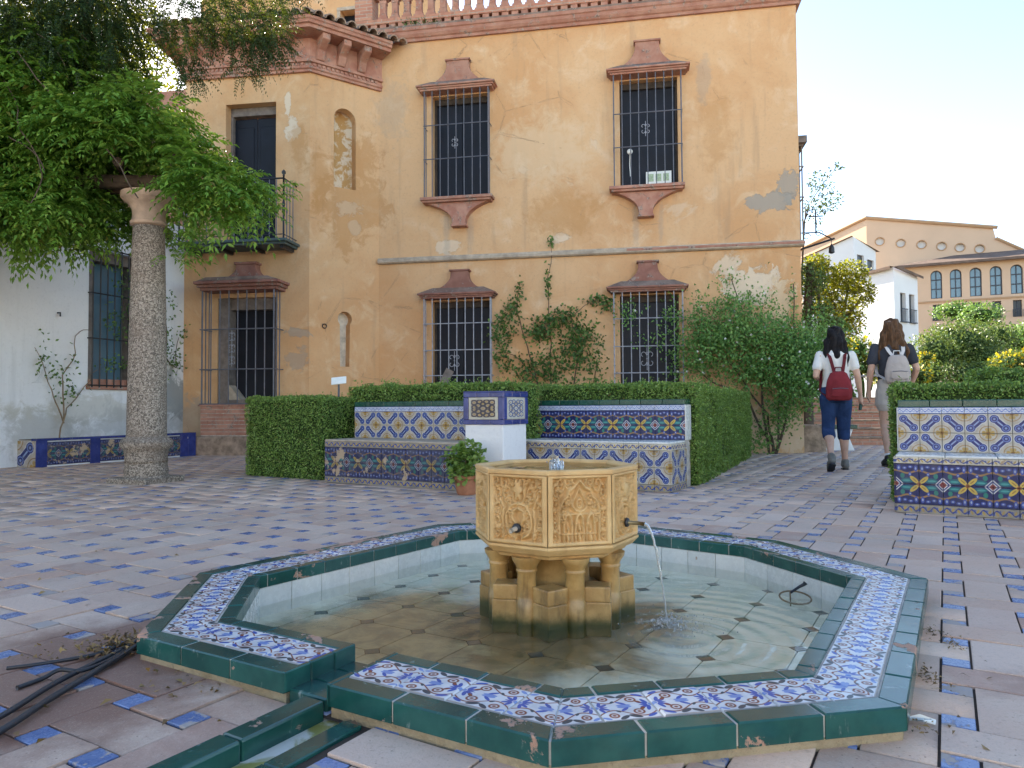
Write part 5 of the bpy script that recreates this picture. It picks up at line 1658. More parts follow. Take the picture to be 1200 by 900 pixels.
def bench(label, u0, u1, v0, depth, seat_z, back_z, front_rows, back_rows, ends=(False, True), core='grout', seatmat='jamb'):
    B_ = empty('tiled_bench', CM @ Tr((u0 + u1) / 2, v0 + depth / 2, 0), label, 'bench')
    F = CM @ Tr(0, v0, 0)
    T = 0.010
    mb = MB(); mb.box(u0 + 0.006, u1 - 0.006, T * 0.6, depth + 0.16, -0.03, seat_z - 0.014); mb.box(u0 + 0.006, u1 - 0.006, depth + T * 0.6, depth + 0.16, seat_z - 0.014, back_z - 0.03)
    mb.build('masonry', M_['grout'], B_, F)
    # seat slab of tiles with a rounded nosing
    n = max(1, round((u1 - u0) / 0.28)); w = (u1 - u0) / n
    mb = MB(); mb.box(-w / 2 + 0.0015, w / 2 - 0.0015, -0.012, depth + 0.005, -0.016, 0.0); sm = mb.mesh('seat_tile', M_[seatmat])
    for i in range(n):
        o = obj('seat_tile', sm, B_, F @ Tr(u0 + (i + 0.5) * w, 0, seat_z + random.uniform(-0.0015, 0.0015)))
        b = o.modifiers.new('bevel', 'BEVEL'); b.width = 0.006; b.segments = 2
    tile_rows(B_, F, u0, u1, 0.0, front_rows)
    tile_rows(B_, F @ Tr(0, depth, 0), u0, u1, seat_z, back_rows)
    # green coping
    n = max(1, round((u1 - u0) / 0.2)); w = (u1 - u0) / n
    mb = MB(); mb.box(-w / 2 + 0.001, w / 2 - 0.001, depth - 0.016, depth + 0.165, -0.045, 0.006); cm = mb.mesh('coping_tile', M_['dark_green_glaze'])
    for i in range(n):
        o = obj('coping_tile', cm, B_, F @ Tr(u0 + (i + 0.5) * w, 0, back_z)); b = o.modifiers.new('bevel', 'BEVEL'); b.width = 0.006; b.segments = 2
    # tiled ends
    for side, flag in ((0, ends[0]), (1, ends[1])):
        if not flag: continue
        if side: FE = CM @ Tr(u1, v0, 0) @ Rz(PI / 2)
        else: FE = CM @ Tr(u0, v0 + depth, 0) @ Rz(-PI / 2)
        tile_rows(B_, FE, 0.0, depth, 0.0, front_rows)
        Fb = CM @ Tr(u1, v0 + depth, 0) @ Rz(PI / 2) if side else CM @ Tr(u0, v0 + depth + 0.155, 0) @ Rz(-PI / 2)
        mb = MB(); mb.cbox(0.0, 0.155, -0.008, 0.006, seat_z + 0.002, back_z - 0.046, 0.003); mb.build('end_slab', M_['white_glaze'], B_, Fb)
    return B_
SZ, BZ = 0.42, 0.785
bench('tiled bench with worn dark star-patterned front, left of the blue-topped pedestal', -5.27, -3.66, 5.18, 0.42, SZ, BZ,
      [(0.06, 'tile_scroll_dark', ''), (0.145, 'tile_star_dark', 'star_lo'), (0.145, 'tile_star_dark', 'star_hi'), (0.055, 'tile_scroll_dark', '')],
      [(0.135, 'tile_knot', 'knot0'), (0.135, 'tile_knot', 'knot1'), (0.05, 'tile_rope', '')], (True, False), seatmat='jamb')
bench('tiled bench with star-patterned back, between the pedestal and the clipped end hedge', -3.66, -2.0, 5.91, 0.42, SZ, BZ,
      [(0.06, 'tile_scroll_dark', ''), (0.145, 'tile_knot_worn', 'knot0'), (0.145, 'tile_knot_worn', 'knot1'), (0.055, 'tile_scroll', '')],
      [(0.135, 'tile_star', 'star_lo'), (0.135, 'tile_star', 'star_hi'), (0.05, 'tile_rope', '')], (False, True), seatmat='white_glaze')
bench('tiled bench with blue knot back and teal star front beside the path', -0.30, 2.3, 5.55, 0.40, 0.39, 0.752,
      [(0.06, 'tile_scroll_dark', ''), (0.135, 'tile_star', 'star_lo'), (0.135, 'tile_star', 'star_hi'), (0.045, 'tile_scroll', '')],
      [(0.135, 'tile_knot', 'knot0'), (0.135, 'tile_knot', 'knot1'), (0.047, 'tile_rope', '')], (True, True), seatmat='white_glaze')
# black and white chequer strip laid along the foot of the left bench
# pedestal
ped = empty('pedestal', CM @ Tr(-3.463, 5.481, 0), 'white square pedestal with a blue-framed tile box on top between the benches', 'pedestal')
pu, pv_, hs = -3.463, 5.481, 0.205
mb = MB(); mb.box(pu - hs + 0.006, pu + hs - 0.006, pv_ - hs + 0.006, pv_ + hs - 0.006, -0.03, 0.58); mb.build('shaft', M_['white_plaster'], ped, CM, bevel=0.008, seg=2)
mb = MB(); mb.box(pu - hs + 0.004, pu + hs - 0.004, pv_ - hs + 0.004, pv_ + hs - 0.004, 0.579, 0.858); mb.build('box', M_['grout'], ped, CM)
mb = MB(); mb.box(pu - hs - 0.006, pu + hs + 0.006, pv_ - hs - 0.006, pv_ + hs + 0.006, 0.855, 0.868); mb.build('lid', M_['navy_glaze'], ped, CM, bevel=0.003)
for (ang, mat) in ((0, 'tile_panel_buff'), (PI / 2, 'tile_panel_white'), (PI, 'tile_panel_buff'), (-PI / 2, 'tile_panel_white')):
    F = CM @ Tr(pu, pv_, 0) @ Rz(ang) @ Tr(0, -hs, 0)
    mb = MB(); mb.cbox(-0.152, 0.152, -0.006, 0.006, 0.622, 0.812, 0.002); mb.build('panel', M_[mat], ped, F)
    for (x0, x1, z0, z1) in ((-0.208, -0.07, 0.575, 0.618), (-0.068, 0.068, 0.575, 0.618), (0.07, 0.208, 0.575, 0.618), (-0.208, -0.07, 0.815, 0.856), (-0.068, 0.068, 0.815, 0.856), (0.07, 0.208, 0.815, 0.856), (-0.208, -0.155, 0.62, 0.813), (0.155, 0.208, 0.62, 0.813)):
        mb = MB(); mb.cbox(x0, x1, -0.009, 0.004, z0, z1, 0.004); mb.build('border_tile', M_['navy_glaze'], ped, F)
# planter bench along the white wall
PA, PB = (-6.03, 9.14), (-4.98, 11.36)
FP_ = frame(PA, PB); LP = math.hypot(PB[0] - PA[0], PB[1] - PA[1])
pl = empty('tiled_planter', frame(PA, PB), 'low planter faced with blue-framed painted tiles against the white wall', 'planter')
mb = MB(); mb.box(0.006, LP - 0.006, 0.006, 0.46, -0.03, 0.34); mb.build('masonry', M_['white_plaster'], pl, FP_)
n = 17; w = LP / n
for i in range(n):
    if i % 5 == 0 or i == n - 1:
        mb = MB(); mb.cbox(0.001, w - 0.001, -0.008, 0.01, 0.0, 0.335, 0.002); mb.build('border_tile', M_['navy_glaze'], pl, FP_ @ Tr(i * w, 0, 0))
        continue
    for j, md in ((0, 1), (1, 0)):
        mb = MB(); mb.cbox(0.001, w - 0.001, -0.006, 0.01, 0.02 + j * 0.15, 0.168 + j * 0.15, 0.002, None, (i % 2, md)); mb.build('tile', M_['tile_star_dark'], pl, FP_ @ Tr(i * w, 0, 0))
for i in range(9):
    mb = MB(); mb.box(i * LP / 9 + 0.001, (i + 1) * LP / 9 - 0.001, -0.014, 0.10, 0.335, 0.365); mb.build('coping_tile', M_['navy_glaze'], pl, FP_, bevel=0.004)
mb = MB(); mb.box(0.01, LP - 0.01, 0.10, 0.46, 0.33, 0.35); mb.build('planter_soil', M_['soil'], pl, FP_)
mb = MB(); mb.cbox(0.0, 0.40, -0.006, 0.01, 0.0, 0.335, 0.002); mb.build('end_tile', M_['tile_knot_worn'], pl, frame((PA[0] - math.sin(math.atan2(PB[1]-PA[1],PB[0]-PA[0]))*0.40, PA[1] + math.cos(math.atan2(PB[1]-PA[1],PB[0]-PA[0]))*0.40), PA))

# ================================================================ granite column and pergola
clm = empty('stone_column', Tr(-3.67, 7.25, 0), 'speckled granite column with a plain capital carrying the wisteria', 'column')
mb = MB(); mb.lathe([(0.20, 0.20), (0.188, 0.26), (0.186, 0.40), (0.183, 0.7), (0.176, 1.2), (0.165, 1.8), (0.152, 2.4), (0.147, 2.58)], 32)
mb.build('shaft', M_['granite'], clm, Tr(-3.67, 7.25, 0), True)
mb = MB(); mb.lathe([(0.215, -0.02), (0.215, 0.06), (0.20, 0.075), (0.205, 0.12), (0.195, 0.16), (0.198, 0.30), (0.215, 0.33), (0.242, 0.36), (0.246, 0.40), (0.225, 0.43), (0.20, 0.445), (0.185, 0.46)], 32)
b_ = mb.build('base', M_['granite'], clm, Tr(-3.67, 7.25, 0)); autosmooth(b_, 40)
mb = MB(); mb.box(-0.25, 0.25, -0.25, 0.25, -0.02, 0.055); mb.build('plinth', M_['granite'], clm, Tr(-3.67, 7.25, 0) @ Rz(R(-20)), bevel=0.012, seg=2)
mb = MB(); mb.lathe([(0.147, 2.57), (0.172, 2.585), (0.176, 2.61), (0.158, 2.63), (0.152, 2.68), (0.160, 2.74), (0.19, 2.79), (0.245, 2.83), (0.262, 2.855), (0.262, 2.90)], 32)
b_ = mb.build('capital', M_['cap_stone'], clm, Tr(-3.67, 7.25, 0)); autosmooth(b_, 40)
pg = empty('pergola', Tr(-5.6, 7.2, 2.94), 'dark timber pergola beams under the wisteria', 'pergola')
for (a, b, r_) in (((-3.35, 7.2, 3.01), (-9.2, 7.0, 3.01), 0.075), ((-3.8, 6.9, 3.12), (-5.2, 10.9, 3.35), 0.05), ((-5.2, 6.4, 3.12), (-6.2, 9.8, 3.3), 0.05), ((-6.6, 6.0, 3.12), (-7.2, 9.2, 3.3), 0.05)):
    mb = MB(); mb.tube([a, ((a[0] + b[0]) / 2, (a[1] + b[1]) / 2, (a[2] + b[2]) / 2 + 0.02), b], r_, 8); mb.build('beam', M_['bark'], pg, I4, True)
# ================================================================ foliage
def leaf_cards(P, D, N, L, W, fold=0.25, curl=0.15):
    """P base, D direction, N normal, all (n,3): a folded 4-quad-free leaf of two quads = 6 verts"""
    n = len(P)
    D = D / np.linalg.norm(D, axis=1, keepdims=True)
    S = np.cross(D, N); S /= np.maximum(1e-6, np.linalg.norm(S, axis=1, keepdims=True))
    N = np.cross(S, D)
    L = np.asarray(L).reshape(-1, 1); W = np.asarray(W).reshape(-1, 1)
    mid = P + D * L * 0.45
    tip = P + D * L - N * L * curl
    a = mid + S * W * 0.5 + N * W * fold; b = mid - S * W * 0.5 + N * W * fold
    V = np.stack([P, a, tip, b], 1).reshape(-1, 3)
    Q = np.arange(n * 4).reshape(n, 4)
    return V, Q
def rand_dir(n):
    v = RNG.normal(size=(n, 3)); return v / np.linalg.norm(v, axis=1, keepdims=True)
def join(parts):
    V, Q, nb = [], [], 0
    for v, q in parts:
        V.append(v); Q.append(q + nb); nb += len(v)
    return np.concatenate(V), np.concatenate(Q)

def hedge(name, label, F, x0, x1, y0, y1, h, dens=7000, leaf=0.022, rough_top=0.02, lump=0.02, seed=0, group=None):
    """clipped hedge: dense small leaves over a dark twiggy inside"""
    t = empty(name, F @ Tr((x0 + x1) / 2, (y0 + y1) / 2, 0), label, 'hedge', group)
    mb = MB(); i_ = 0.035
    mb.box(x0 + i_, x1 - i_, y0 + i_, y1 - i_, 0.0, h - i_); mb.build('twigs', M_['hedge_core'], t, F)
    faces = [((x0, y0, 0), (x1 - x0, 0, 0), (0, 0, h), (0, -1, 0)), ((x1, y0, 0), (0, y1 - y0, 0), (0, 0, h), (1, 0, 0)),
             ((x0, y1, 0), (0, y0 - y1, 0), (0, 0, h), (-1, 0, 0)), ((x0, y0, h), (x1 - x0, 0, 0), (0, y1 - y0, 0), (0, 0, 1)),
             ((x1, y1, 0), (x0 - x1, 0, 0), (0, 0, h), (0, 1, 0))]
    PP, NN = [], []
    for k, (o_, a, b, n_) in enumerate(faces):
        o_, a, b, n_ = map(np.array, (o_, a, b, n_))
        ar = np.linalg.norm(a) * np.linalg.norm(b)
        cnt = int(ar * dens * (0.35 if k == 4 else 1))
        st = RNG.random((cnt, 2))
        p = o_ + st[:, :1] * a + st[:, 1:] * b
        q = p * 5.0 + seed
        lum = np.array([noise.noise(Vector(v)) + 0.5 * noise.noise(Vector(v) * 3.1) for v in q])
        e0 = np.minimum(st[:, 0], 1 - st[:, 0]) * np.linalg.norm(a); e1 = (1 - st[:, 1]) * np.linalg.norm(b) if k != 3 else np.minimum(st[:, 1], 1 - st[:, 1]) * np.linalg.norm(b)
        rnd_e = np.clip(1 - np.minimum(e0, e1) / 0.05, 0, 1) ** 2 * 0.022
        thin = np.array([noise.noise(Vector(v) * 0.45 + Vector((7, 3, 1))) for v in q])
        dep = (lum * lump * 1.5 - rnd_e - RNG.random(cnt) ** 2 * 0.05 - np.clip(thin - 0.25, 0, 1) * 0.10)[:, None]
        PP.append(p + n_ * dep); NN.append(np.tile(n_, (cnt, 1)).astype(float))
    P = np.concatenate(PP); N = np.concatenate(NN)
    D = rand_dir(len(P)) + N * 0.55 + np.array([0, 0, 0.25])
    n2 = rand_dir(len(P)) * 0.8 + N
    V, Q = leaf_cards(P, D, n2, RNG.uniform(0.6, 1.3, len(P)) * leaf, RNG.uniform(0.4, 0.8, len(P)) * leaf)
    # stray shoots above the clipped top
    ns = int((x1 - x0) * 26)
    sp = np.stack([RNG.uniform(x0, x1, ns), RNG.uniform(y0, y1, ns), np.full(ns, h)], 1)
    pr = []
    for k in range(4):
        z = sp + np.array([0, 0, 1]) * (RNG.random((ns, 1)) * rough_top * 2.2)
        pr.append(leaf_cards(z, rand_dir(ns) + np.array([0, 0, 0.8]), rand_dir(ns), RNG.uniform(0.7, 1.3, ns) * leaf, np.full(ns, leaf * 0.55)))
    V, Q = join([(V, Q)] + pr)
    obj('foliage', fast_mesh('foliage', V, Q, M_['hedge_leaf']), t, F)
    return t
hedge('clipped_hedge', 'square clipped hedge block at the left end of the dark-fronted bench', CM, -6.60, -5.42, 5.28, 6.30, 0.845, 9500, 0.020, seed=1)
hedge('clipped_hedge', 'low clipped hedge behind the bench left of the pedestal', CM, -5.55, -3.45, 5.78, 6.30, 0.955, 7000, 0.024, 0.035, 0.03, seed=4)
hedge('clipped_hedge', 'clipped hedge behind the star-backed bench under the lower right window', CM, -3.60, -1.98, 6.50, 7.0, 0.94, 7500, 0.022, 0.03, seed=9)
HB0, HB1 = (1.69, 6.56), (3.42, 10.35)
hedge('clipped_hedge', 'long clipped hedge running back from the bench end towards the house', frame(HB0, HB1), 0.0, math.hypot(HB1[0] - HB0[0], HB1[1] - HB0[1]), 0.0, 0.65, 0.915, 9000, 0.022, seed=13)
hedge('clipped_hedge', 'dark clipped hedge directly behind the bench beside the path', CM, -0.36, 3.4, 6.12, 6.55, 0.875, 7500, 0.022, 0.03, seed=17)
hedge('clipped_hedge', 'taller dark hedge standing behind the low hedge of the path bench', CM, 0.15, 4.5, 6.62, 7.1, 0.99, 6000, 0.024, 0.04, seed=21)

def in_blobs(blobs_, n, shell=0.55):
    """points spread through ellipsoids, thicker towards their skins"""
    w = np.array([b[3] * b[4] * b[5] for b in blobs_]) ** 0.75; w /= w.sum()
    k = RNG.choice(len(blobs_), n, p=w)
    C = np.array([b[:3] for b in blobs_])[k]; Rr = np.array([b[3:6] for b in blobs_])[k]
    d = rand_dir(n); r = (shell + (1 - shell) * RNG.random(n) ** 0.6) * (0.88 + 0.24 * RNG.random(n))
    return C + d * Rr * r[:, None], d
def pinnate(P, D, n_pairs=6, Lr=0.26, ll=0.065, lw=0.024):
    """compound leaves: paired leaflets hanging along a drooping rachis"""
    n = len(P); out = []
    D = D / np.linalg.norm(D, axis=1, keepdims=True)
    side = np.cross(D, np.array([0, 0, 1.0])) + rand_dir(n) * 0.25; side /= np.linalg.norm(side, axis=1, keepdims=True)
    up = np.cross(side, D)
    ps = RNG.uniform(0.62, 1.25, n)
    Ls = Lr * ps[:, None]
    for i in range(n_pairs + 1):
        t = (i + 1) / (n_pairs + 1)
        base = P + D * Ls * t - np.array([0, 0, 1.0]) * Ls * 0.45 * t * t
        sc_ = 1.0 - 0.35 * abs(t - 0.45)
        for sgn in ((1, -1) if i < n_pairs else (0,)):
            d = side * sgn * 0.9 + D * 0.55 + np.array([0, 0, -0.40]) + rand_dir(n) * 0.16
            out.append(leaf_cards(base, d, up + rand_dir(n) * 0.35, ps * ll * sc_ * RNG.uniform(0.75, 1.2, n), ps * lw * sc_ * RNG.uniform(0.8, 1.2, n), 0.2, 0.2))
    return join(out)

# ---- wisteria: mounds placed over the pergola
wb = []
for (px_, py_, Yd, rx, ry, rz_) in (
        (20, 160, 7.4, 0.75, 0.6, 0.45), (70, 140, 7.2, 0.7, 0.6, 0.45), (130, 165, 7.0, 0.6, 0.55, 0.40), (190, 190, 6.95, 0.50, 0.5, 0.30),
        (235, 218, 6.9, 0.40, 0.45, 0.17), (265, 228, 6.85, 0.28, 0.4, 0.16), (-30, 220, 7.3, 0.7, 0.6, 0.5), (40, 225, 7.3, 0.75, 0.7, 0.45), (95, 225, 7.3, 0.5, 0.6, 0.38),
        (-60, 130, 7.4, 0.7, 0.7, 0.55), (110, 100, 7.4, 0.5, 0.5, 0.35), (40, 90, 7.6, 0.6, 0.5, 0.4), (20, 250, 7.1, 0.6, 0.5, 0.22), (110, 245, 7.4, 0.5, 0.5, 0.22), (-20, 240, 7.0, 0.6, 0.5, 0.25), (70, 248, 7.0, 0.5, 0.5, 0.20), (0, 110, 7.0, 0.7, 0.5, 0.4), (160, 140, 7.0, 0.45, 0.5, 0.3), (210, 195, 6.9, 0.40, 0.4, 0.18), (140, 215, 7.0, 0.3, 0.4, 0.2), (252, 218, 6.8, 0.3, 0.4, 0.12), (60, 80, 7.2, 0.6, 0.5, 0.35),
        (195, 250, 7.9, 0.2, 0.4, 0.30), (205, 225, 7.7, 0.35, 0.4, 0.2), (60, 190, 8.6, 0.9, 0.8, 0.4), (150, 190, 8.4, 0.6, 0.7, 0.3), (-90, 200, 6.9, 0.6, 0.6, 0.6)):
    c = at(px_, py_, Yd); wb.append((c.x, c.y, c.z, rx, ry, rz_))
wis = empty('wisteria', Tr(-4.2, 7.4, 2.95), 'lush green wisteria spilling over the top of the granite column', 'climbing plant')
P, d = in_blobs(wb, 8600, 0.35)
keep = ~((np.abs(P[:, 0] + 3.68) < 0.52) & (P[:, 1] < 7.5) & (P[:, 2] < 3.22))
P, d = P[keep], d[keep]            # the capital stays clear
D = d * np.array([0.9, 0.9, 0.35]) + rand_dir(len(P)) * 0.45 + np.array([0.05, -0.25, 0.05])
V, Q = pinnate(P, D, 6, 0.30, 0.082, 0.030)
obj('foliage', fast_mesh('foliage', V, Q, M_['wisteria_leaf']), wis, I4)
# leaf sprays hanging free at the right tip
sp = []
for (px_, py_) in ((300, 235), (290, 215), (318, 222), (285, 245), (270, 250), (305, 255), (255, 255), (225, 285), (205, 300), (215, 265), (240, 235)):
    c = at(px_, py_, 6.8 + random.uniform(-.15, .25)); sp += [(c.x + random.gauss(0, .04), c.y + random.gauss(0, .1), c.z + random.gauss(0, .04)) for _ in range(7)]
sp = np.array(sp)
V, Q = pinnate(sp, rand_dir(len(sp)) * 0.6 + np.array([0.6, -0.4, 0.1]), 7, 0.28, 0.07, 0.024)
obj('hanging_sprays', fast_mesh('foliage', V, Q, M_['wisteria_leaf']), wis, I4)
mb = MB()
def wander(a, b, n=12, amp=0.08, sag=0.0):
    a, b = Vector(a), Vector(b); out = []
    for i in range(n + 1):
        t = i / n; p = a.lerp(b, t)
        p += Vector((noise.noise(p * 2.1 + Vector((3, 0, 0))), noise.noise(p * 2.3 + Vector((0, 5, 0))), noise.noise(p * 1.9 + Vector((0, 0, 9))))) * amp * math.sin(PI * t) * 2
        p.z -= sag * math.sin(PI * t); out.append(p)
    return out
for (a, b, r_) in (((-3.75, 7.3, 3.0), (-6.6, 7.5, 2.75), 0.06), ((-4.4, 7.6, 2.9), (-7.2, 7.0, 3.2), 0.05), ((-3.7, 7.2, 2.98), (-3.0, 6.9, 3.05), 0.03)):
    mb.tube(wander(a, b, 14, 0.16), [r_ * (1 - 0.5 * i / 14) for i in range(15)], 8)
for (p0, p1) in (((5, 95), (48, 200)), ((48, 200), (35, 240)), ((10, 160), (52, 200)), ((125, 175), (162, 232)), ((60, 110), (20, 60))):
    a, b = at(*p0, 6.55), at(*p1, 6.5); mb.tube(wander(a, b, 8, 0.05), 0.006, 5)
mb.build('stems', M_['bark'], wis, I4, True)

# ---- the dark tree that hangs into the top of the view
tree = empty('overhanging_tree', Tr(-7.2, 5.2, 0), 'dark fine-leaved tree hanging over the courtyard above the wisteria', 'tree')
mb = MB()
mb.tube(wander((-7.2, 5.2, -0.05), (-6.6, 5.9, 4.6), 10, 0.1), [0.22 - 0.008 * i for i in range(11)], 12)
limbs = [((-6.6, 5.9, 4.5), (-4.6, 7.2, 5.3)), ((-6.6, 5.9, 4.6), (-3.2, 7.4, 5.5)), ((-6.6, 5.9, 4.6), (-5.6, 7.0, 5.6)), ((-4.6, 7.2, 5.3), (-2.6, 7.5, 5.2)), ((-4.6, 7.2, 5.3), (-4.2, 7.4, 4.3))]
for a, b in limbs: mb.tube(wander(a, b, 10, 0.15), [0.075 - 0.006 * i for i in range(11)], 8)
mb.build('trunk', M_['bark'], tree, I4, True)
tb = []
for (px_, py_, Yd, rx, ry, rz_) in ((20, 30, 7.0, 0.7, 0.6, 0.35), (80, 25, 7.0, 0.55, 0.6, 0.35), (130, 15, 7.1, 0.45, 0.5, 0.3), (60, 70, 6.9, 0.5, 0.4, 0.22), (135, 55, 7.0, 0.25, 0.3, 0.25),
        (215, 20, 7.2, 0.42, 0.4, 0.18), (215, 65, 7.2, 0.22, 0.3, 0.16), (270, 22, 7.2, 0.36, 0.35, 0.2), (300, 50, 7.2, 0.28, 0.3, 0.2), (320, 30, 7.2, 0.16, 0.3, 0.22), (285, 80, 7.2, 0.14, 0.2, 0.07),
        (-60, 40, 7.0, 0.7, 0.6, 0.5), (140, 110, 6.9, 0.12, 0.2, 0.35), (335, 5, 7.2, 0.12, 0.2, 0.06), (225, 90, 7.2, 0.1, 0.2, 0.1), (60, -60, 7.2, 1.2, 0.9, 0.5), (260, -50, 7.4, 0.9, 0.8, 0.35)):
    c = at(px_, py_, Yd); tb.append((c.x, c.y, c.z, rx, ry, rz_))
# twigs: short sprigs with small paired leaves
P, d = in_blobs(tb, 9000, 0.15)
D = d * np.array([0.6, 0.6, 0.3]) + rand_dir(len(P)) * 0.6 + np.array([0.25, 0, -0.35])
V, Q = pinnate(P, D, 7, 0.17, 0.032, 0.014)
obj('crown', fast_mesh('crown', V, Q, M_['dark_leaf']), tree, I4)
mb = MB()
for i in range(0, 260):
    p = P[i * 14 % len(P)]; mb.tube([p, p + D[i * 14 % len(P)] * 0.12 + np.array([0, 0, -0.03])], 0.003, 4, False)
tag(mb.build('twigs', M_['bark'], tree, I4), kind='stuff')

def simple_tree(name, label, base, trunk_pts, blobs_, n, mat, leaf=0.06, shell=0.3, tr=0.12, group=None, flow=None):
    t = empty(name, Tr(*base), label, 'tree', group)
    mb = MB()
    top = Vector(trunk_pts[-1])
    mb.tube([Vector(p) for p in trunk_pts], [tr * (1 - 0.5 * i / (len(trunk_pts) - 1)) for i in range(len(trunk_pts))], 10)
    for b in blobs_: mb.tube(wander(top, b[:3], 6, 0.12), [tr * 0.4 * (1 - 0.12 * i) for i in range(7)], 6)
    mb.build('trunk', M_['bark'], t, I4, True)
    P, d = in_blobs(blobs_, n, shell)
    V, Q = leaf_cards(P, rand_dir(n) + d * 0.4 + np.array([0, 0, -0.2]), rand_dir(n), RNG.uniform(0.7, 1.3, n) * leaf, RNG.uniform(0.4, 0.6, n) * leaf)
    obj('crown', fast_mesh('crown', V, Q, M_[mat]), t, I4)
    return t
def blobset(spec):
    out = []
    for (px_, py_, Yd, rx, ry, rz_) in spec:
        c = at(px_, py_, Yd); out.append((c.x, c.y, c.z, rx, ry, rz_))
    return out
simple_tree('yellow_tree', 'yellow-leaved tree behind the roof of the orange house', (-9.5, 19, 0), [(-9.5, 19, -0.05), (-9.4, 19, 5), (-9.3, 19, 8)],
            blobset([(160, 30, 19, 0.9, 0.8, 0.9), (185, 70, 19, 0.6, 0.6, 0.7), (150, 90, 19, 0.7, 0.7, 0.7), (195, 110, 19, 0.5, 0.5, 0.5), (120, 40, 19.5, 1.2, 1, 1.2), (60, 50, 19.5, 1.3, 1, 1.4), (0, 20, 19.5, 1.6, 1.2, 1.6), (-80, 40, 19.5, 1.8, 1.2, 1.8), (90, -40, 19.5, 1.6, 1.2, 1.4), (-20, -80, 20, 2, 1.4, 1.6)]), 16000, 'yellow_leaf', 0.13)  # crown carried on left and up, out of view, to shade the paving
c = at(985, 400, 16.5)
simple_tree('yellow_tree', 'sunlit yellow-green tree in front of the white house', (c.x, c.y, 0), [(c.x, c.y, -0.1), (c.x - .1, c.y, 1.5), (c.x, c.y, 2.6)],
            blobset([(965, 330, 16.5, 0.45, 0.5, 0.45), (995, 325, 16.5, 0.4, 0.5, 0.4), (1010, 345, 16.5, 0.28, 0.4, 0.3), (975, 360, 16.5, 0.4, 0.5, 0.35), (1000, 375, 16.5, 0.22, 0.3, 0.35), (955, 310, 16.3, 0.3, 0.4, 0.25), (985, 395, 16.6, 0.3, 0.3, 0.3)]), 5200, 'yellow_leaf', 0.085)
c = at(945, 420, 14.0)
simple_tree('leafy_tree', 'green tree partly hidden by the right corner of the orange house', (c.x + 0.05, c.y, 0), [(c.x, c.y, -0.1), (c.x, c.y, 2.0), (c.x + .1, c.y, 3.5)],
            blobset([(950, 330, 14, 0.3, 0.4, 0.4), (955, 370, 14, 0.35, 0.4, 0.35), (975, 385, 14, 0.3, 0.4, 0.25)]), 2400, 'olive_leaf', 0.07)
c = at(962, 240, 15)
simple_tree('sparse_tree', 'thin dark twigs with few leaves against the sky beside the house corner', (c.x - 0.6, 15.0, 0), [(c.x - 0.6, 15, -0.05), (c.x - 0.5, 15, 2.5), (c.x - 0.35, 15, 4.6)],
            blobset([(960, 215, 15, 0.28, 0.3, 0.25), (972, 235, 15, 0.25, 0.3, 0.25), (955, 245, 15, 0.25, 0.3, 0.35), (980, 195, 15, 0.12, 0.2, 0.08)]), 420, 'dark_leaf', 0.075, 0.2, 0.03)

# ---- climbers on the house front (plan coordinates of the wall: s along, z up)
def wall_plant(name, label, F, stems, tufts, mat, leaf, seed=0, cat='climbing plant', flowers=0, stemmat='bark', r0=0.012):
    s0 = stems[0][0]
    t = empty(name, F @ Tr(s0[0], s0[1], 0), label, cat)
    mb = MB()
    for st in stems:
        pts = [Vector((s, y, z)) for s, y, z in st]
        full = []
        for a, b in zip(pts, pts[1:]): full += wander(a, b, 5, 0.05)[:-1]
        full.append(pts[-1]); k = len(full)
        mb.tube(full, [max(0.003, r0 * (1 - 0.75 * i / k)) for i in range(k)], 5)
    mb.build('stems', M_[stemmat], t, F)
    PP = []
    for (s, y, z, rs, ry, rzz, n) in tufts:
        g = RNG.normal(size=(n, 3)) * 0.5
        PP.append(np.array([s, y, z]) + g * np.array([rs, ry, rzz]))
    P = np.concatenate(PP); P[:, 1] = np.minimum(P[:, 1], -0.02); P[:, 2] = np.maximum(P[:, 2], 0.03)
    n = len(P)
    V, Q = leaf_cards(P, rand_dir(n) + np.array([0, -0.3, -0.35]), rand_dir(n) * 0.7 + np.array([0, -0.8, 0.4]), RNG.uniform(0.6, 1.25, n) * leaf, RNG.uniform(0.5, 0.75, n) * leaf)
    V[:, 1] = np.minimum(V[:, 1], -0.006)
    obj('foliage', fast_mesh('foliage', V, Q, M_[mat]), t, F)
    if flowers:
        k = RNG.choice(n, flowers)
        Pf = P[k] + np.array([0, -0.06, 0.02])
        parts = []
        for j in range(5):
            a = 2 * PI * j / 5
            parts.append(leaf_cards(Pf, np.tile([math.cos(a), -0.25, math.sin(a)], (flowers, 1)), np.tile([0, -1.0, 0.1], (flowers, 1)), np.full(flowers, 0.022), np.full(flowers, 0.014)))
        V, Q = join(parts); tag(obj('flowers', fast_mesh('flowers', V, Q, M_['white_flower']), t, F), kind='stuff')
    return t
tu = []
def add_t(s, z, rs, rz_, n, y=-0.10, ry=0.10): tu.append((s, y, z, rs, ry, rz_, n))
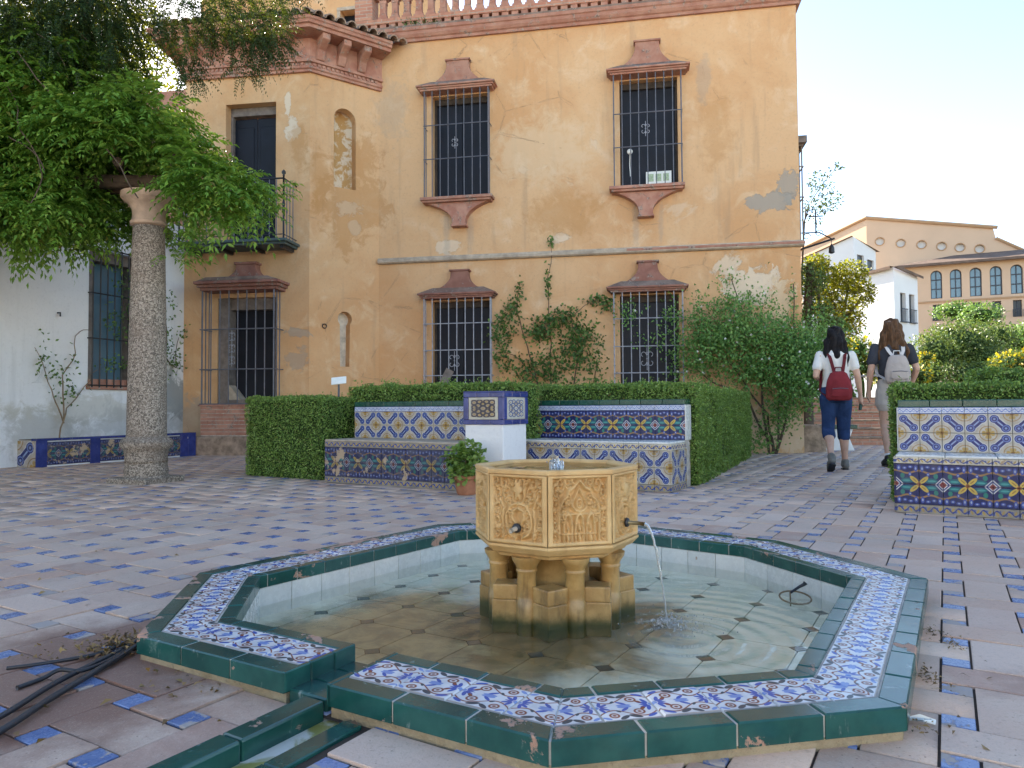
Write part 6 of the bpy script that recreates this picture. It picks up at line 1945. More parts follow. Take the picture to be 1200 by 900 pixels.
for (s, z, rs, rz_, n) in ((2.2, 2.05, 0.22, 0.28, 150), (2.32, 2.35, 0.16, 0.18, 90), (2.15, 1.6, 0.16, 0.3, 90), (2.75, 1.95, 0.25, 0.2, 150), (2.95, 2.1, 0.22, 0.22, 150), (3.2, 2.2, 0.22, 0.2, 110), (3.3, 1.7, 0.3, 0.4, 260),
        (2.9, 1.3, 0.4, 0.4, 330), (3.5, 1.9, 0.25, 0.3, 150), (3.65, 1.4, 0.25, 0.5, 170), (2.5, 1.35, 0.3, 0.25, 110), (2.45, 2.65, 0.05, 0.22, 34), (2.93, 2.75, 0.04, 0.35, 44), (2.99, 3.42, 0.04, 0.10, 18), (3.75, 2.45, 0.22, 0.07, 70), (3.1, 0.95, 0.7, 0.2, 260), (3.9, 2.35, 0.1, 0.12, 40), (2.05, 1.9, 0.1, 0.1, 24)):
    add_t(s, z, rs, rz_, n)
wall_plant('wall_climber', 'rose climber trained on the wall between the two lower windows', FH,
           [[(2.9, -0.1, 0), (2.8, -0.05, 1.0), (2.45, -0.05, 1.5), (2.1, -0.06, 1.7)], [(3.0, -0.1, 0), (2.95, -0.05, 1.4), (2.93, -0.04, 2.4), (2.97, -0.09, 3.45)], [(3.0, -0.1, 0), (2.6, -0.05, 1.6), (2.4, -0.04, 2.3), (2.45, -0.04, 2.8)],
            [(3.15, -0.1, 0), (3.4, -0.05, 1.5), (3.3, -0.05, 2.2), (3.85, -0.08, 2.5)], [(3.1, -0.1, 0), (3.6, -0.05, 0.9), (3.75, -0.05, 1.5)]], [t_[:6] + (int(t_[6] * 1.25),) for t_ in tu], 'climber_leaf', 0.064)
tu = []
for (s, y, z, rs, ry, rz_, n) in ((5.55, -0.35, 1.75, 0.45, 0.35, 0.5, 1500), (5.9, -0.4, 1.9, 0.5, 0.4, 0.45, 1700), (6.35, -0.4, 1.7, 0.5, 0.45, 0.5, 1900), (6.75, -0.3, 1.55, 0.4, 0.5, 0.5, 1600), (6.95, -0.25, 1.35, 0.3, 0.5, 0.45, 1100), (7.1, 0.1, 1.6, 0.3, 0.4, 0.4, 700), (7.05, -0.6, 1.45, 0.4, 0.4, 0.5, 1500), (6.75, -0.6, 1.1, 0.4, 0.4, 0.4, 1200), (7.15, -0.5, 1.0, 0.3, 0.3, 0.4, 700), (5.25, -0.35, 1.55, 0.35, 0.3, 0.4, 800),
        (6.1, -0.35, 1.25, 0.5, 0.4, 0.35, 1300), (6.6, -0.4, 0.95, 0.35, 0.35, 0.4, 900), (6.45, -0.35, 0.6, 0.25, 0.25, 0.3, 420), (5.3, -0.3, 2.05, 0.2, 0.2, 0.45, 350), (5.75, -0.25, 2.3, 0.25, 0.2, 0.2, 260),
        (5.75, -0.15, 2.72, 0.25, 0.1, 0.18, 50), (6.25, -0.15, 2.30, 0.3, 0.1, 0.25, 90), (6.7, -0.12, 2.35, 0.06, 0.08, 0.35, 50), (6.05, -0.12, 2.4, 0.06, 0.08, 0.3, 40), (4.9, -0.28, 2.1, 0.25, 0.08, 0.3, 170), (4.2, -0.26, 2.2, 0.25, 0.06, 0.25, 110), (4.65, -0.26, 1.75, 0.4, 0.06, 0.2, 70), (4.95, -0.28, 1.4, 0.2, 0.08, 0.4, 110), (5.4, -0.12, 1.3, 0.3, 0.1, 0.3, 150), (6.2, -0.3, 0.3, 0.2, 0.2, 0.2, 120), (6.1, -0.4, 0.15, 0.35, 0.3, 0.12, 160)):
    tu.append((s, y, z, rs, ry, rz_, n))
stems = [[(6.35, -0.25, 0), (6.3, -0.2, 0.6), (5.9, -0.15, 1.2), (5.4, -0.2, 1.9)], [(6.4, -0.25, 0), (6.45, -0.2, 0.7), (6.6, -0.25, 1.6)], [(6.4, -0.25, 0), (6.0, -0.12, 0.9), (5.5, -0.1, 1.1), (5.2, -0.1, 1.35)], [(6.3, -0.25, 0), (6.2, -0.1, 1.5), (5.8, -0.15, 2.7)], [(6.4, -0.25, 0), (6.7, -0.2, 1.2), (6.72, -0.12, 2.6)]]
wall_plant('jasmine_bush', 'big loose jasmine bush with tiny white flowers at the right corner of the house', FH, stems, tu, 'jasmine_leaf', 0.050, flowers=75, cat='bush', r0=0.022)
# wispy rose on the white wall and the creeper by the corner
tu = []
for (s, z, rs, rz_, n) in ((0.55, 1.55, 0.12, 0.25, 24), (0.75, 1.2, 0.2, 0.2, 40), (0.9, 0.95, 0.2, 0.12, 40), (0.45, 1.35, 0.06, 0.2, 14), (0.95, 1.4, 0.1, 0.2, 12)):
    tu.append((off + s, -0.10, z, rs, 0.08, rz_, n))
wall_plant('wall_rose', 'wispy rose with few leaves growing from the planter up the white wall', FW,
           [[(off + 0.72, -0.15, 0.30), (off + 0.85, -0.1, 0.75), (off + 1.25, -0.06, 1.15), (off + 1.35, -0.06, 1.3)], [(off + 0.80, -0.12, 0.55), (off + 0.65, -0.08, 1.0), (off + 0.42, -0.06, 1.55)], [(off + 0.80, -0.12, 0.6), (off + 0.80, -0.08, 1.2), (off + 1.0, -0.06, 1.75), (off + 1.25, -0.06, 1.85)]], tu, 'climber_leaf', 0.055, stemmat='pale_twig', r0=0.011)
tu = []
for (s, z, rs, rz_, n) in ((2.55, 1.75, 0.12, 0.35, 60), (2.7, 1.5, 0.15, 0.2, 60), (2.6, 2.3, 0.15, 0.4, 40), (1.9, 2.2, 0.2, 0.4, 90), (1.6, 2.0, 0.2, 0.3, 70), (1.7, 2.6, 0.2, 0.3, 50), (1.6, 1.4, 0.25, 0.12, 60), (2.85, 1.9, 0.1, 0.3, 24), (2.2, 1.9, 0.25, 0.3, 60)):
    tu.append((off + s, -0.12, z, rs, 0.10, rz_, n))
wall_plant('wall_creeper', 'thin dark creeper around the barred window of the white wall', FW,
           [[(off + 2.3, -0.12, 0.3), (off + 2.4, -0.08, 1.2), (off + 2.6, -0.06, 2.0), (off + 2.5, -0.06, 3.2)], [(off + 2.35, -0.1, 0.8), (off + 2.0, -0.08, 1.5), (off + 1.7, -0.10, 2.4)], [(off + 2.5, -0.08, 1.6), (off + 2.8, -0.06, 1.4), (off + 2.85, -0.06, 1.9)]], tu, 'climber_leaf', 0.055)

# ---- potted plant at the foot of the pedestal
pp = Vector((-0.385, 6.06, 0))
pot = empty('potted_plant', Tr(*pp), 'bright green leafy plant in a terracotta pot in front of the bench', 'potted plant')
mb = MB(); mb.lathe([(0.075, 0.0), (0.085, 0.02), (0.105, 0.13), (0.118, 0.135), (0.120, 0.165), (0.108, 0.168), (0.098, 0.14)], 24)
autosmooth(mb.build('pot', M_['pot'], pot, Tr(*pp)), 40)
mb = MB(); mb.lathe([(0.001, 0.146), (0.099, 0.145)], 16); mb.build('potting_soil', M_['soil'], pot, Tr(*pp))
n = 900
P, d = in_blobs([(0, 0, 0.25, 0.15, 0.15, 0.12), (-0.06, -0.03, 0.31, 0.11, 0.1, 0.10), (0.08, -0.05, 0.22, 0.09, 0.1, 0.10), (-0.05, -0.09, 0.17, 0.09, 0.06, 0.08), (0.02, 0.02, 0.38, 0.09, 0.1, 0.07), (0.13, 0, 0.37, 0.03, 0.04, 0.03)], n, 0.3)
V, Q = leaf_cards(P, d + rand_dir(n) * 0.5, d * 0.5 + np.array([0, -0.2, 0.9]) + rand_dir(n) * 0.4, RNG.uniform(0.03, 0.055, n), RNG.uniform(0.03, 0.05, n), 0.15, 0.2)
obj('foliage', fast_mesh('foliage', V, Q, M_['geranium_leaf']), pot, Tr(*pp))
mb = MB()
for i in range(16):
    q = P[i * 31]; mb.tube([(random.gauss(0, .02), random.gauss(0, .02), 0.14), q], 0.004, 5)
mb.build('stems', M_['pale_twig'], pot, Tr(*pp))
# weeds on the ledge and the string course
mb = None
n = 160
P = np.stack([np.concatenate([RNG.normal(0.55, 0.10, 90), RNG.normal(0.95, 0.12, 70)]), RNG.uniform(-0.09, -0.02, n), 7.265 + np.abs(RNG.normal(0, 0.05, n))], 1)
V, Q = leaf_cards(P, rand_dir(n) + np.array([0, -0.2, 1.0]), rand_dir(n), RNG.uniform(0.03, 0.07, n), RNG.uniform(0.01, 0.02, n))
o = obj('ledge_weeds', fast_mesh('weeds', V, Q, M_['olive_leaf']), None, FH)
tag(o, 'small weeds rooted on the brick ledge below the parapet', 'weeds', kind='stuff')
# ================================================================ steps and garden beyond the path
stp = empty('garden_steps', Tr(6.4, 13.3, 0), 'short flight of brick garden steps at the end of the path', 'steps')
for i in range(6):
    y0 = 13.2 + i * 0.42
    mb = MB(); mb.box(4.9, 8.6, y0 + 0.02, 16.2, -0.04, (i + 1) * 0.15 - 0.03); mb.build('riser', M_['brickwork'], stp, I4)
    mb = MB(); mb.box(4.88, 8.62, y0, y0 + 0.46, (i + 1) * 0.15 - 0.03, (i + 1) * 0.15); mb.build('tread', M_['rubble'], stp, I4, bevel=0.008)
mb = MB(); mb.box(4.0, 30, 16.0, 34, -0.05, 0.9); g2 = mb.build('terrace_ground', M_['soil']); tag(g2, kind='structure')
mb = MB()
c0 = at(1000, 460, 13.6)
mb.tube([(7.05, 13.3, 0.1), (7.05, 13.3, 1.05), (7.0, 13.45, 1.22), (6.85, 13.7, 1.3), (6.65, 14.0, 1.28), (6.55, 14.2, 1.15), (6.5, 14.3, 0.3)], 0.018, 8)
hr = mb.build('hand_rail', M_['pale_iron']); tag(hr, 'thin bent metal handrail beside the garden steps', 'handrail')
# rubble garden wall and a small tiled seat by the house corner
gw = empty('garden_wall', Tr(5.2, 12.2, 0), 'low rubble plinth at the foot of the house corner', 'wall')
mb = MB(); mb.box(4.50, 4.95, 11.35, 12.9, -0.04, 0.42); mb.build('stones', M_['rubble'], gw, I4, bevel=0.05, seg=3)
st = empty('garden_bench', Tr(5.35, 11.9, 0), 'small white plastered bench with a green tile top by the house corner', 'bench')
mb = MB(); mb.prism([(-0.30, 0), (0.30, 0), (0.22, 0.20), (0.28, 0.36), (-0.28, 0.36), (-0.22, 0.20)], -0.2, 0.2, Tr(5.25, 11.9, -0.01)); mb.build('base', M_['white_plaster'], st, I4, bevel=0.02, seg=2)
mb = MB(); mb.box(4.93, 5.58, 11.66, 12.14, 0.35, 0.41); mb.build('top', M_['dark_green_glaze'], st, I4, bevel=0.008)

def bush(name, label, spec, n, mat, leaf, group=None, flowers=None, base_z=0.0):
    bl = blobset(spec)
    cx = sum(b[0] for b in bl) / len(bl); cy = sum(b[1] for b in bl) / len(bl)
    t = empty(name, Tr(cx, cy, base_z), label, 'bush', group)
    mb = MB()
    for b in bl:
        mb.tube(wander((cx + (b[0] - cx) * 0.4, cy, base_z - 0.05), b[:3], 6, 0.1), [0.05 - 0.006 * i for i in range(7)], 6)
        # twiggy heart
        mb.lathe([(0.01, -0.6), (0.45, -0.4), (0.6, 0.0), (0.42, 0.4), (0.01, 0.6)], 10, Tr(*b[:3]) @ Matrix.Diagonal((b[3], b[4], b[5], 1)))
    mb.build('branches', M_['hedge_core'], t, I4)
    P, d = in_blobs(bl, n, 0.55)
    V, Q = leaf_cards(P, rand_dir(n) + d * 0.6, d + rand_dir(n) * 0.6, RNG.uniform(0.7, 1.3, n) * leaf, RNG.uniform(0.45, 0.7, n) * leaf)
    V[:, 2] = np.maximum(V[:, 2], base_z)
    obj('foliage', fast_mesh('foliage', V, Q, M_[mat]), t, I4)
    if flowers:
        k = RNG.choice(n, flowers); V, Q = leaf_cards(P[k], d[k] + np.array([0, -0.6, 0.3]), rand_dir(flowers), np.full(flowers, leaf * 1.4), np.full(flowers, leaf))
        tag(obj('flowers', fast_mesh('flowers', V, Q, M_['yellow_flower']), t, I4), kind='stuff')
    return t
bush('garden_bush', 'rounded pale green bush below the arched windows', [(1095, 415, 24, 0.9, 0.8, 0.8), (1130, 405, 24.5, 1.1, 0.9, 0.9), (1150, 420, 24, 0.8, 0.8, 0.8), (1110, 395, 25, 0.8, 0.7, 0.5), (1165, 395, 26, 0.8, 0.8, 0.6), (1085, 440, 23, 0.8, 0.7, 0.5), (1140, 440, 23, 1.0, 0.7, 0.5)], 9000, 'olive_leaf', 0.10, base_z=0.9)
bush('garden_bush', 'darker bush at the foot of the arched building wall', [(1190, 400, 30, 0.9, 0.9, 0.6), (1150, 370, 34, 1.0, 0.9, 0.6), (1215, 395, 30, 1.2, 0.9, 0.8), (1120, 365, 36, 1.1, 0.9, 0.5)], 4200, 'jasmine_leaf', 0.12, base_z=0.9)
bush('flowering_bush', 'yellow flowering shrub behind the tall dark hedge', [(1185, 425, 20, 0.55, 0.5, 0.3), (1210, 425, 20, 0.5, 0.5, 0.35)], 1500, 'olive_leaf', 0.08, flowers=420, base_z=0.9)
bush('flowering_bush', 'small bush with bright yellow flowers beside the walkers', [(1085, 420, 17, 0.18, 0.2, 0.14), (1080, 440, 17, 0.25, 0.25, 0.2)], 300, 'olive_leaf', 0.06, flowers=110, base_z=0.9)
bush('garden_bush', 'bush with yellow-green leaves at the head of the garden steps', [(1005, 410, 17.2, 0.35, 0.4, 0.3), (985, 425, 17.2, 0.5, 0.4, 0.35), (1020, 430, 17.2, 0.4, 0.4, 0.3), (1045, 440, 17.5, 0.5, 0.4, 0.3)], 2600, 'olive_leaf', 0.08, flowers=260, base_z=0.9)

# ---------------------------------------------------------------- iron bracket with a cross and a lantern
br = empty('iron_bracket', FH @ Tr(WH, 1.4, 3.6), 'wrought iron wall bracket topped by a small cross at the house corner', 'bracket')
BW = FH @ Tr(WH, 1.4, 0)
mb = MB(); mb.tube([(-0.02, 0, 3.34), (0.85, 0, 3.60)], 0.018, 6); mb.tube([(-0.02, 0, 3.86), (0.30, 0, 3.72), (0.60, 0, 3.72), (0.80, 0, 3.60)], 0.011, 6); mb.build('arm', M_['black_iron'], br, BW)
mb = MB()
for k in range(3):
    cx_ = 0.2 + k * 0.2; mb.tube([(cx_ + 0.07 * math.cos(a) * (1 - a / 9), 0, 3.60 + k * 0.05 + 0.07 * math.sin(a) * (1 - a / 9)) for a in [i * 0.45 for i in range(14)]], 0.007, 5)
mb.build('scrolls', M_['black_iron'], br, BW)
mb = MB(); mb.tube([(0.55, 0, 3.70), (0.55, 0, 4.12)], 0.012, 6); mb.tube([(0.43, 0, 4.0), (0.67, 0, 4.0)], 0.011, 6); mb.build('cross', M_['black_iron'], br, BW)
mb = MB(); mb.tube([(0.80, 0, 3.60), (0.80, 0, 3.50)], 0.006, 5); mb.lathe([(0.02, 3.34), (0.05, 3.36), (0.045, 3.44), (0.025, 3.48), (0.008, 3.51)], 10, Tr(0.80, 0, 0)); mb.build('bell', M_['black_iron'], br, BW)

# ---------------------------------------------------------------- white house
wq = at(1020, 400, 40); 
def quadface(mb, pts): mb.poly(pts)
whs = empty('white_house', Tr(21.5, 41, 0), 'tall plain white house with two balcony windows beyond the garden', 'house')
A_ = at(1003, 330, 42); B_2 = at(1047, 318, 39.5); C_2 = at(1075, 326, 41)
zt1, zt2 = at(1047, 313, 39.5).z, 7.85
Aw, Bw, Cw = (A_.x, A_.y), (B_2.x, B_2.y), (C_2.x, C_2.y)
F1 = frame(Aw, Bw); L1 = math.hypot(Bw[0] - Aw[0], Bw[1] - Aw[1]); F2 = frame(Bw, Cw); L2 = math.hypot(Cw[0] - Bw[0], Cw[1] - Bw[1])
ZT = zt1
mb = plate(rect(0, L1, 0.5, ZT), [], 0.2); mb.build('left_wall', M_['far_white'], whs, F1)
w0, w1, w2_, w3_ = L2 * 0.25, L2 * 0.48, L2 * 0.62, L2 * 0.85
mb = plate(rect(0, L2, 0.5, ZT - 0.3), [rect(w0, w1, 5.4, 7.0), rect(w2_, w3_, 5.4, 7.0)], 0.25); mb.poly([(0, 0, ZT - 0.3), (L2, 0, ZT - 0.3), (0, 0, ZT)]); mb.build('front_wall', M_['far_white'], whs, F2)
for a, b in ((w0, w1), (w2_, w3_)):
    mb = MB(); mb.box(a - 0.02, b + 0.02, 0.2, 0.26, 5.38, 7.02); w_ = mb.build('window', M_['far_dark'], whs, F2)
    mb = MB()
    for k in range(6):
        x = a + (b - a) * k / 5; mb.tube([(x, -0.1, 5.4), (x, -0.1, 6.1)], 0.012, 4)
    mb.box(a - 0.03, b + 0.03, -0.12, -0.08, 6.08, 6.12); mb.box(a - 0.05, b + 0.05, -0.14, 0.0, 5.34, 5.40); mb.build('balcony_rail', M_['far_frame'], w_, F2)
mb = MB(); mb.poly([F1 @ Vector((-0.2, -0.25, ZT)), F1 @ Vector((L1, -0.25, ZT + 0.05)), F2 @ Vector((L2 + 0.2, -0.25, ZT - 0.28)), F2 @ Vector((L2, 4, ZT + 0.3)), F1 @ Vector((0, 4, ZT + 0.6))])
mb.poly([F1 @ Vector((-0.2, -0.25, ZT)), F1 @ Vector((L1, -0.25, ZT + 0.05)), F1 @ Vector((L1, -0.25, ZT - 0.12)), F1 @ Vector((-0.2, -0.25, ZT - 0.12))])
mb.poly([F2 @ Vector((0, -0.25, ZT + 0.05)), F2 @ Vector((L2 + 0.2, -0.25, ZT - 0.28)), F2 @ Vector((L2 + 0.2, -0.25, ZT - 0.42)), F2 @ Vector((0, -0.25, ZT - 0.12))])
mb.build('roof', M_['far_roof'], whs, I4)
# second, further white house
p0, p1, p2 = at(940, 300, 58), at(1000, 283, 54), at(1026, 290, 56)
wh2 = empty('white_house', Tr(p1.x, p1.y, 0), 'white gabled house end half hidden behind the iron bracket', 'house')
F3 = frame((p0.x, p0.y), (p1.x, p1.y)); L3 = math.hypot(p1.x - p0.x, p1.y - p0.y); F4 = frame((p1.x, p1.y), (p2.x, p2.y)); L4 = math.hypot(p2.x - p1.x, p2.y - p1.y)
zz = at(998, 277, 54).z
mb = plate([(0, 1), (L3, 1), (L3, zz), (0, zz - 0.9)], [], 0.1); mb.build('left_wall', M_['far_white'], wh2, F3)
mb = plate(rect(0, L4, 1, zz - 0.7) + [], [rect(L4 * 0.15, L4 * 0.45, zz - 2.2, zz - 1.3), rect(L4 * 0.6, L4 * 0.9, zz - 2.4, zz - 1.5)], 0.2); mb.poly([(0, 0, zz - 0.7), (L4, 0, zz - 0.7), (0, 0, zz)]); mb.build('front_wall', M_['far_white'], wh2, F4)
for a, z in ((0.15, zz - 2.2), (0.6, zz - 2.4)):
    mb = MB(); mb.box(L4 * a - .02, L4 * (a + 0.3) + .02, 0.15, 0.2, z - .02, z + 0.92); mb.build('window', M_['far_dark'], wh2, F4)
mb = MB(); mb.poly([F3 @ Vector((0, -0.2, zz - 0.88)), F3 @ Vector((L3, -0.2, zz + 0.03)), F4 @ Vector((L4 + 0.3, -0.2, zz - 0.75)), F4 @ Vector((L4, 5, zz - 0.3)), F3 @ Vector((0, 5, zz - 0.5))]); mb.build('roof', M_['far_roof'], wh2, I4)

# ---------------------------------------------------------------- big orange building with arched windows
ob = empty('arcaded_building', Tr(42, 62, 0), 'large pale orange building with tall arched windows and round attic openings', 'building')
a_, b_ = at(1060, 320, 60), at(1215, 330, 56)
F5 = frame((a_.x, a_.y), (b_.x, b_.y)); L5 = math.hypot(b_.x - a_.x, b_.y - a_.y)
def on5(px_, py_):
    """x, z on the arcade wall"""
    o_ = Vector((0, 0, EYE)); d_ = (at(px_, py_, 1.0) - o_)
    inv = F5.inverted(); o2 = inv @ o_; d2 = inv.to_3x3() @ d_
    t = -o2.y / d2.y; p = o2 + d2 * t; return p.x, p.z
LEN5 = L5 + 12
eave = on5(1080, 311)[1]
holes5, wins = [], []
cents = [1097.5, 1122, 1145, 1168, 1192]
xs = [on5(c, 340)[0] for c in cents]; stepx = (xs[-1] - xs[0]) / 4
for i in range(8):
    x = xs[0] + i * stepx; hw = stepx * 0.30
    z1 = on5(1097.5, 317)[1]; z0 = on5(1097.5, 350)[1]; y1 = on5(1097.5, 357)[1]; y0 = on5(1097.5, 376)[1]
    holes5.append(arch(x - hw, x + hw, z0, z1, 12)); holes5.append(rect(x - hw * 0.72, x + hw * 0.72, y0, y1)); wins.append((x, hw, z0, z1, y0, y1))
mb = plate(rect(0, LEN5, 0.5, eave), holes5, 0.35); mb.poly([(0, 0, 0.5), (0, 9, 0.5), (0, 9, eave), (0, 0, eave)]); mb.build('wall', M_['far_plaster'], ob, F5)
for (x, hw, z0, z1, y0, y1) in wins:
    mb = MB(); mb.box(x - hw - .05, x + hw + .05, 0.30, 0.36, z0 - .05, z1 + .05); w_ = mb.build('arched_window', M_['far_glass'], ob, F5)
    mb = MB()
    for k in (-1, 0, 1): mb.box(x + k * hw * 0.92 - 0.035, x + k * hw * 0.92 + 0.035, 0.22, 0.30, z0, z1 - (0.02 if k == 0 else hw))
    for zf in (0.0, 0.33, 0.66): mb.box(x - hw, x + hw, 0.24, 0.299, z0 + (z1 - z0) * zf, z0 + (z1 - z0) * zf + 0.08)
    ar = [(x + (hw - 0.02) * math.cos(t), 0.26, z1 - hw + (hw - 0.02) * math.sin(t)) for t in [PI * q / 12 for q in range(13)]]
    mb.tube(ar, 0.05, 5); mb.build('frame', M_['far_frame'], w_, F5)
    mb = MB(); mb.box(x - hw * 0.75, x + hw * 0.75, 0.28, 0.34, y0 - .05, y1 + .05); w_ = mb.build('window', M_['far_dark'], ob, F5)
    mb = MB(); mb.box(x - 0.03, x + 0.03, 0.2, 0.27, y0, y1); mb.box(x - hw * 0.72, x + hw * 0.72, 0.2, 0.269, (y0 + y1) / 2 - .03, (y0 + y1) / 2 + .03)
    for k in range(7): mb.tube([(x - hw * 0.8 + hw * 1.6 * k / 6, -0.15, y0), (x - hw * 0.8 + hw * 1.6 * k / 6, -0.15, y0 + (y1 - y0) * 0.45)], 0.02, 4)
    mb.build('frame', M_['far_frame'], w_, F5)
mb = MB(); mb.box(-0.06, LEN5, -0.10, 0.0, (wins[0][2] + wins[0][5]) / 2 - 0.08, (wins[0][2] + wins[0][5]) / 2 + 0.05); mb.build('string_course', M_['far_trim'], ob, F5)
# tiled roof over the arcade
rz0 = eave; rz1 = eave + 1.5
mb = MB(); mb.poly([(-0.7, -0.7, rz0), (LEN5, -0.7, rz0), (LEN5, 5, rz1), (4, 5, rz1)]); mb.poly([(-0.7, -0.7, rz0), (4, 5, rz1), (-0.7, 8, rz0)]); mb.box(-0.75, LEN5, -0.75, -0.6, rz0 - 0.2, rz0)
mb.build('roof', M_['far_roof'], ob, F5)
# attic block with round windows
F6 = F5 @ Tr(0, 6.0, 0)
def on6(px_, py_):
    o_ = Vector((0, 0, EYE)); d_ = (at(px_, py_, 1.0) - o_); inv = F6.inverted(); o2 = inv @ o_; d2 = inv.to_3x3() @ d_
    t = -o2.y / d2.y; p = o2 + d2 * t; return p.x, p.z
q0, q1, q2, q3 = on6(1015, 256), on6(1164, 268), on6(1167, 279), on6(1215, 300)
cir = [on6(p, q) for p, q in ((1031, 283), (1055.5, 285), (1080, 286.5), (1103.5, 288.5), (1125, 290), (1148, 291.5))]
mb = plate([(q0[0], 2), (q3[0], 2), q3, (q2[0], q2[1]), (q1[0], q1[1]), (q0[0], q0[1])], [circle(x, z, 0.36, 16) for x, z in cir], 0.3); mb.build('attic_wall', M_['far_plaster'], ob, F6)
for x, z in cir:
    mb = MB(); mb.lathe([(0.42, 0), (0.42, 0.05)], 16, Tr(x, 0.33, z) @ Rx(PI / 2)); w_ = mb.build('round_window', M_['far_white'], ob, F6)
    mb = MB(); mb.tube([(x + 0.38 * math.cos(t), -0.02, z + 0.38 * math.sin(t)) for t in [2 * PI * k / 16 for k in range(17)]], 0.05, 5, False); mb.build('surround', M_['far_trim'], w_, F6)
l0 = on6(960, 272)
mb = MB(); mb.poly([(q0[0], 0, 2), (q0[0], 0, q0[1]), (q0[0] - 9, 9, q0[1] - 1.6), (q0[0] - 9, 9, 2)]); mb.build('gable_wall', M_['far_plaster'], ob, F6)
mb = MB()
mb.tube([(q0[0] - 9, 8.9, q0[1] - 1.55), (q0[0], -0.1, q0[1] + 0.06), (q1[0] + 0.3, -0.1, q1[1] + 0.06)], 0.16, 6); mb.tube([(q2[0], -0.1, q2[1]), (q3[0], -0.1, q3[1])], 0.12, 6); mb.build('coping', M_['far_trim'], ob, F6)

# ---------------------------------------------------------------- small things in the courtyard
sg = empty('information_sign', Tr(-2.02, 8.3, 0), 'small tilted white information plaque above the left hedge', 'sign')
c = at(397, 446, 8.3)
mb = MB(); mb.tube([(c.x, c.y, -0.02), (c.x, c.y, c.z - 0.02)], 0.012, 6); mb.build('post', M_['iron'], sg, I4)
mb = MB(); mb.box(-0.085, 0.085, -0.055, 0.055, -0.006, 0.006); mb.build('plaque', M_['paper'], sg, Tr(c.x, c.y, c.z) @ Rx(R(50)) @ Rz(R(8)), bevel=0.003)
# black hoses on the paving by the basin's left corner
def hose(pts, r, label, name='garden_hose'):
    full = []
    P_ = [Vector(p) for p in pts]
    for i in range(len(P_) - 1):
        p0, p1, p2, p3 = P_[max(i - 1, 0)], P_[i], P_[i + 1], P_[min(i + 2, len(P_) - 1)]
        for k in range(8):
            t = k / 8; full.append(0.5 * ((2 * p1) + (p2 - p0) * t + (2 * p0 - 5 * p1 + 4 * p2 - p3) * t * t + (3 * p1 - p0 - 3 * p2 + p3) * t ** 3))
    full.append(P_[-1])
    mb = MB(); mb.tube(full, r, 10); o = mb.build(name, M_['black_rubber'], None, None, True); tag(o, label, 'hose', 'hoses on the paving'); return o
def gp(px_, py_, h):
    o_ = Vector((0, 0, EYE)); d_ = at(px_, py_, 1.0) - o_; return o_ + d_ * ((h - EYE) / d_.z)
hose([gp(-60, 885, .012), gp(0, 857, .012), gp(60, 818, .012), gp(110, 788, .013), gp(145, 767, .012), gp(168, 752, .02)], 0.0085, 'thick black hose lying beside its twin on the bricks')
hose([gp(-60, 868, .012), gp(0, 840, .012), gp(60, 803, .013), gp(105, 780, .013), gp(142, 762, .012), gp(166, 748, .02)], 0.0075, 'black hose running just behind the thick one to the basin corner')
hose([gp(20, 806, .008), gp(50, 795, .009), gp(70, 785, .02), gp(95, 786, .016), gp(125, 775, .011), gp(150, 760, .01)], 0.006, 'thin kinked black tube crossing the two hoses')
hose([gp(8, 783, .007), gp(40, 779, .008), gp(85, 772, .008), gp(118, 765, .012), gp(148, 753, .01)], 0.005, 'thin black tube nearest the bench side of the hoses')
# dead leaves drifted against the rim
def litter(name, label, spots, lsz):
    PP = np.concatenate([np.array([x, y, 0.006]) + RNG.normal(size=(n, 3)) * np.array([sx, sy, 0.0]) + np.array([0, 0, 1]) * np.abs(RNG.normal(0, hz, (n, 1))) for (x, y, sx, sy, hz, n) in spots])
    keepm = np.array([not inside(inset(OCT, -0.005), p[0], p[1]) for p in PP]); PP = PP[keepm]; n = len(PP)
    V, Q = leaf_cards(PP, rand_dir(n) * np.array([1, 1, 0.35]), rand_dir(n) * 0.5 + np.array([0, 0, 1.0]), RNG.uniform(0.4, 1.5, n) * lsz, RNG.uniform(0.2, 0.7, n) * lsz, 0.3, 0.3)
    V[:, 2] = np.maximum(V[:, 2], 0.003)
    o = obj(name, fast_mesh(name, V, Q, M_['dead_leaf'])); tag(o, label, 'leaf litter', kind='stuff')
a = gp(140, 762, 0); b = gp(1078, 790, 0); e = gp(1085, 740, 0); f_ = gp(250, 800, 0); g_ = gp(1068, 850, 0)
litter('leaf_litter', 'heap of dry leaves and twigs at the left corner of the basin', [(a.x, a.y, .05, .05, .012, 260), (a.x - .12, a.y - .02, .08, .06, .004, 60), (f_.x, f_.y, .10, .06, .002, 40)], 0.020)
litter('leaf_litter', 'dry crumbs of leaves along the right side of the basin', [(b.x, b.y, .02, .06, .003, 130), (e.x, e.y, .025, .12, .003, 150), (g_.x, g_.y, .03, .03, .004, 60), (g_.x - .1, g_.y - .01, .1, .02, .002, 50)], 0.013)
litter('leaf_litter', 'few single dry leaves scattered over the paving', [(-1.9, 3.2, .8, .6, .002, 26), (0.3, 5.2, 1.2, .6, .002, 18), (-1.0, 1.6, .3, .2, .002, 26), (1.3, 1.9, .3, .4, .002, 14)], 0.024)
p = gp(1079, 845, 0.004)
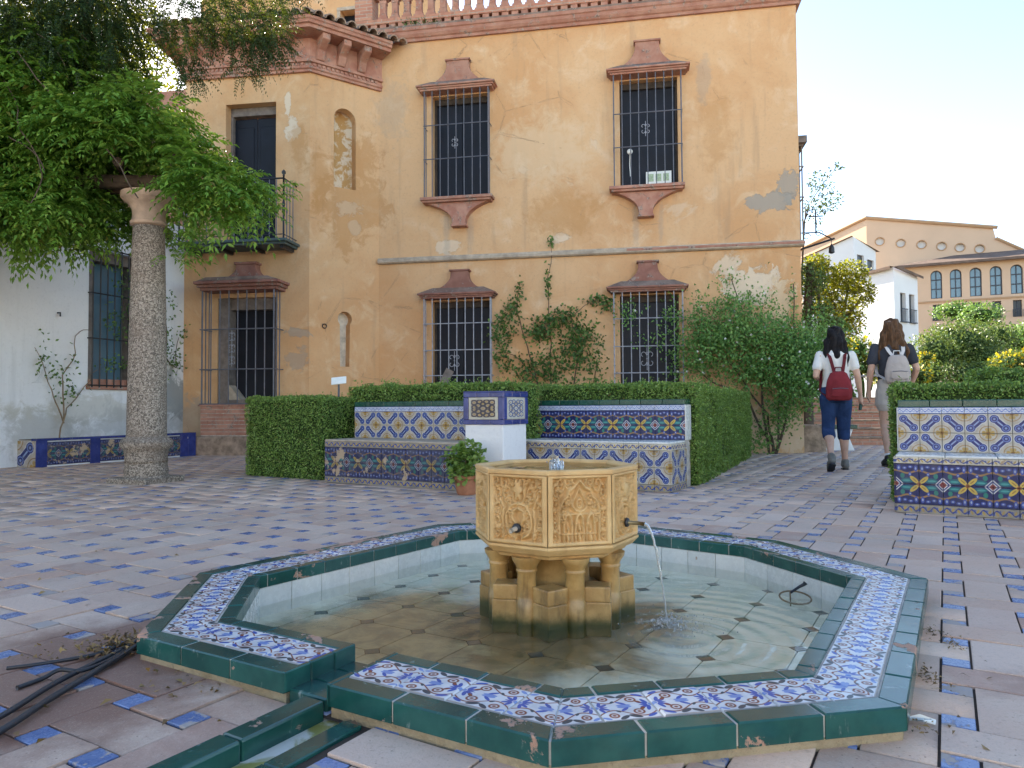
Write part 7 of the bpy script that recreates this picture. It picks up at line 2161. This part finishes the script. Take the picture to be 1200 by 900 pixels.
mb = MB(); mb.poly([(-0.03, -0.008, 0.006), (0.0, -0.014, 0.012), (0.028, -0.006, 0.004), (0.032, 0.006, 0.009), (0.0, 0.010, 0.016), (-0.028, 0.008, 0.006)]); mb.poly([(-0.03, -0.008, 0.004), (-0.028, 0.008, 0.004), (0.0, 0.010, 0.013), (0.032, 0.006, 0.006), (0.028, -0.006, 0.002), (0.0, -0.014, 0.009)])
o = mb.build('paper_scrap', M_['paper'], None, Tr(p.x, p.y, 0) @ Rz(R(-20))); tag(o, 'scrap of white paper on the bricks beside the basin corner', 'paper scrap')
# small wire ring with a nozzle left in the basin
c = gp(932, 702, WATER_Z)
nz = empty('pond_sprinkler', Tr(c.x, c.y, FLOOR_Z), 'small wire ring with a black nozzle standing in the basin water', 'sprinkler')
mb = MB(); mb.tube([(c.x + 0.06 * math.cos(t), c.y + 0.055 * math.sin(t), WATER_Z + 0.006 + 0.012 * math.sin(t)) for t in [2 * PI * k / 22 for k in range(23)]], 0.0035, 6, False); mb.tube([(c.x, c.y + 0.055, WATER_Z + 0.02), (c.x, c.y + 0.05, FLOOR_Z)], 0.003, 5); mb.build('ring', M_['pale_twig'], nz, I4)
mb = MB(); mb.tube([(c.x, c.y + 0.05, WATER_Z + 0.012), (c.x + 0.035, c.y + 0.05, WATER_Z + 0.035), (c.x + 0.055, c.y + 0.05, WATER_Z + 0.045), (c.x + 0.062, c.y + 0.05, WATER_Z + 0.052)], [0.005, 0.006, 0.007, 0.010], 8); mb.build('nozzle', M_['black_rubber'], nz, I4, True)
# paddle left leaning in the lower left window
mb = MB(); mb.box(1.06, 1.20, -0.24, -0.222, 0.95, 1.40, Tr(1.13, 0, 1.0) @ Ry(R(28)) @ Tr(-1.13, 0, -1.0))
o = mb.build('grey_board', M_['grey_wood'], None, FH); tag(o, 'short grey board leaning against the bars of the lower left window', 'board')

# added unseen behind the camera to bounce sun: open paving and a white house
mb = MB(); mb.poly([(-30, -24, -0.008), (30, -24, -0.008), (30, 0.30, -0.008), (-30, 0.30, -0.008)]); tc = mb.build('bounce_terrace', M_['paving_brick']); tag(tc, kind='structure')
wo_ = empty('white_house', Tr(0, -17, 0), 'unseen white house added behind the viewer to bounce sunlight onto the shaded front', 'house')
FO = frame((14, -16), (-16, -16))
mb = plate(rect(0, 30, -0.05, 5.2), [rect(4 + 5 * i, 5.1 + 5 * i, 1.0, 2.9) for i in range(5)], 0.3); mb.poly([(0, 0, 5.2), (30, 0, 5.2), (30, 6, 6.2), (0, 6, 6.2)]); mb.build('wall', M_['white_plaster'], wo_, FO)
for i in range(5):
    for z0, z1 in ((1.0, 2.9),):
        mb = MB(); mb.box(3.98 + 5 * i, 5.12 + 5 * i, 0.24, 0.3, z0 - .02, z1 + .02); mb.build('window', M_['shutter'], wo_, FO)
# ================================================================ two walkers
def remeshed(mb, name, mat, vox=0.012, smooth_it=6, noise_amp=0.0, noise_sc=10.0):
    me = mb.mesh(name + '_raw', mat)
    o = bpy.data.objects.new(name + '_raw', me); col.objects.link(o)
    r_ = o.modifiers.new('r', 'REMESH'); r_.mode = 'VOXEL'; r_.voxel_size = vox
    s_ = o.modifiers.new('s', 'SMOOTH'); s_.iterations = smooth_it; s_.factor = 0.5
    dg = bpy.context.evaluated_depsgraph_get()
    out = bpy.data.meshes.new_from_object(o.evaluated_get(dg))
    bpy.data.objects.remove(o)
    out.materials.clear(); out.materials.append(mat)
    if noise_amp:
        co = np.zeros(len(out.vertices) * 3, dtype=np.float32); out.vertices.foreach_get('co', co); co = co.reshape(-1, 3)
        nr = np.zeros_like(co).ravel(); out.vertices.foreach_get('normal', nr); nr = nr.reshape(-1, 3)
        nz_ = np.array([noise.noise(Vector((p[0] * noise_sc, p[1] * noise_sc, p[2] * noise_sc * 0.45))) for p in co])
        co += nr * (nz_ * noise_amp)[:, None]; out.vertices.foreach_set('co', co.ravel())
    out.polygons.foreach_set('use_smooth', [True] * len(out.polygons)); out.update()
    return out
def chain(mb, pts, rs, n=12):
    """tapered limb with round ends"""
    pts = [Vector(p) for p in pts]
    mb.tube(pts, rs, n)
    for p, r_ in zip(pts, rs):
        mb.lathe([(0.0005, -r_), (r_ * 0.7, -r_ * 0.7), (r_, 0), (r_ * 0.7, r_ * 0.7), (0.0005, r_)], n, Tr(*p))
def rings(mb, rg, n=20):
    """stack of ellipses (cx, cy, z, rx, ry)"""
    base = len(mb.v)
    for (cx, cy, z, rx, ry) in rg:
        for k in range(n):
            a = 2 * PI * k / n; mb.v.append((cx + rx * math.cos(a), cy + ry * math.sin(a), z))
    for i in range(len(rg) - 1):
        for k in range(n):
            k2 = (k + 1) % n; mb.f.append((base + i * n + k, base + i * n + k2, base + (i + 1) * n + k2, base + (i + 1) * n + k)); mb.uv.append([(0, 0)] * 4); mb.mi.append(0)
    mb.f.append(tuple(base + n - 1 - k for k in range(n))); mb.uv.append([(0, 0)] * n); mb.mi.append(0)
    e = base + (len(rg) - 1) * n; mb.f.append(tuple(e + k for k in range(n))); mb.uv.append([(0, 0)] * n); mb.mi.append(0)
def hand(mb, w, d, thumb):
    """w wrist, d pointing direction, thumb direction: palm, four unequal fingers, thumb"""
    w, d, th = Vector(w), Vector(d).normalized(), Vector(thumb).normalized()
    pn = d.cross(th).normalized()
    chain(mb, [w, w + d * 0.045, w + d * 0.085], [0.023, 0.029, 0.028], 10)
    for i, ln in enumerate((0.062, 0.072, 0.068, 0.054)):
        o_ = w + d * 0.085 + th * (0.026 - 0.0175 * i)
        chain(mb, [o_, o_ + d * ln * 0.5 + pn * 0.004, o_ + d * ln * 0.9 + pn * 0.018], [0.0092, 0.0088, 0.0078], 8)
    o_ = w + d * 0.03 + th * 0.02
    chain(mb, [o_, o_ + d * 0.03 + th * 0.025, o_ + d * 0.06 + th * 0.026], [0.012, 0.0105, 0.009], 8)
def person(label, M, J, scale):
    MM = M @ Matrix.Scale(scale, 4)
    p = empty('person', M, label, 'person')
    b = MB()
    # torso, neck, head
    rings(b, [(0, 0, 0.80, 0.10, 0.085), (0, -0.01, 0.86, 0.155, 0.105), (0, -0.01, 0.93, 0.160, 0.110), (0, 0.0, 1.02, 0.128, 0.090), (0, 0.0, 1.10, 0.122, 0.088), (0, 0.0, 1.22, 0.145, 0.098), (0, -0.005, 1.31, 0.160, 0.088), (0, 0, 1.36, 0.12, 0.065), (0, 0.005, 1.39, 0.058, 0.055), (0, 0.012, 1.45, 0.050, 0.052)])
    hx, hy, hz = J['head']
    rings(b, [(hx, hy + 0.01, hz - 0.115, 0.030, 0.035), (hx, hy + 0.012, hz - 0.095, 0.052, 0.064), (hx, hy + 0.008, hz - 0.05, 0.066, 0.082), (hx, hy, hz, 0.074, 0.092), (hx, hy - 0.004, hz + 0.05, 0.072, 0.090), (hx, hy - 0.006, hz + 0.085, 0.054, 0.068), (hx, hy - 0.006, hz + 0.105, 0.025, 0.03)])
    chain(b, [(hx, hy + 0.088, hz + 0.005), (hx, hy + 0.104, hz - 0.028)], [0.010, 0.013], 8)             # nose
    for s in (-1, 1):
        chain(b, [(hx + s * 0.074, hy - 0.005, hz + 0.012), (hx + s * 0.076, hy - 0.002, hz - 0.018)], [0.014, 0.010], 8)   # ears
    chain(b, [(hx - 0.018, hy + 0.086, hz - 0.055), (hx + 0.018, hy + 0.086, hz - 0.055)], [0.008, 0.008], 8)
    for s, side in ((-1, 'L'), (1, 'R')):
        sh, el, wr = J['sh' + side], J['el' + side], J['wr' + side]
        chain(b, [sh, tuple((Vector(sh) + Vector(el)) / 2), el, tuple(Vector(el).lerp(Vector(wr), 0.35)), wr], [0.048, 0.043, 0.036, 0.036, 0.023])
        hand(b, wr, J['hd' + side], J['th' + side])
        hp_, kn, an, toe = J['hip' + side], J['kn' + side], J['an' + side], J['toe' + side]
        chain(b, [hp_, tuple((Vector(hp_) + Vector(kn)) / 2), kn, tuple(Vector(kn).lerp(Vector(an), 0.32) + Vector((0, -0.012, 0))), tuple(Vector(kn).lerp(Vector(an), 0.75)), an], [0.088, 0.072, 0.053, 0.054, 0.036, 0.034])
        chain(b, [an, toe], [0.034, 0.022])
    obj('body', remeshed(b, 'body', M_['skin'], 0.0085, 4), p, MM)
    return p, MM
def shoe(p, MM, an, toe, heel_dir, mat, sole='black_rubber'):
    an, toe = Vector(an), Vector(toe); d = (toe - an); 
    hl = an + Vector(heel_dir)
    b = MB()
    chain(b, [an + Vector((0, 0, 0.01)), hl, (hl + toe) / 2 + Vector((0, 0, 0.012)), toe], [0.046, 0.042, 0.046, 0.036], 12)
    sh_ = obj('shoe', remeshed(b, 'shoe', M_[mat], 0.009, 4), p, MM)
    b = MB()
    ax = (toe - hl).normalized(); sd = Vector((1, 0, 0)); dn = ax.cross(sd).normalized()
    if dn.z > 0: dn = -dn
    q = []
    for (t, w) in ((-0.18, 0.020), (0.0, 0.036), (0.35, 0.034), (0.7, 0.044), (1.0, 0.034), (1.18, 0.018)): q.append((hl + (toe - hl) * t, w))
    lo = [a_ + sd * w + dn * 0.046 for a_, w in q] + [a_ - sd * w + dn * 0.046 for a_, w in q[::-1]]
    hi = [a_ + sd * w + dn * 0.028 for a_, w in q] + [a_ - sd * w + dn * 0.028 for a_, w in q[::-1]]
    b.poly(lo); b.poly(hi[::-1])
    for i in range(len(lo)):
        j = (i + 1) % len(lo); b.poly([lo[i], lo[j], hi[j], hi[i]])
    b.build('sole', M_[sole], sh_, MM)
def hair(p, MM, head, mat, rg, strands, amp=0.022):
    hx, hy, hz = head
    b = MB()
    rings(b, [(hx + a, hy + c_, hz + z, rx, ry) for (a, c_, z, rx, ry) in rg], 24)
    for s_ in strands: chain(b, [(hx + x, hy + y, hz + z) for x, y, z in s_], [0.034, 0.034, 0.026, 0.014][:len(s_)], 8)
    obj('hair', remeshed(b, 'hair', M_[mat], 0.008, 2, amp * 1.5, 22.0), p, MM)
# ---- left walker: white shirt, navy cropped trousers, maroon rucksack
J1 = dict(head=(0.0, 0.03, 1.535), shL=(-0.165, 0, 1.325), shR=(0.165, 0, 1.325), elL=(-0.225, -0.075, 1.085), wrL=(-0.175, 0.13, 1.06), hdL=(0.5, 0.8, 0.0), thL=(0, 0.1, 1),
          elR=(0.225, -0.03, 1.085), wrR=(0.262, 0.03, 0.87), hdR=(0.1, 0.25, -1), thR=(-0.2, 1, 0.1),
          hipL=(-0.082, 0, 0.84), hipR=(0.082, 0, 0.84), knL=(-0.088, 0.03, 0.47), anL=(-0.105, -0.24, 0.165), toeL=(-0.11, -0.165, 0.045), knR=(0.088, 0.10, 0.47), anR=(0.100, 0.10, 0.085), toeR=(0.115, 0.235, 0.040))
P1 = Tr(3.64, 8.10, 0.0) @ Rz(R(-14))
w_1, MM1 = person('walker in a white shirt and navy cropped trousers seen from behind', P1, J1, 0.975)
b = MB()
rings(b, [(0, -0.008, 0.90, 0.162, 0.118), (0, -0.006, 0.97, 0.158, 0.114), (0, 0, 1.05, 0.146, 0.104), (0, 0, 1.14, 0.144, 0.102), (0, 0, 1.24, 0.160, 0.110), (0, -0.003, 1.32, 0.172, 0.100), (0, 0, 1.375, 0.125, 0.075), (0, 0.004, 1.40, 0.075, 0.066)])
for s in ('L', 'R'):
    a_, e_ = Vector(J1['sh' + s]), Vector(J1['el' + s]); chain(b, [a_, a_.lerp(e_, 0.35), a_.lerp(e_, 0.60)], [0.055, 0.056, 0.057])
obj('shirt', remeshed(b, 'shirt', M_['white_cotton'], 0.009, 3, 0.013, 10), w_1, MM1)
b = MB()
rings(b, [(0, -0.01, 0.78, 0.15, 0.11), (0, -0.012, 0.85, 0.170, 0.122), (0, -0.012, 0.92, 0.168, 0.120), (0, -0.008, 0.96, 0.158, 0.112)])
for s in ('L', 'R'):
    h_, k_, a_ = Vector(J1['hip' + s]), Vector(J1['kn' + s]), Vector(J1['an' + s]); chain(b, [h_, (h_ + k_) / 2, k_, k_.lerp(a_, 0.26)], [0.098, 0.084, 0.068, 0.068])
obj('trousers', remeshed(b, 'trousers', M_['navy_denim'], 0.009, 3, 0.011, 12), w_1, MM1)
shoe(w_1, MM1, J1['anL'], J1['toeL'], (0.0, -0.045, -0.045), 'grey_shoe')
shoe(w_1, MM1, J1['anR'], J1['toeR'], (0.0, -0.03, -0.038), 'grey_shoe')
hair(w_1, MM1, J1['head'], 'black_hair', [(0, -0.03, -0.36, 0.045, 0.03), (-0.01, -0.05, -0.30, 0.095, 0.045), (0, -0.065, -0.20, 0.115, 0.055), (0, -0.06, -0.12, 0.110, 0.065), (0, -0.04, -0.04, 0.098, 0.085), (0, -0.022, 0.03, 0.094, 0.094), (0, -0.014, 0.09, 0.078, 0.082), (0, -0.010, 0.122, 0.035, 0.04)],
     [[(-0.08, -0.04, -0.05), (-0.10, -0.07, -0.18), (-0.10, -0.09, -0.30), (-0.085, -0.09, -0.38)], [(0.08, -0.04, -0.05), (0.11, -0.07, -0.16), (0.105, -0.09, -0.27), (0.115, -0.09, -0.34)], [(0.0, -0.08, -0.1), (0.01, -0.11, -0.22), (-0.02, -0.11, -0.32), (-0.01, -0.10, -0.40)]])
# rucksack
def rucksack(label, M, z0, w, h, dpt, mat, strap, sh, extra=None, cy=-0.115):
    t = empty('rucksack', M @ Tr(0, cy - dpt / 2, z0), label, 'bag')
    b = MB()
    rings(b, [(0, cy - dpt * 0.45, z0, w * 0.40, dpt * 0.38), (0, cy - dpt * 0.5, z0 + h * 0.08, w * 0.50, dpt * 0.50), (0, cy - dpt * 0.52, z0 + h * 0.4, w * 0.52, dpt * 0.52), (0, cy - dpt * 0.48, z0 + h * 0.72, w * 0.45, dpt * 0.46), (0, cy - dpt * 0.40, z0 + h * 0.93, w * 0.34, dpt * 0.34), (0, cy - dpt * 0.36, z0 + h, w * 0.18, dpt * 0.2)], 24)
    obj('sack', remeshed(b, 'sack', M_[mat], 0.009, 4, 0.008, 12), t, M)
    b = MB(); rings(b, [(0, cy - dpt * 0.92, z0 + h * 0.10, w * 0.30, dpt * 0.10), (0, cy - dpt * 0.98, z0 + h * 0.16, w * 0.36, dpt * 0.17), (0, cy - dpt * 0.98, z0 + h * 0.36, w * 0.36, dpt * 0.17), (0, cy - dpt * 0.90, z0 + h * 0.44, w * 0.32, dpt * 0.12)], 20)
    obj('pocket', remeshed(b, 'pocket', M_[mat], 0.009, 3, 0.005, 12), t, M)
    for s in (-1, 1):
        b = MB(); pts = [(s * w * 0.16, cy - dpt * 0.35, z0 + h * 0.95), (s * 0.075, cy - 0.012, sh - 0.06), (s * 0.098, -0.045, sh + 0.045), (s * 0.105, 0.03, sh + 0.035), (s * 0.115, 0.10, sh - 0.08), (s * 0.145, 0.085, sh - 0.22), (s * 0.165, 0.0, z0 + h * 0.35), (s * w * 0.42, cy - dpt * 0.2, z0 + h * 0.12)]
        # flat webbing
        P_ = [Vector(p) for p in pts]
        for i in range(len(P_) - 1):
            a_, c_ = P_[i], P_[i + 1]; wv = Vector((0.018, 0, 0)); b.poly([a_ - wv, a_ + wv, c_ + wv, c_ - wv])
        o = b.build('strap', M_[strap], t, M); sm = o.modifiers.new('sol', 'SOLIDIFY'); sm.thickness = 0.006; sm.offset = 0
    b = MB(); b.tube([(-0.04, cy - dpt * 0.3, z0 + h * 0.97), (-0.03, cy - dpt * 0.32, z0 + h + 0.045), (0.03, cy - dpt * 0.32, z0 + h + 0.045), (0.04, cy - dpt * 0.3, z0 + h * 0.97)], 0.007, 8)
    b.build('handle', M_[strap], t, M, True)
    b = MB(); b.tube([(-w * 0.30, cy - dpt * 1.135, z0 + h * 0.40), (0, cy - dpt * 1.155, z0 + h * 0.415), (w * 0.30, cy - dpt * 1.135, z0 + h * 0.40)], 0.004, 6); b.build('zip', M_['iron'], t, M)
    return t
rucksack('maroon rucksack on the back of the walker in the white shirt', MM1, 0.80, 0.27, 0.33, 0.13, 'maroon_nylon', 'maroon_strap', 1.335)
q = MM1 @ Vector((0.275, 0.075, 0.765))
ph = empty('spectacle_case', Tr(*q), 'dark green case held in the hand of the walker with the maroon rucksack', 'case')
mb = MB(); mb.box(-0.012, 0.014, -0.032, 0.034, -0.075, 0.06); mb.build('case', M_['green_case'], ph, Tr(*q) @ Rz(R(-14)) @ Ry(R(8)), bevel=0.008, seg=3)
# ---- right walker: charcoal shirt, beige shorts, pale rucksack
J2 = dict(head=(0.0, 0.02, 1.535), shL=(-0.172, 0, 1.33), shR=(0.172, 0, 1.33), elL=(-0.235, -0.03, 1.08), wrL=(-0.245, 0.03, 0.86), hdL=(0.05, 0.2, -1), thL=(0.3, 1, 0),
          elR=(0.245, -0.02, 1.09), wrR=(0.235, 0.14, 0.91), hdR=(0, 0.5, -0.9), thR=(-0.3, 1, 0.2),
          hipL=(-0.084, 0, 0.85), hipR=(0.084, 0, 0.85), knL=(-0.078, 0.03, 0.475), anL=(-0.075, -0.05, 0.10), toeL=(-0.085, 0.07, 0.036), knR=(0.085, 0.10, 0.48), anR=(0.08, 0.16, 0.085), toeR=(0.09, 0.29, 0.038))
P2 = Tr(4.50, 8.52, 0.0) @ Rz(R(-10))
w_2, MM2 = person('walker in a charcoal shirt and beige shorts with long brown hair', P2, J2, 1.055)
b = MB()
rings(b, [(0, -0.008, 0.93, 0.165, 0.118), (0, 0, 1.05, 0.152, 0.106), (0, 0, 1.14, 0.150, 0.104), (0, 0, 1.24, 0.165, 0.112), (0, -0.003, 1.325, 0.178, 0.100), (0, 0, 1.38, 0.125, 0.075), (0, 0.004, 1.405, 0.072, 0.064)])
for s in ('L', 'R'):
    a_, e_ = Vector(J2['sh' + s]), Vector(J2['el' + s]); chain(b, [a_, a_.lerp(e_, 0.35), a_.lerp(e_, 0.62)], [0.056, 0.057, 0.058])
obj('shirt', remeshed(b, 'shirt', M_['charcoal_cotton'], 0.009, 3, 0.013, 10), w_2, MM2)
b = MB()
rings(b, [(0, -0.01, 0.76, 0.15, 0.12), (0, -0.012, 0.85, 0.172, 0.124), (0, -0.012, 0.93, 0.168, 0.120), (0, -0.008, 0.98, 0.156, 0.112)])
for s in ('L', 'R'):
    h_, k_ = Vector(J2['hip' + s]), Vector(J2['kn' + s]); chain(b, [h_, h_.lerp(k_, 0.40)], [0.100, 0.104])
obj('shorts', remeshed(b, 'shorts', M_['beige_cotton'], 0.010, 4, 0.005, 9), w_2, MM2)
for s in ('L', 'R'):
    a_, k_ = Vector(J2['an' + s]), Vector(J2['kn' + s]); b = MB(); chain(b, [a_, a_.lerp(k_, 0.10)], [0.039, 0.040]); obj('sock', remeshed(b, 'sock', M_['white_sock'], 0.008, 2), w_2, MM2)
shoe(w_2, MM2, J2['anL'], J2['toeL'], (0.0, -0.035, -0.045), 'black_shoe')
shoe(w_2, MM2, J2['anR'], J2['toeR'], (0.0, -0.03, -0.038), 'black_shoe')
hair(w_2, MM2, J2['head'], 'brown_hair', [(0, -0.03, -0.30, 0.08, 0.04), (0, -0.055, -0.24, 0.130, 0.055), (0, -0.062, -0.16, 0.135, 0.065), (0, -0.05, -0.08, 0.118, 0.080), (0, -0.03, -0.01, 0.100, 0.092), (0, -0.018, 0.05, 0.092, 0.092), (0, -0.012, 0.10, 0.068, 0.072), (0, -0.010, 0.125, 0.03, 0.035)],
     [[(-0.09, -0.03, -0.08), (-0.12, -0.05, -0.18), (-0.145, -0.06, -0.27), (-0.15, -0.06, -0.33)], [(0.09, -0.03, -0.08), (0.125, -0.05, -0.18), (0.13, -0.07, -0.26), (0.14, -0.07, -0.32)], [(0.0, -0.08, -0.1), (0.02, -0.10, -0.2), (0.04, -0.11, -0.30), (0.03, -0.10, -0.36)]], 0.026)
rucksack('pale beige rucksack on the back of the walker in the charcoal shirt', MM2, 0.93, 0.26, 0.31, 0.12, 'sand_nylon', 'pale_strap', 1.345)
